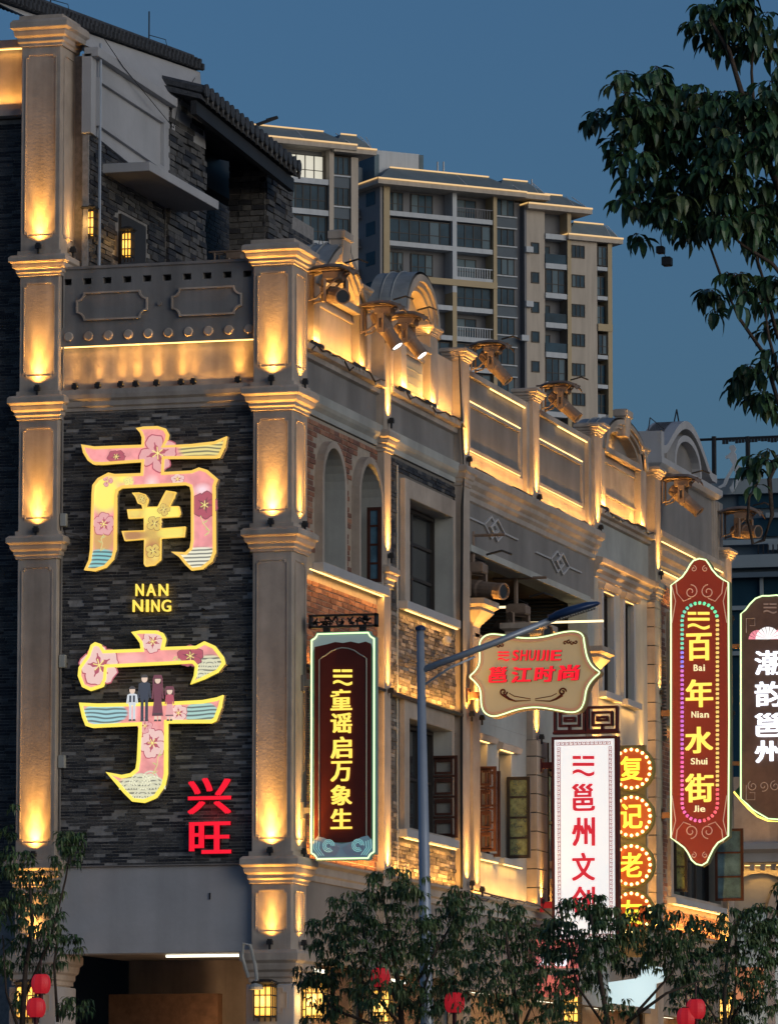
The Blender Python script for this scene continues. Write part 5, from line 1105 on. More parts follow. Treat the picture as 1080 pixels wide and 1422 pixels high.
for i, (x, y) in enumerate(loop):
    k = 0 if (y < 862 and x > 960) else 1 if (y < 905 and x < 962) else 2 if (x < cx_ and y < 930) else 3 if (x < cx_ and y < 1040) else 4 if x < cx_ - 5 or y > 1116 else 5
    if x > cx_ and y > 1095: k = 6
    p = Vector(PX(x, y))
    if k not in meshes: q = MB(); q.lathe((0, 0, 0), [(.03, .012), (.03, 0), (.018, -.012)], 8, 'y'); ob = q.build('bulb', dotm[k], s5, smooth=True, local=True); meshes[k] = ob.data; ob.location = p - wloc(s5)
    else: ob = bpy.data.objects.new('bulb', meshes[k]); scene.collection.objects.link(ob); ob.parent = s5; ob.location = p - wloc(s5)
b = MB(); b.tube([(x_, Y5 - .006, z_) for x_, _, z_ in [PX(x, y) for x, y in loop]], .012, 5, closed=True); b.build('loop_track', M['maroon'], s5)
for y in (990, 1132): bracket(s5, .1, o[0][0], Y5 + .08, PA(920, y, -Y5).z, mat('copper_arm', (.35, .18, .10)) if y < 1000 else bpy.data.materials['copper_arm'], .045)
# ---- sign 6
Y6 = 25.2
L6 = [(1027,852),(1034,846),(1040,838),(1048,830),(1058,826),(1068,826),(1078,825),(1090,827),(1100,832),(1108,840),(1114,847),(1122,852),(1122,1115),(1114,1122),(1106,1127),(1098,1136),(1080,1140),(1066,1139),(1054,1132),(1044,1126),(1036,1118),(1027,1110)]
o = outl(L6, Y6)
s6 = thing('hanging_sign', 'brown sign with white glowing characters and a pink fan at the right edge', 'hanging sign', (PA(1074, 980, -Y6).x, Y6, PA(1074, 1140, -Y6).z), 'signs hung out from the facades')
b = MB(); b.prism(o, fY(Y6), -.16, 0); b.build('panel', bpy.data.materials['olive_side'], s6); b = MB(); b.prism(inset(o, .035, 1.2), fY(Y6), 0, .006); b.build('face', mat('brown_face', (.16, .11, .10), rough=.4, var=.2), s6)
neon(s6, inset(o, .02, 1.2), Y6 - .015, M['neon'], .013)
wl = emit('white_letter', (.85, .9, 1.0), 1.5)
for ch, y0, y1 in (('潮', 903, 938), ('韵', 946, 982), ('邕', 990, 1024), ('州', 1028, 1060)): row(s6, ch, ((1048, 1086),), y0, y1, Y6 - .01, wl, None, .045, .02)
b = MB()
for c, R, n_ in (((1052, 888), 12, 7), ((1066, 888), 16, 9), ((1084, 888), 13, 7)):
    p = PA(c[0], c[1], -Y6); R = R / 76.
    for i in range(n_): a, a2 = PI * i / n_ + .03, PI * (i + 1) / n_ - .03; b.prism([(p.x, p.z), (p.x + R * math.cos(a), p.z + R * math.sin(a)), (p.x + R * math.cos(a2), p.z + R * math.sin(a2))], fY(Y6), .006, .012 + .004 * (c[0] == 1066), (0 if c[0] != 1066 else 1))
b.build('fan_emblem', [emit('pink_fan', lin((225, 120, 140)), .9), emit('white_fan', lin((240, 240, 240)), .95)], s6)
sl = emit('bronze_line', lin((120, 80, 62)), .5); b = MB(); Yq6 = Y6 - .01
for y, q in ((865, 1), (1105, -1)):
    P_ = [PA(x, yy, -Y6) for x, yy in ((1036, y + 14 * q), (1036, y - 6 * q), (1048, y - 6 * q), (1048, y + 4 * q), (1041, y + 4 * q))]; b.tube([(p.x, Yq6, p.z) for p in P_], .008, 4)
for x in (1045, 1060, 1076): p = PA(x, 1092, -Y6); b.tube([(u, Yq6, v) for u, v in spiral(p.x, p.z, .09, 1.3, 1, x)], .008, 4)
b.build('corner_scroll', sl, s6)
water_mark(s6, 1060, 1078, 838, 852, Y6 - .01, sl, .01)
for y in (897, 1060): bracket(s6, .1, o[0][0], Y6 + .08, PA(1020, y, -Y6).z, bpy.data.materials['copper_arm'], .035)
# yellow-rimmed neighbour sign peeping out below
Y7 = 26.2; L7 = [(1019,1100),(1030,1113),(1040,1124),(1052,1134),(1066,1140),(1120,1142),(1120,1128),(1066,1124),(1050,1116),(1036,1104),(1027,1092)]
s7 = thing('yellow_neon_trim', 'yellow neon-edged green sign board just under the brown sign at the right edge', 'sign', (PA(1060, 1140, -Y7).x, Y7, PA(1060, 1140, -Y7).z)); o = outl(L7, Y7)
b = MB(); b.prism(o, fY(Y7), -.1, 0); b.build('board', mat('bottle_green', (.03, .10, .07), rough=.4), s7); b = MB(); b.tube([(x, Y7 - .02, z) for x, z in o[:6]], .018, 5); b.build('neon_tube', emit('yellow_neon', (1, .75, .12), 1.8), s7)
# ================================================================== STAGE LIGHTS on brackets
def stage_light(label, s, z, pitch, yawd, lit=False, X=.12, cover=True, hang=False, size=.85, long=.66):
    """moving-head lamp hung under a rain cover on a steel outrigger. pitch: degrees the barrel points below level; yawd: turn about the vertical (0 = +x)"""
    t = thing('stage_light', label, 'stage light', (X, s, z), 'moving stage lights hung on the parapets')
    o_ = Vector((X, s, z)); S = size
    def P(x, y, zz): return (o_.x + x * S, o_.y + y * S, o_.z + zz * S)
    b = MB()
    if not hang:
        for y in (-.12, .12):
            b.tube([P(-.1, y, .12), P(.62, y, .12)], .016 * S, 5); b.tube([P(0, y, -.28), P(.12, y, -.25), P(.5, y, .1)], .014 * S, 5); b.tube([P(.0, y, .12), P(.0, y, -.3)], .016 * S, 5)
        for x in (.15, .4, .6): b.tube([P(x, -.12, .12), P(x, .12, .12)], .013 * S, 5)
    else: b.tube([P(.3, 0, .1), P(.3, 0, .5)], .03 * S, 6); b.tube([P(.0, 0, .45), P(.7, 0, .45)], .02 * S, 6)
    b.build('bracket', M['brown'], t)
    if cover:
        b = MB(); pts = [(-.02, .15), (.12, .19), (.3, .205), (.46, .19), (.58, .14), (.64, .07)]
        vs = []
        for x, zz in pts: vs += [P(x, -.2, zz - .05), P(x, -.1, zz), P(x, .1, zz), P(x, .2, zz - .05)]
        for x, zz in pts: vs += [P(x, -.2, zz - .062), P(x, -.1, zz - .012), P(x, .1, zz - .012), P(x, .2, zz - .062)]
        n = len(pts); fs = []
        for i in range(n - 1):
            for j in range(3): a = i * 4 + j; fs += [(a, a + 1, a + 5, a + 4), (a + 4 * n, a + 4 * n + 4, a + 4 * n + 5, a + 4 * n + 1)]
        b.add(vs, fs); b.build('rain_cover', M['brown'], t)
    b = MB(); b.loft(P(.2, 0, 0)[0], P(.46, 0, 0)[0], P(0, -.13, 0)[1], P(0, .13, 0)[1], [(-.02 * S, o_.z - .02 * S), (0, o_.z), (0, o_.z + .09 * S), (-.03 * S, o_.z + .12 * S)]); b.build('base_box', M['brown'], t, bevel=.005)
    pv = Vector(P(.33, 0, -.20)); ya = math.radians(yawd); ax = Vector((-math.sin(ya), math.cos(ya), 0)); fw = Vector((math.cos(ya), math.sin(ya), 0)); dr = (fw * math.cos(math.radians(pitch)) - Vector((0, 0, 1)) * math.sin(math.radians(pitch)))
    b = MB()
    for q in (-1, 1):                                         # yoke arms: flat slotted plates
        c = pv + ax * q * .155 * S
        for u0, u1, w0, w1 in ((-.055, -.022, -.10, .2), (.022, .055, -.10, .2), (-.022, .022, -.10, -.03), (-.022, .022, .12, .2)):
            vs = [c + fw * u * S + Vector((0, 0, w * S)) + ax * (e * .018 * S) for e in (-1, 1) for u, w in ((u0, w0), (u1, w0), (u1, w1), (u0, w1))]
            b.add(vs, [(0, 1, 2, 3), (4, 7, 6, 5), (0, 4, 5, 1), (1, 5, 6, 2), (2, 6, 7, 3), (3, 7, 4, 0)])
    b.tube([pv - ax * .16 * S + Vector((0, 0, .19 * S)), pv + ax * .16 * S + Vector((0, 0, .19 * S))], .03 * S, 6); b.build('yoke', M['brown'], t)
    upv = dr.cross(ax).normalized(); L = long * S
    def barrel(sections, seg=14, m=0):
        vs, fs = [], []
        for r, h in sections:
            for k in range(seg): a = 2 * PI * k / seg; vs.append(pv + dr * h + (ax * math.cos(a) + upv * math.sin(a)) * r)
        for i in range(len(sections) - 1):
            for k in range(seg): l = (k + 1) % seg; fs.append((i * seg + k, i * seg + l, i * seg + seg + l, i * seg + seg + k))
        fs += [tuple(reversed(range(seg))), tuple((len(sections) - 1) * seg + k for k in range(seg))]; return vs, fs
    r = .105 * S; b = MB(); b.add(*barrel([(r * .6, -L * .42), (r * .95, -L * .38), (r * 1.08, -L * .2), (r * 1.1, L * .1), (r * .98, L * .14), (r * .95, L * .5), (r * 1.0, L * .52), (r * 1.0, L * .575), (r * .86, L * .58), (r * .8, L * .54)]))
    hd = b.build('head', M['brown'], t, smooth=False)
    b = MB(); b.add(*barrel([(r * .8, L * .535), (r * .79, L * .55)])); b.build('lens', M['lens'] if lit else M['glass'], hd)
    if lit: l = light('beam', 'SPOT', pv + dr * L * .62, 2, (.9, .95, 1), t, spot=.6); aim(l, dr)
    b = MB(); b.tube([P(.1, .1, .13), P(.28, .14, .2), P(.42, .13, .14), P(.38, .10, .02)], .012 * S, 5); b.tube([P(.5, -.1, .2), P(.7, -.13, .24), P(.8, -.05, .2)], .014 * S, 5); b.build('cable', M['dark'], t)
    return t
def sB(px, py): p = PB(px, py, .12); return p.y, p.z
stage_light('brown stage light beside the corner pillar, barrel held level', .65, 12.76, 12, -55, long=.6, size=.95)
stage_light('brown stage light with lit lens, left of the close pair before the round gable', 3.05, 12.70, 55, -5, lit=True, size=.85, long=.66)
stage_light('brown stage light with lit lens, right of the close pair before the round gable', 4.2, 12.74, 52, -5, lit=True, size=.85, long=.66)
stage_light('brown stage light hung over the first plain parapet panel of the loggia house', 8.6, 13.02, 48, 0, size=.85, long=.66)
stage_light('brown stage light hung over the second plain parapet panel, left of the keystone gable', 12.6, 13.02, 42, 0, size=.85, long=.66)
stage_light('brown stage light under the unlit curved pediment at the far end', 20.5, 12.62, 42, 0, size=.95, long=.66)
stage_light('brown stage light held level at the last pillar beside the dark blue building', 25.0, 12.62, 5, -30, size=1.05, long=.55)
stage_light('grey stage light hanging in the left end of the loggia', 9.0, 10.0, 8, -25, X=-.35, cover=False, hang=True, size=1.15, long=.8)
stage_light('grey stage light hanging in the middle of the loggia', 12.2, 9.75, 8, -25, X=-.55, cover=False, hang=True, size=1.15, long=.85)
stage_light('white-lit stage light at the rooftop pavilion above the left parapet', 5.2, 13.9, 15, -40, lit=True, X=-2.55, cover=False, size=.8)
# ================================================================== STREET LAMP
def PL(x, y): return PD(x, y, 52.0)
base = PL(590, 1640); base.z = 0
lamp = thing('street_lamp', 'grey street lamp pole with one long arm carrying a navy LED head', 'street lamp', base)
tp = PL(583.5, 876); b = MB(); b.tube([(base.x + .03, base.y, 0), (base.x + .02, base.y, 3.2), (tp.x, tp.y, tp.z)], .095, 14, r1=.036); b.build('pole', M['pole'], lamp, smooth=True)
b = MB(); b.lathe((tp.x, tp.y, tp.z), [(.05, 0), (.055, .03), (.03, .05)], 10); b.build('pole_cap', M['lamp'], lamp)
a0, a1 = PL(588, 930), PL(772, 858); b = MB(); b.tube([a0, a0.lerp(a1, .5) + Vector((0, 0, -.01)), a1], .032, 8, r1=.03); b.build('arm', M['pole'], lamp, smooth=True)
c0, c1 = PL(588, 952), PL(660, 912); b = MB(); b.tube([c0, c0.lerp(c1, .5) + Vector((0, 0, .03)), c1], .013, 6); b.build('brace', M['pole'], lamp, smooth=True)
h0, h1 = PL(762, 861), PL(833, 838); d = (h1 - h0); L = d.length; d.normalize(); side = d.cross(UZ).normalized(); upv = side.cross(d).normalized()
b = MB(); prof = [(0, .04, .05), (.1, .05, .05), (.16, .085, .06), (.4, .11, .065), (.75, .10, .055), (.95, .06, .03), (1, .02, .012)]; vs = []
for t, w, h in prof:
    p = h0 + d * L * t
    for k in range(12): a = 2 * PI * k / 12; vs.append(p + side * math.cos(a) * w * 1.3 + upv * (math.sin(a) * h if math.sin(a) > 0 else math.sin(a) * h * .45))
n = len(prof); b.add(vs, [(i * 12 + k, i * 12 + (k + 1) % 12, (i + 1) * 12 + (k + 1) % 12, (i + 1) * 12 + k) for i in range(n - 1) for k in range(12)] + [tuple(range(12)), tuple((n - 1) * 12 + k for k in range(12))])
b.build('lamp_head', M['lamp'], lamp, smooth=True)
b = MB()
for i in range(14):
    p = h0 + d * L * (.22 + .05 * i) - upv * .028; b.add([p + side * u + d * v + upv * w for w in (-.008, .004) for u, v in ((-.08, -.008), (.08, -.008), (.08, .008), (-.08, .008))], [(0, 1, 2, 3), (4, 7, 6, 5), (0, 4, 5, 1), (1, 5, 6, 2), (2, 6, 7, 3), (3, 7, 4, 0)])
b.build('led_cooling_rib', M['pale'], lamp)
# ================================================================== LANTERNS
def wall_lantern(label, p, h=.42, w=.20, power=3, group='framed yellow lanterns on the pillars'):
    t = thing('wall_lantern', label, 'lantern', p, group); b = MB(); b.loft(p.x - w / 2, p.x + w / 2, p.y - w / 2, p.y + w / 2, [(-.02, p.z), (0, p.z + .02), (0, p.z + h - .02), (-.02, p.z + h)]); b.build('glowing_box', M['lantern'], t)
    b = MB(); e = w / 2 + .008
    for x in (-e, -e / 3, e / 3, e):
        for y in (-e, e): b.box(p.x + x - .007, p.x + x + .007, p.y + y - .007, p.y + y + .007, p.z - .06, p.z + h + .07)
    for y in (-e / 3, e / 3):
        for x in (-e, e): b.box(p.x + x - .007, p.x + x + .007, p.y + y - .007, p.y + y + .007, p.z - .02, p.z + h + .02)
    for z in (p.z, p.z + h * .3, p.z + h * .7, p.z + h): b.ring([(p.x - e - .006, p.y - e - .006), (p.x + e + .006, p.y - e - .006), (p.x + e + .006, p.y + e + .006), (p.x - e - .006, p.y + e + .006)], [(p.x - e + .004, p.y - e + .004), (p.x + e - .004, p.y - e + .004), (p.x + e - .004, p.y + e - .004), (p.x - e + .004, p.y + e - .004)], lambda u, v, d, z=z: (u, v, z + d), -.007, .007)
    b.loft(p.x - e, p.x + e, p.y - e, p.y + e, [(.02, p.z + h + .03), (.03, p.z + h + .05), (-.04, p.z + h + .09)]); b.build('frame', M['dark'], t)
    light('lantern_lamp', 'POINT', (p.x, p.y - w, p.z + h / 2), power, (1, .55, .15), t, size=.08); return t
def V(x, y, z): return Vector((x, y, z))
q = PA(368, 1412, .30); wall_lantern('yellow framed lantern on the left face of the corner pillar base', V(q.x, -.30, q.z - .0), h=.36)
q = PB(405, 1412, .30); wall_lantern('yellow framed lantern on the right face of the corner pillar base', V(.30, .22, q.z), h=.36)
q = PA(38, 1414, .30); wall_lantern('yellow framed lantern on the left pillar behind the leaves', V(q.x, -.30, q.z), h=.38)
q = PA(124, 326, -.35); wall_lantern('yellow framed lantern hanging at the pavilion corner beside the left pillar', V(q.x, .38, q.z), h=.30, w=.13, power=2)
q = PB(176, 354, -2.5); wall_lantern('small yellow lantern beside the pavilion doorway', V(-2.52, 1.35, PB(176, 354, -2.5).z), h=.30, w=.11, power=1.5)
for i, (x, y, s) in enumerate(((440, 1412, 4.2), (532, 1420, 6.0), (795, 1420, 12.4), (1010, 1418, 25))):
    p = PB(x, y, .35); wall_lantern(('yellow lantern glimpsed low through the leaves just right of the corner pillar', 'yellow lantern behind the middle tree near the bottom edge', 'yellow lantern behind leaves below the white sign', 'yellow lantern behind leaves near the bottom right corner')[i], V(.35, p.y, p.z), h=.40)
def red_lantern(label, p, r=.17):
    t = thing('red_lantern', label, 'lantern', p, 'round red lanterns hung near the trees'); b = MB(); n = 8; prof = [(r * .45, -r * 1.02)] + [(r * math.cos(a) ** .6, r * 1.15 * math.sin(a)) for a in [-1.1 + 2.2 * i / n for i in range(n + 1)]] + [(r * .45, r * 1.02)]
    seg = 16; c = Vector(p); vs = []; 
    for rr, h in prof:
        for k in range(seg): a = 2 * PI * k / seg; q_ = rr * (1 + (.05 if k % 2 else -.07)); vs.append(c + Vector((q_ * math.cos(a), q_ * math.sin(a), h)))
    b.add(vs, [(i * seg + k, i * seg + (k + 1) % seg, (i + 1) * seg + (k + 1) % seg, (i + 1) * seg + k) for i in range(len(prof) - 1) for k in range(seg)]); b.build('silk_body', M['redlan'], t)
    b = MB(); b.lathe(c, [(r * .5, r * .98), (r * .5, r * 1.14)], 10); b.lathe(c, [(r * .5, -r * 1.14), (r * .5, -r * .98)], 10); b.tube([c + Vector((0, 0, r)), c + Vector((0, 0, r * 2.6))], .006, 4); b.tube([c - Vector((0, 0, r)), c - Vector((0, 0, r * 2.4))], .02, 5); b.build('cap', M['maroon'], t); return t
for x, y, d, r, l in ((57, 1367, 49.4, .085, 'round red lantern beside the left pillar, upper one of two'), (50, 1400, 49.4, .085, 'round red lantern at the left edge, lower one of two'), (528, 1358, 47.4, .08, 'round red lantern half hidden in the middle tree crown'), (631, 1393, 47.4, .085, 'round red lantern low in the foliage right of the lamp pole'), (966, 1402, 43, .075, 'round red lantern at the bottom right, upper one of a touching pair'), (953, 1414, 43, .075, 'round red lantern at the bottom right, lower one of a touching pair')):
    red_lantern(l, PD(x, y, d), r)
# ================================================================== SHOPFRONTS glimpsed behind the trees
def Bp(x, y, o=.3): return PB(x, y, o)
q = Bp(745, 1300); z_ = q.z
t = thing('shop_sign', 'red lit shop sign glimpsed through leaves below the white lightbox', 'sign', (.5, 12.2, 4.5)); a, c = PA(744, 1383, -12.0), PA(800, 1300, -12.0)
b = MB(); b.box(a.x, c.x, 12.0, 12.12, PA(744, 1345, -12).z, PA(744, 1305, -12).z); b.build('board', emit('red_lit_board', lin((190, 40, 45)), .8), t); b = MB(); b.box(a.x, c.x, 12.0, 12.12, PA(744, 1385, -12).z, PA(744, 1355, -12).z); b.build('lower_board', bpy.data.materials['red_lit_board'], t)
for i, ch in enumerate('文创'): row(t, ch, ((747 + i * 22, 764 + i * 22),), 1322, 1342, 11.98, wl, None, .04, .02)
t = thing('shop_sign', 'cold white glowing shop sign glimpsed through leaves under the round signs', 'sign', (.6, 17, 4.0)); a, c = PA(840, 1402, -17.0), PA(922, 1344, -17.0)
b = MB(); b.prism([(a.x, a.z + .1), (a.x + .75, a.z), (a.x + .78, a.z + .38), (c.x, c.z - .2), (c.x - .05, c.z), (a.x + .6, c.z + .06), (a.x + .5, c.z - .16), (a.x, a.z + .4)], fY(17.0), -.1, 0); b.build('lit_panel', emit('ice_white_panel', lin((200, 232, 238)), .62), t)
light('sign_glow', 'POINT', ((a.x + c.x) / 2, 16.5, (a.z + c.z) / 2), 6, (.75, .95, 1), t, size=.3)
for i, (s0, s1) in enumerate(((.7, 4.0), (4.5, 8.0), (8.9, 12.0), (12.7, 15.7), (16.5, 19.9), (20.6, 25.2))):
    W(-.34, -.3, s0, s1, 0, 4.3).build('shopfront', M['wood2'], (cb, sh2, lg, lg, ps, gs)[i])
    tb = MB(); tb.box(-.25, -.2, s0 + .5, s0 + 1.8, 4.2, 4.24); tb.build('tube_light', M['tube'], (cb, sh2, lg, lg, ps, gs)[i])
for s, p_ in ((2.3, 22), (6.2, 26), (10.5, 26), (14.2, 24), (18.2, 26), (23, 34)):
    light('shop_glow', 'POINT', (.7, s, 3.4), p_ * 1.5, (1, .55, .18), (cb, sh2, lg, lg, ps, gs)[(2.3, 6.2, 10.5, 14.2, 18.2, 23).index(s)], size=.25)
# ================================================================== ARCADE BUILDING beyond the row, facing the camera
Ya = 30.0; ab = thing('arcade_building', 'warm lit arcade building with round arches just visible at the right edge', 'building', (4, Ya, 0))
def ax_(x, y): q = PA(x, y, -Ya); return q.x, q.z
xa, _ = ax_(1012, 1200); xb = xa + 9
zt = ax_(1020, 1172)[1]; zc = ax_(1020, 1186)[1]; zb2 = ax_(1020, 1200)[1]
W(xa - 6, xb, Ya + .3, Ya + 4, 0, zt + 1.2).build('wall', M['stucco'], ab)
b = MB(); b.loft(xa - 6, xb, Ya, Ya + .5, [(0, zb2), (.1, zb2 + .02), (.1, zc), (.25, zc + .06), (.25, zc + .16), (0, zc + .2)], (0, 0, 1, 0)); b.build('cornice', M['white'], ab)
strip(ab, (xa, Ya - .2, zt - .02), (xb, Ya - .2, zt - .02), 14, normal=(0, -1, 0), emis=False); strip(ab, (xa, Ya + .1, zb2 - .03), (xb, Ya + .1, zb2 - .03), 16, down=True, normal=(0, -1, 0), lean=-.1)
for k_, cxp in enumerate((1052, 1130)):
    c = ax_(cxp, 1250)[0]; zt_ = ax_(cxp, 1212)[1]; P = arch(c - .75, c + .75, 2.2, zt_, rise=.75); b = MB(); b.ring(inset(P, -.14), P, fY(Ya + .3), 0, .1); b.build('arch_moulding', M['white'], ab); b = MB(); b.prism(P, fY(Ya + .3), 0, .03); ar_ = b.build('arch_panel', M['pale'], ab)
    P = arch(c - .42, c + .42, 2.2, ax_(cxp, 1263)[1], rise=.42); b = MB(); b.ring(inset(P, -.05), P, fY(Ya + .27), 0, .06); b.build('window_frame', M['frame'], ab); b = MB(); b.prism(P, fY(Ya + .27), 0, .02); b.build('pane', emit('dim_window', lin((150, 165, 165)), .35), ab)
for i in range(9):
    t_ = xa + i * .19; b = MB(); b.box(t_, t_ + .08, Ya - .05, Ya + .05, zb2 - .12, zb2 - .02); b.build('dentil', M['stucco'], ab)
b = MB(); b.box(ax_(1028, 1350)[0], ax_(1066, 1350)[0], Ya - .4, Ya - .35, ax_(1030, 1392)[1], ax_(1030, 1345)[1]); sg = b.build('orange_board', emit('orange_signboard', lin((190, 105, 50)), .8), ab)
light('arcade_glow', 'POINT', (xa + 1, Ya - 1.5, 3), 40, (1, .62, .3), ab, size=.4)
# ================================================================== DARK BLUE BUILDING with rooftop fence
Yd = 62.0; db = thing('blue_grey_building', 'dark blue-grey building with terraces and a tall roof fence, right of the shophouses', 'building', (10, Yd, 0))
def dx(x, y, o=0): q = PA(x, y, -(Yd - o)); return q.x, q.z
dm = mat('blue_grey_cladding', (.10, .14, .175), var=.1, scale=.6); dm2 = mat('pale_blue_band', (.26, .31, .34), var=.08, scale=.6)
xl, _ = dx(960, 800); xr = xl + 30
def zz(y): return dx(1040, y)[1]
W(xl, xr, Yd + 2, Yd + 14, 0, zz(650)).build('upper_block', dm, db); W(xl, xr, Yd, Yd + 2, 0, zz(770)).build('lower_block', dm, db)
for y, o, h, m_ in ((652, 1.9, .35, dm2), (700, 1.9, .12, dm2), (737, 1.9, .12, dm2), (773, -.2, .3, dm2), (797, -.2, .12, dm)):
    x0 = xl if y != 700 else dx(1042, 700)[0]; W(x0, xr, Yd + o - .15, Yd + o, zz(y) - h, zz(y)).build('band', m_, db)
for i in range(16):
    x0 = dx(1002, 700)[0] + i * 1.25
    for (ya, yb_, o) in ((732, 706, 1.95), (692, 664, 1.95)):
        b = MB(); b.box(x0, x0 + 1.05, Yd + o - .03, Yd + o, zz(ya), zz(yb_)); b.build('window', M['tglass'], db)
for i in range(12):
    x0 = dx(1012, 820)[0] + i * .85; b = MB(); b.box(x0, x0 + .78, Yd - .06, Yd - .02, zz(1150), zz(800)); b.build('curtain_wall_pane', M['tglass'], db)
    b = MB(); b.box(x0 + .78, x0 + .85, Yd - .16, Yd - .02, zz(1150), zz(800)); b.build('mullion', dm2, db)
for y in (783, 842, 905): W(dx(1012, 820)[0], xr, Yd - .18, Yd, zz(y) - .1, zz(y)).build('transom', dm2, db)
b = MB(); 
for i in range(40): x = dx(1048, 760)[0] + i * .12; b.box(x, x + .03, Yd + .3, Yd + .33, zz(768), zz(755))
b.build('terrace_railing', M['dark'], db, kind='stuff')
b = MB(); b.box(dx(1048, 750)[0], xr, Yd + 1.5, Yd + 1.9, zz(754), zz(742)); b.build('pale_terrace_wall', dm2, db)  # plain wall in the same pale blue as the bands
fn = thing('roof_fence', 'tall dark post-and-wire fence along the roof of the blue-grey building', 'fence', (dx(1030, 650)[0], Yd + 2.2, zz(650)))
for i, x in enumerate((955, 899, 991, 1038, 1085, 1132)):
    p = dx(x, 606, -2.2)[0]; b = MB(); b.tube([(p, Yd + 2.2, zz(652)), (p, Yd + 2.2, dx(x, 606, -2.2)[1])], .06, 6); b.build('post', M['dark'], fn)
z1_ = dx(1030, 606, -2.2)[1]; b = MB(); b.tube([(dx(890, 606, -2.2)[0], Yd + 2.2, z1_ - .05), (xr, Yd + 2.2, z1_ + .05)], .035, 5); b.tube([(xl, Yd + 2.2, z1_ - 1.3), (xr, Yd + 2.2, z1_ - 1.3)], .012, 4); b.build('rail', M['dark'], fn)
b = MB(); rnd = random.Random(2)
for i in range(46): x = dx(1003, 606, -2.2)[0] + i * .08; b.box(x, x + .07, Yd + 2.15, Yd + 2.18, z1_ - .12 - rnd.random() * .06, z1_ - .05)
b.build('string_lights', M['dark'], fn)
W(dx(893, 640)[0] - 3, xl + 1, Yd + 3, Yd + 14, 0, zz(640)).build('side_block', dm, db)
ru = thing('runner_silhouette', 'pale flat cut-out of a striding runner on the upper wall of the blue-grey building', 'wall ornament', (dx(1012, 660)[0], Yd + 1.6, zz(680)))
def rp_(seq): return [dx(x, y, -1.6) for x, y in seq]
b = MB(); rw = mat('pale_cutout', (.50, .53, .56)); f = fY(Yd + 1.6)
def zc(x, y): return 820 + x / 4.154, 540 + y / 4.154
for seq in ([(805, 328), (830, 325), (840, 345), (832, 365), (812, 362), (800, 345)], [(812, 362), (832, 365), (840, 380), (850, 440), (870, 450), (880, 490), (862, 520), (850, 545), (828, 590), (815, 600), (802, 572), (815, 560), (838, 500), (835, 478), (822, 470), (800, 510), (785, 545), (775, 565), (745, 575), (735, 565), (765, 550), (778, 515), (805, 470), (822, 440), (800, 400), (780, 405), (778, 390), (798, 378)]):
    b.prism(rp_([zc(*p) for p in seq]), f, 0, .05)
b.build('cutout', rw, ru)
# ================================================================== RESIDENTIAL TOWERS
TU = FH * math.cos(math.radians(62)) + RT * math.sin(math.radians(62)); TN = -FH * math.sin(math.radians(62)) + RT * math.cos(math.radians(62))
def tower_frame(px, py, dist):
    P0 = PD(px, py, dist); P0.z = 0
    def T(x, y, o=0.0):
        d = ray(x, y); Q = P0 + TN * o; t = (Q - CAM).dot(TN) / d.dot(TN); p = CAM + d * t; return (p - P0).dot(TU), p.z
    def f(u, z, d): return P0 + TU * u + TN * d + Vector((0, 0, z))
    return P0, T, f
def tbox(b, f, u0, u1, z0, z1, d0, d1, m=0):
    vs = [f(u, z, d) for d in (d0, d1) for u, z in ((u0, z0), (u1, z0), (u1, z1), (u0, z1))]
    b.add(vs, [(0, 3, 2, 1), (4, 5, 6, 7), (0, 1, 5, 4), (1, 2, 6, 5), (2, 3, 7, 6), (3, 0, 4, 7)], m); return b
def z8(x, y): return 350 + x / 2.0377, 150 + y / 2.0377
def twin(parent, f, u0, u1, z0, z1, d, cols=2, rail=False, lit=None, trans=True, curtain=0.0, rnd=random):
    b = MB(); w = .09
    tbox(b, f, u0, u1, z0, z0 + w, d, d + .08); tbox(b, f, u0, u1, z1 - w, z1, d, d + .08)
    for i in range(cols + 1): u = u0 + (u1 - u0 - w) * i / cols; tbox(b, f, u, u + w, z0, z1, d, d + .08)
    if trans: tbox(b, f, u0, u1, z0 + (z1 - z0) * .38, z0 + (z1 - z0) * .38 + .07, d, d + .07)
    for i in range(cols):
        a, c = u0 + (u1 - u0) * i / cols + w * .8, u0 + (u1 - u0) * (i + 1) / cols - w * .2
        tbox(b, f, a, c, z0 + w, z1 - w, d - .06, d + .01, 1 if rnd.random() > curtain else 2)
    o = b.build('window', [M['frame'], lit or M['tglass'], M['curtain']], parent, fix=False); return o
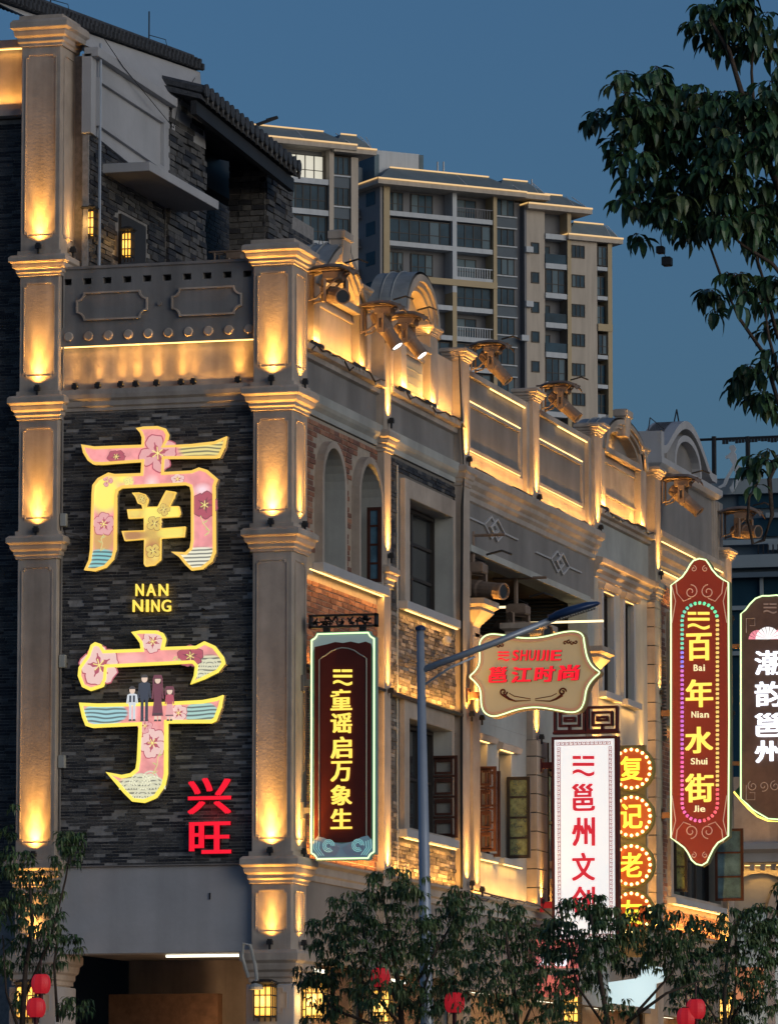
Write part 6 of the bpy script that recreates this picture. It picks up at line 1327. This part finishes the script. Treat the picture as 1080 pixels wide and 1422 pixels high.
def mansard(parent, f, u0, u1, zt, ze, back=9.0, out=1.2, inn=1.6, led=True):
    b = MB(); vs = [f(u0 - out, ze, out), f(u1 + out, ze, out), f(u1 + out, ze, -back), f(u0 - out, ze, -back), f(u0 + inn, zt, -inn), f(u1 - inn, zt, -inn), f(u1 - inn, zt, -back), f(u0 + inn, zt, -back)]
    b.add(vs, [(3, 2, 1, 0), (4, 5, 6, 7), (0, 1, 5, 4), (1, 2, 6, 5), (2, 3, 7, 6), (3, 0, 4, 7)]); r = b.build('mansard_roof', M['troof'], parent)
    b = MB(); tbox(b, f, u0 - out - .1, u1 + out + .1, ze - .5, ze, -back, out + .15); b.build('eave', M['tbeige'], r)
    b = MB(); tbox(b, f, u0 - out - .1, u1 + out + .1, ze - .02, ze + .14, out + .15, out + .25); tbox(b, f, u0 + inn, u1 - inn, zt, zt + .14, -inn, -inn + .1); 
    b.add([f(u0 - out - .2, ze - .02, out + .2), f(u0 - out - .2, ze + .14, out + .2), f(u0 - out - .2, ze + .14, -back), f(u0 - out - .2, ze - .02, -back)], [(0, 1, 2, 3)])
    b.build('roofline_led', M['tled'], r)
    b = MB(); m_ = (u0 + u1) / 2 + 2
    for u in (m_, u1 + out - .2): b.tube([f(u, ze, out), f(u - (.8 if u > m_ else 0), zt, -inn)], .05, 4)
    b.build('roof_seam', M['twhite'], r); return r
P0, T, f = tower_frame(*z8(368, 300), 547)
tw = thing('apartment_tower', 'tall beige apartment tower with stepped mansard roofs edged in gold light, behind the shophouses', 'building', P0)
u = lambda x, y=300, o=0: T(*z8(x, y), o)[0]
dz = (T(*z8(400, 290))[1] - T(*z8(400, 630))[1]) / 4; zs = T(*z8(400, 290))[1] - .45   # underside of the first visible slab edge
NF = 17
uA0, uA1, uA2, uA3 = u(371), u(388), u(566), u(578); uA4, uA5 = u(681), u(691); uB1 = u(770); uC0, uC1, uC2 = u(776), u(830), u(890); uD0, uD1 = u(898), u(1016)
zAe = T(*z8(500, 222))[1]; zAt = T(*z8(520, 172))[1]; zbot = 0
def body(a, c, ztop, d, m, back=12): b = MB(); tbox(b, f, a, c, zbot, ztop, -back, d); return b.build('facade', m, tw)
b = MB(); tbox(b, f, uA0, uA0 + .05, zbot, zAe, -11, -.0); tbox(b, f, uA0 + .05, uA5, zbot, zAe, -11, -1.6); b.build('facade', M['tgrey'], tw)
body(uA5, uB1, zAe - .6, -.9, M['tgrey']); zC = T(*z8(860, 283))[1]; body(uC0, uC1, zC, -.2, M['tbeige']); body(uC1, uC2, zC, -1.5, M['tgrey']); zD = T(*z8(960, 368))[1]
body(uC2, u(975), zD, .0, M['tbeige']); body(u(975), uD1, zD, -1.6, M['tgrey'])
for a, c in ((uA0, uA1), (uA4, uA5), (uC2, uC2 + .45), (u(1004), uD1)): b = MB(); tbox(b, f, a, c, zbot, (zAe if c < uB1 else zC if c < uC2 + .5 else zD), -1.7, .12); b.build('ochre_pier', M['tyel'], tw)
b = MB(); tbox(b, f, uA2, uA3, zs - dz * 2.4, zAe, -1.6, .08); b.build('white_pier', M['twhite'], tw); b = MB(); tbox(b, f, uA2, uA3, zbot, zs - dz * 2.4, -1.6, .08); b.build('ochre_pier', M['tyel'], tw)
b = MB(); tbox(b, f, uA0, uA5, zs - dz * 2 - .55, zs - dz * 2 + .1, -.3, .2); b.build('ochre_band', M['tyel'], tw); b = MB(); tbox(b, f, u(975), uD1, T(*z8(1000, 632))[1], T(*z8(1000, 612))[1], -.3, .2); b.build('ochre_band', M['tyel'], tw)
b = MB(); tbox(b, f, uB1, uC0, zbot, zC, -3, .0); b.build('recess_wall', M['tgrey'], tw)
rnd = random.Random(9)
for k in range(NF):
    z = zs - k * dz                                                  # top of slab k is at z + .5
    b = MB()
    if k != 2: tbox(b, f, uA1, uA2, z - .05, z + .45, -1.6, .05)
    tbox(b, f, uA3, uA4, z - .05, z + .45, -1.6, .0); b.build('balcony_slab', M['twhite'], tw)
    top = z - .08; enclosed = rnd.random() < .45 or k == 0
    zz0, zz1 = z + .45, z + dz - .1                                   # storey above slab k
    if k in (1, 5, 8, 11): twin(tw, f, uA1 + .1, uA2 - .1, zz0, zz1 - .15, -.35, 6, curtain=.25, rnd=rnd)
    else:
        twin(tw, f, u(402), u(446), zz0 + .25, zz1 - .3, -1.5, 3, rnd=rnd, curtain=.2); twin(tw, f, u(468), u(530), zz0 + (0 if k % 3 else .2), zz1 - .3, -1.5, 3, rnd=rnd, curtain=.3)
    litw = None
    if k % 2 == 1 or k > 4: twin(tw, f, uA3 + .1, uA4 - .1, zz0, zz1 - .1, -.35, 4, curtain=.12, rnd=rnd)
    else:
        twin(tw, f, uA3 + .5, uA4 - 1.2, zz0, zz1 - .4, -1.5, 2, rnd=rnd, curtain=.4); r = MB()
        for i in range(14): uu = uA3 + .1 + i * (uA4 - uA3 - .2) / 14; tbox(r, f, uu, uu + .07, zz0, zz0 + 1.0, -.1, -.04)
        tbox(r, f, uA3, uA4, zz0 + .95, zz0 + 1.05, -.12, -.02); r.build('balcony_rail', M['twhite'] if k else M['tgrey'], tw)
    # section B: flush windows over slate spandrels
    twin(tw, f, u(697), u(752), z + 1.35 - .2, z + dz - .2, -.85, 3, trans=False, curtain=.15, rnd=rnd)
    b = MB(); tbox(b, f, u(693), u(757), z - .1, z + 1.0, -.9, -.7); b.build('slate_spandrel', M['tslate'], tw); b = MB(); tbox(b, f, u(693), u(757), z + 1.0, z + 1.13, -.9, -.55); b.build('ledge', M['twhite'], tw); b = MB(); tbox(b, f, u(693), u(757), z + dz - .2, z + dz - .08, -.9, -.55); b.build('ledge', M['twhite'], tw)
    # section C / D share the floor heights, set lower as the tower steps down
    zc_ = T(*z8(860, 370))[1] - k * dz
    b = MB(); tbox(b, f, uC1, uC2, zc_ - .05, zc_ + .5, -1.5, .02); b.build('balcony_slab', M['twhite'], tw)
    if k % 3 == 1: twin(tw, f, uC1 + .1, uC2 - .1, zc_ - dz + .5, zc_ - .1, -.3, 3, curtain=.2, rnd=rnd)
    else: twin(tw, f, u(836), u(860), zc_ - dz + .5, zc_ - .6, -1.4, 1, rnd=rnd, curtain=.3, trans=False); r = MB(); tbox(r, f, uC1, uC2, zc_ - dz + .5, zc_ - dz + 1.5, -.12, -.06); r.build('glass_balustrade', M['tglass'], tw)
    twin(tw, f, u(791), u(813), zc_ - dz + 1.4, zc_ - .45 - .1, -.17, 1, rnd=rnd, trans=False)
    zd_ = T(*z8(920, 424))[1] - k * dz
    twin(tw, f, u(902), u(939), zd_, zd_ + 1.35, .03, 3, rnd=rnd, trans=False, curtain=.1)
    b = MB(); tbox(b, f, u(975), u(1004), zd_ - 1.1, zd_ - .7, -1.6, .05); b.build('balcony_slab', M['twhite'], tw)
    twin(tw, f, u(978), u(1003), zd_ - .6, zd_ + 1.5, -.5 if k % 3 else -.1, 2, curtain=.35, rnd=rnd)
mansard(tw, f, uA0, u(728), zAt, zAe + .1); mansard(tw, f, u(700), u(812), T(*z8(740, 200))[1], T(*z8(770, 245))[1], out=.7, inn=.9)
mansard(tw, f, u(788), u(936), T(*z8(850, 237))[1], zC + .1, out=.6); mansard(tw, f, uC2 + .4, u(1030), T(*z8(950, 321))[1], zD + .1, out=.4, inn=1.0)
# left return wall with bays
def S(x, y): d = ray(*z8(x, y)); Q = P0; t = (Q - CAM).dot(TU) / d.dot(TU); p = CAM + d * t; return (p - P0).dot(TN), p.z
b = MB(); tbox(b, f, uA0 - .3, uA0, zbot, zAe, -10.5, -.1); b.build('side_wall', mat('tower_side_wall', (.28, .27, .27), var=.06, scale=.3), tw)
for k in range(NF):
    z = zs - k * dz
    for d0, d1 in ((-3.2, -1.2), (-9.6, -8.0)):
        b = MB(); vsq = lambda d, zq: f(uA0 - .33, zq, d)
        b.add([vsq(d0, z + 1.2), vsq(d1, z + 1.2), vsq(d1, z + 2.6), vsq(d0, z + 2.6)], [(0, 1, 2, 3)]); b.build('window', M['tglass'], tw, fix=False)
    b = MB(); tbox(b, f, uA0 - 1.0, uA0 - .3, z + .2, z + .4, -6.8, -4.2); tbox(b, f, uA0 - .9, uA0 - .35, z + .4, z + 1.2, -6.6, -4.5); b.build('unit_ledge', M['tgrey'], tw)
for k, dd in ((1, 0), (3, .5), (4, 0), (6, .6), (8, 0), (9, .4), (11, 0)):
    z = zs - k * dz + .5; b = MB(); a_ = uB1 - .1 if k % 2 else uC0 - .9; tbox(b, f, a_ + .1, a_ + .95, z + dd, z + dd + .6, .0, .4); b.build('air_conditioner', M['twhite'], tw)
# penthouse, tank, masts
b = MB(); tbox(b, f, u(385, 130), u(505, 130), zAt - 1, T(*z8(440, 112))[1], -7, -2.5); b.build('penthouse', M['twhite'], tw); b = MB(); tbox(b, f, u(372, 130), u(385, 130), zAt - 1, T(*z8(440, 127))[1], -7, -2); tbox(b, f, u(505), u(516), zAt - 1, T(*z8(440, 114))[1], -7, -2.4); b.build('penthouse_wing', M['curtain'], tw)
b = MB(); p = f(u(345, 170), 0, -4); b.lathe((p.x, p.y, 0), [(.7, zAt - 2), (.7, T(*z8(345, 152))[1])], 12); b.build('water_tank', M['tslate'], tw)
b = MB()
for x, y in ((551, 142), (568, 142), (818, 192)): b.tube([f(u(x), zAt - (1 if x < 700 else 4), -2), f(u(x), T(*z8(x, y))[1], -2)], .09, 4)
b.build('mast', M['twhite'], tw)
# second tower, left, seen between pavilion and gables
P1, T1, f1 = tower_frame(*z8(218, 300), 530)
t2 = thing('apartment_tower', 'second apartment tower cut off by the pavilion roof, its eaves edged in gold light', 'building', P1); v = lambda x, y=300: T1(*z8(x, y))[0]
ze, zt2 = T1(*z8(200, 101))[1], T1(*z8(150, 52))[1]
b = MB(); tbox(b, f1, v(-80), v(217), 0, ze, -12, -1.5); b.build('facade', M['tgrey'], t2); b = MB(); tbox(b, f1, v(217), v(283), 0, ze - 1, -12, -.6); b.build('facade', M['tbeige'], t2); b = MB(); tbox(b, f1, v(283), v(303), 0, ze - 1, -12, -.2); b.build('facade', M['tbeige'], t2)
b = MB(); tbox(b, f1, v(217), v(230), 0, ze, -1.5, .1); b.build('pier', M['tbeige'], t2)
z0_ = T1(*z8(160, 205))[1]; litw = emit('lit_room', lin((205, 200, 180)), .8)
for k in range(9):
    z = z0_ - k * dz; b = MB(); tbox(b, f1, v(-80), v(217), z - .25, z + .3, -1.5, 0); b.build('balcony_slab', M['twhite'], t2)
    if k == 0: twin(t2, f1, v(110), v(214), z + .3, z + dz - .3, -1.0, 4, rnd=rnd, lit=litw, curtain=.3)
    else: twin(t2, f1, v(104), v(214), z + .3, z + dz - .3, -.4, 5, rnd=rnd, curtain=.2)
    twin(t2, f1, v(-40), v(95), z + .3, z + dz - .3, -.4, 5, rnd=rnd, curtain=.2)
    twin(t2, f1, v(233), v(281), z + 1.0, z + dz - .25, -.55, 3, rnd=rnd, trans=False); b = MB(); tbox(b, f1, v(232), v(282), z - .3, z + .8, -.6, -.45); b.build('slate_spandrel', M['tslate'], t2); b = MB(); tbox(b, f1, v(231), v(283), z + .8, z + .95, -.6, -.3); b.build('ledge', M['twhite'], t2)
mansard(t2, f1, v(-80), v(262), zt2, ze, out=.8); mansard(t2, f1, v(240), v(325), T1(*z8(260, 70))[1], T1(*z8(300, 118))[1], out=.6, inn=.8)
b = MB(); b.tube([f1(v(30), zt2, -1.5), f1(v(90), zt2 + 1.0, -1.5), f1(v(60), zt2 + .6, -1.5)], .18, 5); b.build('roof_plant', M['dark'], t2)
# ================================================================== TREES
def leaf_mesh(L, wd, fold=.25, droop=.35, seg=3):
    """pointed drooping leaflet along +x, midrib folded"""
    rows = [(0, 0), (.3, .8), (.6, 1.0), (.85, .55), (1, 0)] if seg > 2 else [(0, 0), (.45, 1), (1, 0)]
    V_, F_ = [], []; idx = []
    for t, w in rows:
        z = -droop * L * t * t; x = L * t * (1 - .12 * droop * t)
        if w == 0: idx.append((len(V_),)); V_.append(Vector((x, 0, z)))
        else: idx.append((len(V_), len(V_) + 1, len(V_) + 2)); V_ += [Vector((x, -wd * w / 2, z + wd * fold * w)), Vector((x, 0, z)), Vector((x, wd * w / 2, z + wd * fold * w))]
    for a, b_ in zip(idx, idx[1:]):
        if len(a) == 1: F_ += [(a[0], b_[1], b_[0]), (a[0], b_[2], b_[1])]
        elif len(b_) == 1: F_ += [(a[0], a[1], b_[0]), (a[1], a[2], b_[0])]
        else: F_ += [(a[0], a[1], b_[1], b_[0]), (a[1], a[2], b_[2], b_[1])]
    return V_, F_
def frame_from(d, up=Vector((0, 0, 1))):
    x = d.normalized(); y = up.cross(x); y = y.normalized() if y.length > 1e-4 else Vector((0, 1, 0)); z = x.cross(y); return Matrix((x, y, z)).transposed()
def tree(name, label, dist, blobs, n_whorl, L, limbs, trunk_px, mats, singles=0, seed=1, leafw=.42, droop=(.2, 1.1), depth=.8, r_tr=.05, leaves=(5, 8), twig=.5):
    rnd = random.Random(seed); bx = PD(trunk_px[0], 1640, dist); bx.z = 0
    root = thing(name, label, 'tree', bx)
    cents = []; 
    for (x, y, r, wgt) in blobs: c = PD(x, y, dist); rr = r * dist / F; cents.append((c + FH * rnd.uniform(-depth, depth), rr, wgt))
    tot = sum(w for _, _, w in cents); pts = []; tw_ = MB(); ups = [PD(x, y, dist) for x, y in limbs[0]] if limbs else []
    protos = [leaf_mesh(L * s, L * s * leafw, droop=dr, seg=3 if singles else 2) for s, dr in ((1, .3), (.85, .55), (1.1, .8))]
    proto_me = []
    if singles:
        for k, (V_, F_) in enumerate(protos):
            for mi, m in enumerate(mats): me = bpy.data.meshes.new('leaf'); me.from_pydata(V_, [], F_); me.materials.append(m); proto_me.append(me)
    fol = MB(); ns = 0
    for c, rr, wgt in cents:
        for _ in range(int(n_whorl * wgt / tot)):
            while True:
                d = Vector((rnd.uniform(-1, 1), rnd.uniform(-1, 1), rnd.uniform(-1, 1)))
                if d.length < 1: break
            if rnd.random() < .5: d = d.normalized() * rnd.uniform(.75, 1)
            p = c + d * rr; out = (Vector((d.x, d.y, 0)) + Vector((rnd.uniform(-.4, .4), rnd.uniform(-.4, .4), .15))).normalized()
            if rnd.random() < twig: tw_.tube([p - Vector((0, 0, rr * rnd.uniform(.2, .5))) - out * rr * .2 - (d * rr * .25), p - out * .01], L * .035, 3, r1=L * .018)
            n = rnd.randint(*leaves); a0 = rnd.uniform(0, 2 * PI); mi = rnd.choice((0, 0, 0, 1, 1, 2)) if len(mats) > 2 else 0
            for i in range(n):
                a = a0 + 2 * PI * i / n + rnd.uniform(-.25, .25); dr = rnd.uniform(*droop); dirv = Vector((math.cos(a), math.sin(a), -dr)) + out * .45
                R_ = frame_from(dirv); k = rnd.randrange(3); sc = rnd.uniform(.7, 1.12); q = p + dirv.normalized() * L * .22
                if ns < singles and rnd.random() < .35:
                    o = bpy.data.objects.new('leaf', proto_me[k * len(mats) + mi]); scene.collection.objects.link(o); o.parent = root
                    o.matrix_basis = Matrix.Translation(q - bx) @ (R_ * sc).to_4x4(); ns += 1
                else:
                    V_, F_ = protos[k]; fol.add([q + (R_ @ x_) * sc for x_ in V_], F_, mi)
                if singles: tw_.tube([p, q], L * .02, 3)
    fol.build('crown', mats, root, kind='stuff', fix=False)
    tr = MB()
    for j, lb in enumerate(limbs):
        P = [PD(x, y, dist) + FH * (0.15 * math.sin(j * 2.1)) for x, y in lb]
        r0 = r_tr * (1 if j == 0 else .55); tr.tube(P, r0, 7, r1=r0 * .35)
    P = [Vector((bx.x, bx.y, 0)), Vector((bx.x + .05, bx.y, 1.2)), PD(trunk_px[0], trunk_px[1], dist)]
    tr.tube(P, r_tr * 1.5, 8, r1=r_tr); tr.build('trunk', M['bark'], root, smooth=True); tw_.build('twigs', M['bark'], root, kind='stuff', fix=False)
    return root
LM = [M['leaf'], M['leaf2'], M['leaf3']]
tree('broadleaf_tree', 'dark overhanging tree with large drooping leaves in the top right corner', 38,
     [(1020, 15, 34, 1.2), (980, 20, 26, .8), (1062, 40, 34, 1.0), (1010, 45, 22, .4), (1075, 95, 18, .2), (835, 150, 16, .25), (860, 128, 22, .5), (905, 115, 26, .8), (940, 122, 26, .8), (980, 132, 26, .9), (1020, 140, 30, 1), (1060, 150, 30, 1), (845, 205, 18, .35), (880, 170, 30, 1.2), (925, 175, 36, 1.8), (975, 180, 40, 2), (1030, 195, 42, 2), (1070, 210, 30, 1.2), (880, 230, 24, .8), (900, 255, 26, .9), (945, 240, 40, 2), (995, 250, 42, 2), (1050, 265, 38, 1.6), (870, 285, 14, .25), (885, 320, 12, .12), (905, 290, 16, .35), (930, 300, 20, .5), (960, 300, 24, .8), (1000, 310, 26, .7), (1040, 310, 26, .7), (1070, 320, 24, .7), (995, 400, 16, .35), (1015, 385, 18, .35), (1050, 375, 22, .5), (1072, 400, 22, .5), (985, 432, 12, .15), (1030, 420, 12, .12), (1075, 440, 16, .3), (1045, 510, 18, .4), (1030, 525, 10, .12), (1062, 545, 20, .5), (1075, 500, 18, .4), (1040, 645, 20, .35), (1065, 640, 16, .25), (1055, 680, 10, .08)],
     560, .125, [[(1110, 420), (1082, 260), (1050, 190), (1030, 130), (1012, 70), (985, 25)], [(1082, 260), (1050, 170), (1045, 95), (1048, 30)], [(1110, 420), (1070, 370), (1030, 345), (985, 305)], [(1110, 640), (1090, 590), (1060, 490), (1025, 440), (1005, 395), (985, 340), (975, 310)], [(1110, 520), (1080, 460), (1060, 380), (1040, 310)], [(1100, 560), (1078, 520), (1065, 470), (1060, 430)], [(1080, 640), (1068, 665), (1072, 715), (1060, 750), (1045, 755), (1038, 720), (1040, 690), (1052, 670), (1060, 655)]],
     (1160, 700), LM, singles=300, seed=5, leafw=.47, droop=(.1, 1.25), twig=.9, depth=.35, r_tr=.034)
st = thing('hanging_gadget', 'small black two-part gadget dangling below the leaves of the top right tree', 'ornament', PD(922, 345, 38)); b = MB()
for x, y, s in ((917, 347, .028), (926, 363, .034)): p = PD(x, y, 38); b.loft(p.x - s, p.x + s, p.y - s, p.y + s, [(-.01, p.z - s), (0, p.z - s * .8), (0, p.z + s * .8), (-.01, p.z + s)])
b.build('body', M['dark'], st); b = MB(); b.tube([PD(921, 318, 38), PD(917, 330, 38), PD(918, 345, 38), PD(926, 360, 38)], .004, 4); b.build('cord', M['dark'], st)
tree('street_tree', 'leafy street tree in front of the left pillar at the left edge', 50, [(15, 1150, 12, .2), (20, 1195, 26, 1), (50, 1225, 34, 1.4), (90, 1175, 26, .8), (100, 1160, 16, .3), (20, 1260, 30, 1.2), (60, 1280, 34, 1.3), (95, 1310, 18, .5), (15, 1320, 30, 1), (55, 1330, 30, .8), (20, 1125, 8, .08), (105, 1395, 22, .35), (120, 1400, 14, .2), (20, 1385, 20, .3)],
     330, .085, [[(30, 1440), (35, 1350), (45, 1280), (40, 1210)], [(35, 1380), (70, 1300), (90, 1220), (100, 1160)], [(30, 1440), (10, 1380), (5, 1300)], [(80, 1420), (75, 1340), (85, 1260)]], (30, 1440), [M['leafa'], M['leafb'], M['leafc']], leafw=.34, seed=11, depth=.5, r_tr=.03, twig=.7)
tree('street_tree', 'broad street tree crown in front of the corner pillar and lamp pole', 48, [(455, 1300, 34, 1.2), (440, 1350, 30, 1), (490, 1260, 34, 1.3), (540, 1235, 34, 1.5), (575, 1235, 20, .5), (500, 1310, 46, 2.2), (560, 1290, 46, 2.2), (610, 1300, 40, 1.7), (645, 1245, 26, .9), (620, 1265, 24, .6), (660, 1290, 34, 1.2), (470, 1370, 40, 1.3), (530, 1365, 46, 1.8), (590, 1365, 44, 1.8), (645, 1350, 40, 1.6), (540, 1410, 50, 1.2), (620, 1410, 50, 1.1), (440, 1400, 30, .6)],
     880, .082, [[(560, 1470), (555, 1380), (540, 1290), (530, 1240)], [(555, 1400), (600, 1330), (640, 1260)], [(560, 1430), (500, 1360), (470, 1300)], [(575, 1440), (590, 1370), (610, 1300)], [(560, 1440), (460, 1400), (430, 1350)], [(550, 1390), (510, 1320), (500, 1270)]], (560, 1470), [M['leafa'], M['leafb'], M['leafc']], leafw=.34, seed=12, depth=.9, r_tr=.032)
tree('street_tree', 'street tree between the lamp pole and the white lightbox, crown below the windows', 50, [(700, 1270, 24, .7), (725, 1290, 26, .9), (690, 1310, 30, 1), (735, 1330, 34, 1.4), (700, 1360, 40, 1.4), (760, 1370, 36, 1.2), (680, 1405, 40, .9), (745, 1415, 40, .9), (765, 1285, 18, .5), (768, 1320, 20, .6)],
     380, .082, [[(720, 1470), (715, 1390), (705, 1320), (700, 1275)], [(720, 1440), (750, 1370), (762, 1300)], [(720, 1450), (690, 1390), (680, 1330)]], (720, 1470), [M['leafa'], M['leafb'], M['leafc']], leafw=.34, seed=13, depth=.6, r_tr=.028)
tree('street_tree', 'street tree covering the foot of the white lightbox and round signs', 46, [(790, 1262, 16, .4), (825, 1250, 18, .5), (840, 1265, 22, .8), (785, 1300, 32, 1.5), (830, 1310, 34, 1.5), (870, 1285, 24, .8), (880, 1320, 28, 1), (910, 1270, 22, .7), (940, 1290, 28, .8), (800, 1345, 30, .9), (920, 1320, 30, 1.1), (945, 1340, 24, .7), (780, 1400, 24, .4), (850, 1400, 24, .35), (830, 1360, 16, .25)],
     500, .082, [[(850, 1490), (845, 1430), (830, 1340), (820, 1270)], [(850, 1450), (890, 1400), (935, 1350), (950, 1300)], [(848, 1440), (800, 1370), (785, 1300)], [(870, 1420), (925, 1380), (980, 1360)]], (850, 1490), [M['leafa'], M['leafb'], M['leafc']], leafw=.34, seed=14, depth=.6, r_tr=.032)
tree('street_tree', 'lighter green street tree filling the bottom right corner', 54, [(985, 1300, 30, 1), (1020, 1295, 34, 1.2), (1060, 1275, 26, .8), (1070, 1310, 34, 1.2), (990, 1345, 36, 1.3), (1035, 1340, 40, 1.5), (1070, 1370, 36, 1), (960, 1385, 34, .9), (1000, 1400, 40, 1), (1050, 1410, 36, .8), (1085, 1240, 14, .3)],
     620, .075, [[(1010, 1470), (1005, 1390), (1010, 1320), (1020, 1280)], [(1008, 1430), (1050, 1360), (1065, 1290)], [(1008, 1440), (970, 1380), (960, 1330)], [(1012, 1420), (1025, 1350), (1040, 1300)]], (1010, 1470), [M['leafb'], M['leafa'], M['leafc']], seed=15, depth=.9, r_tr=.026, twig=.9)
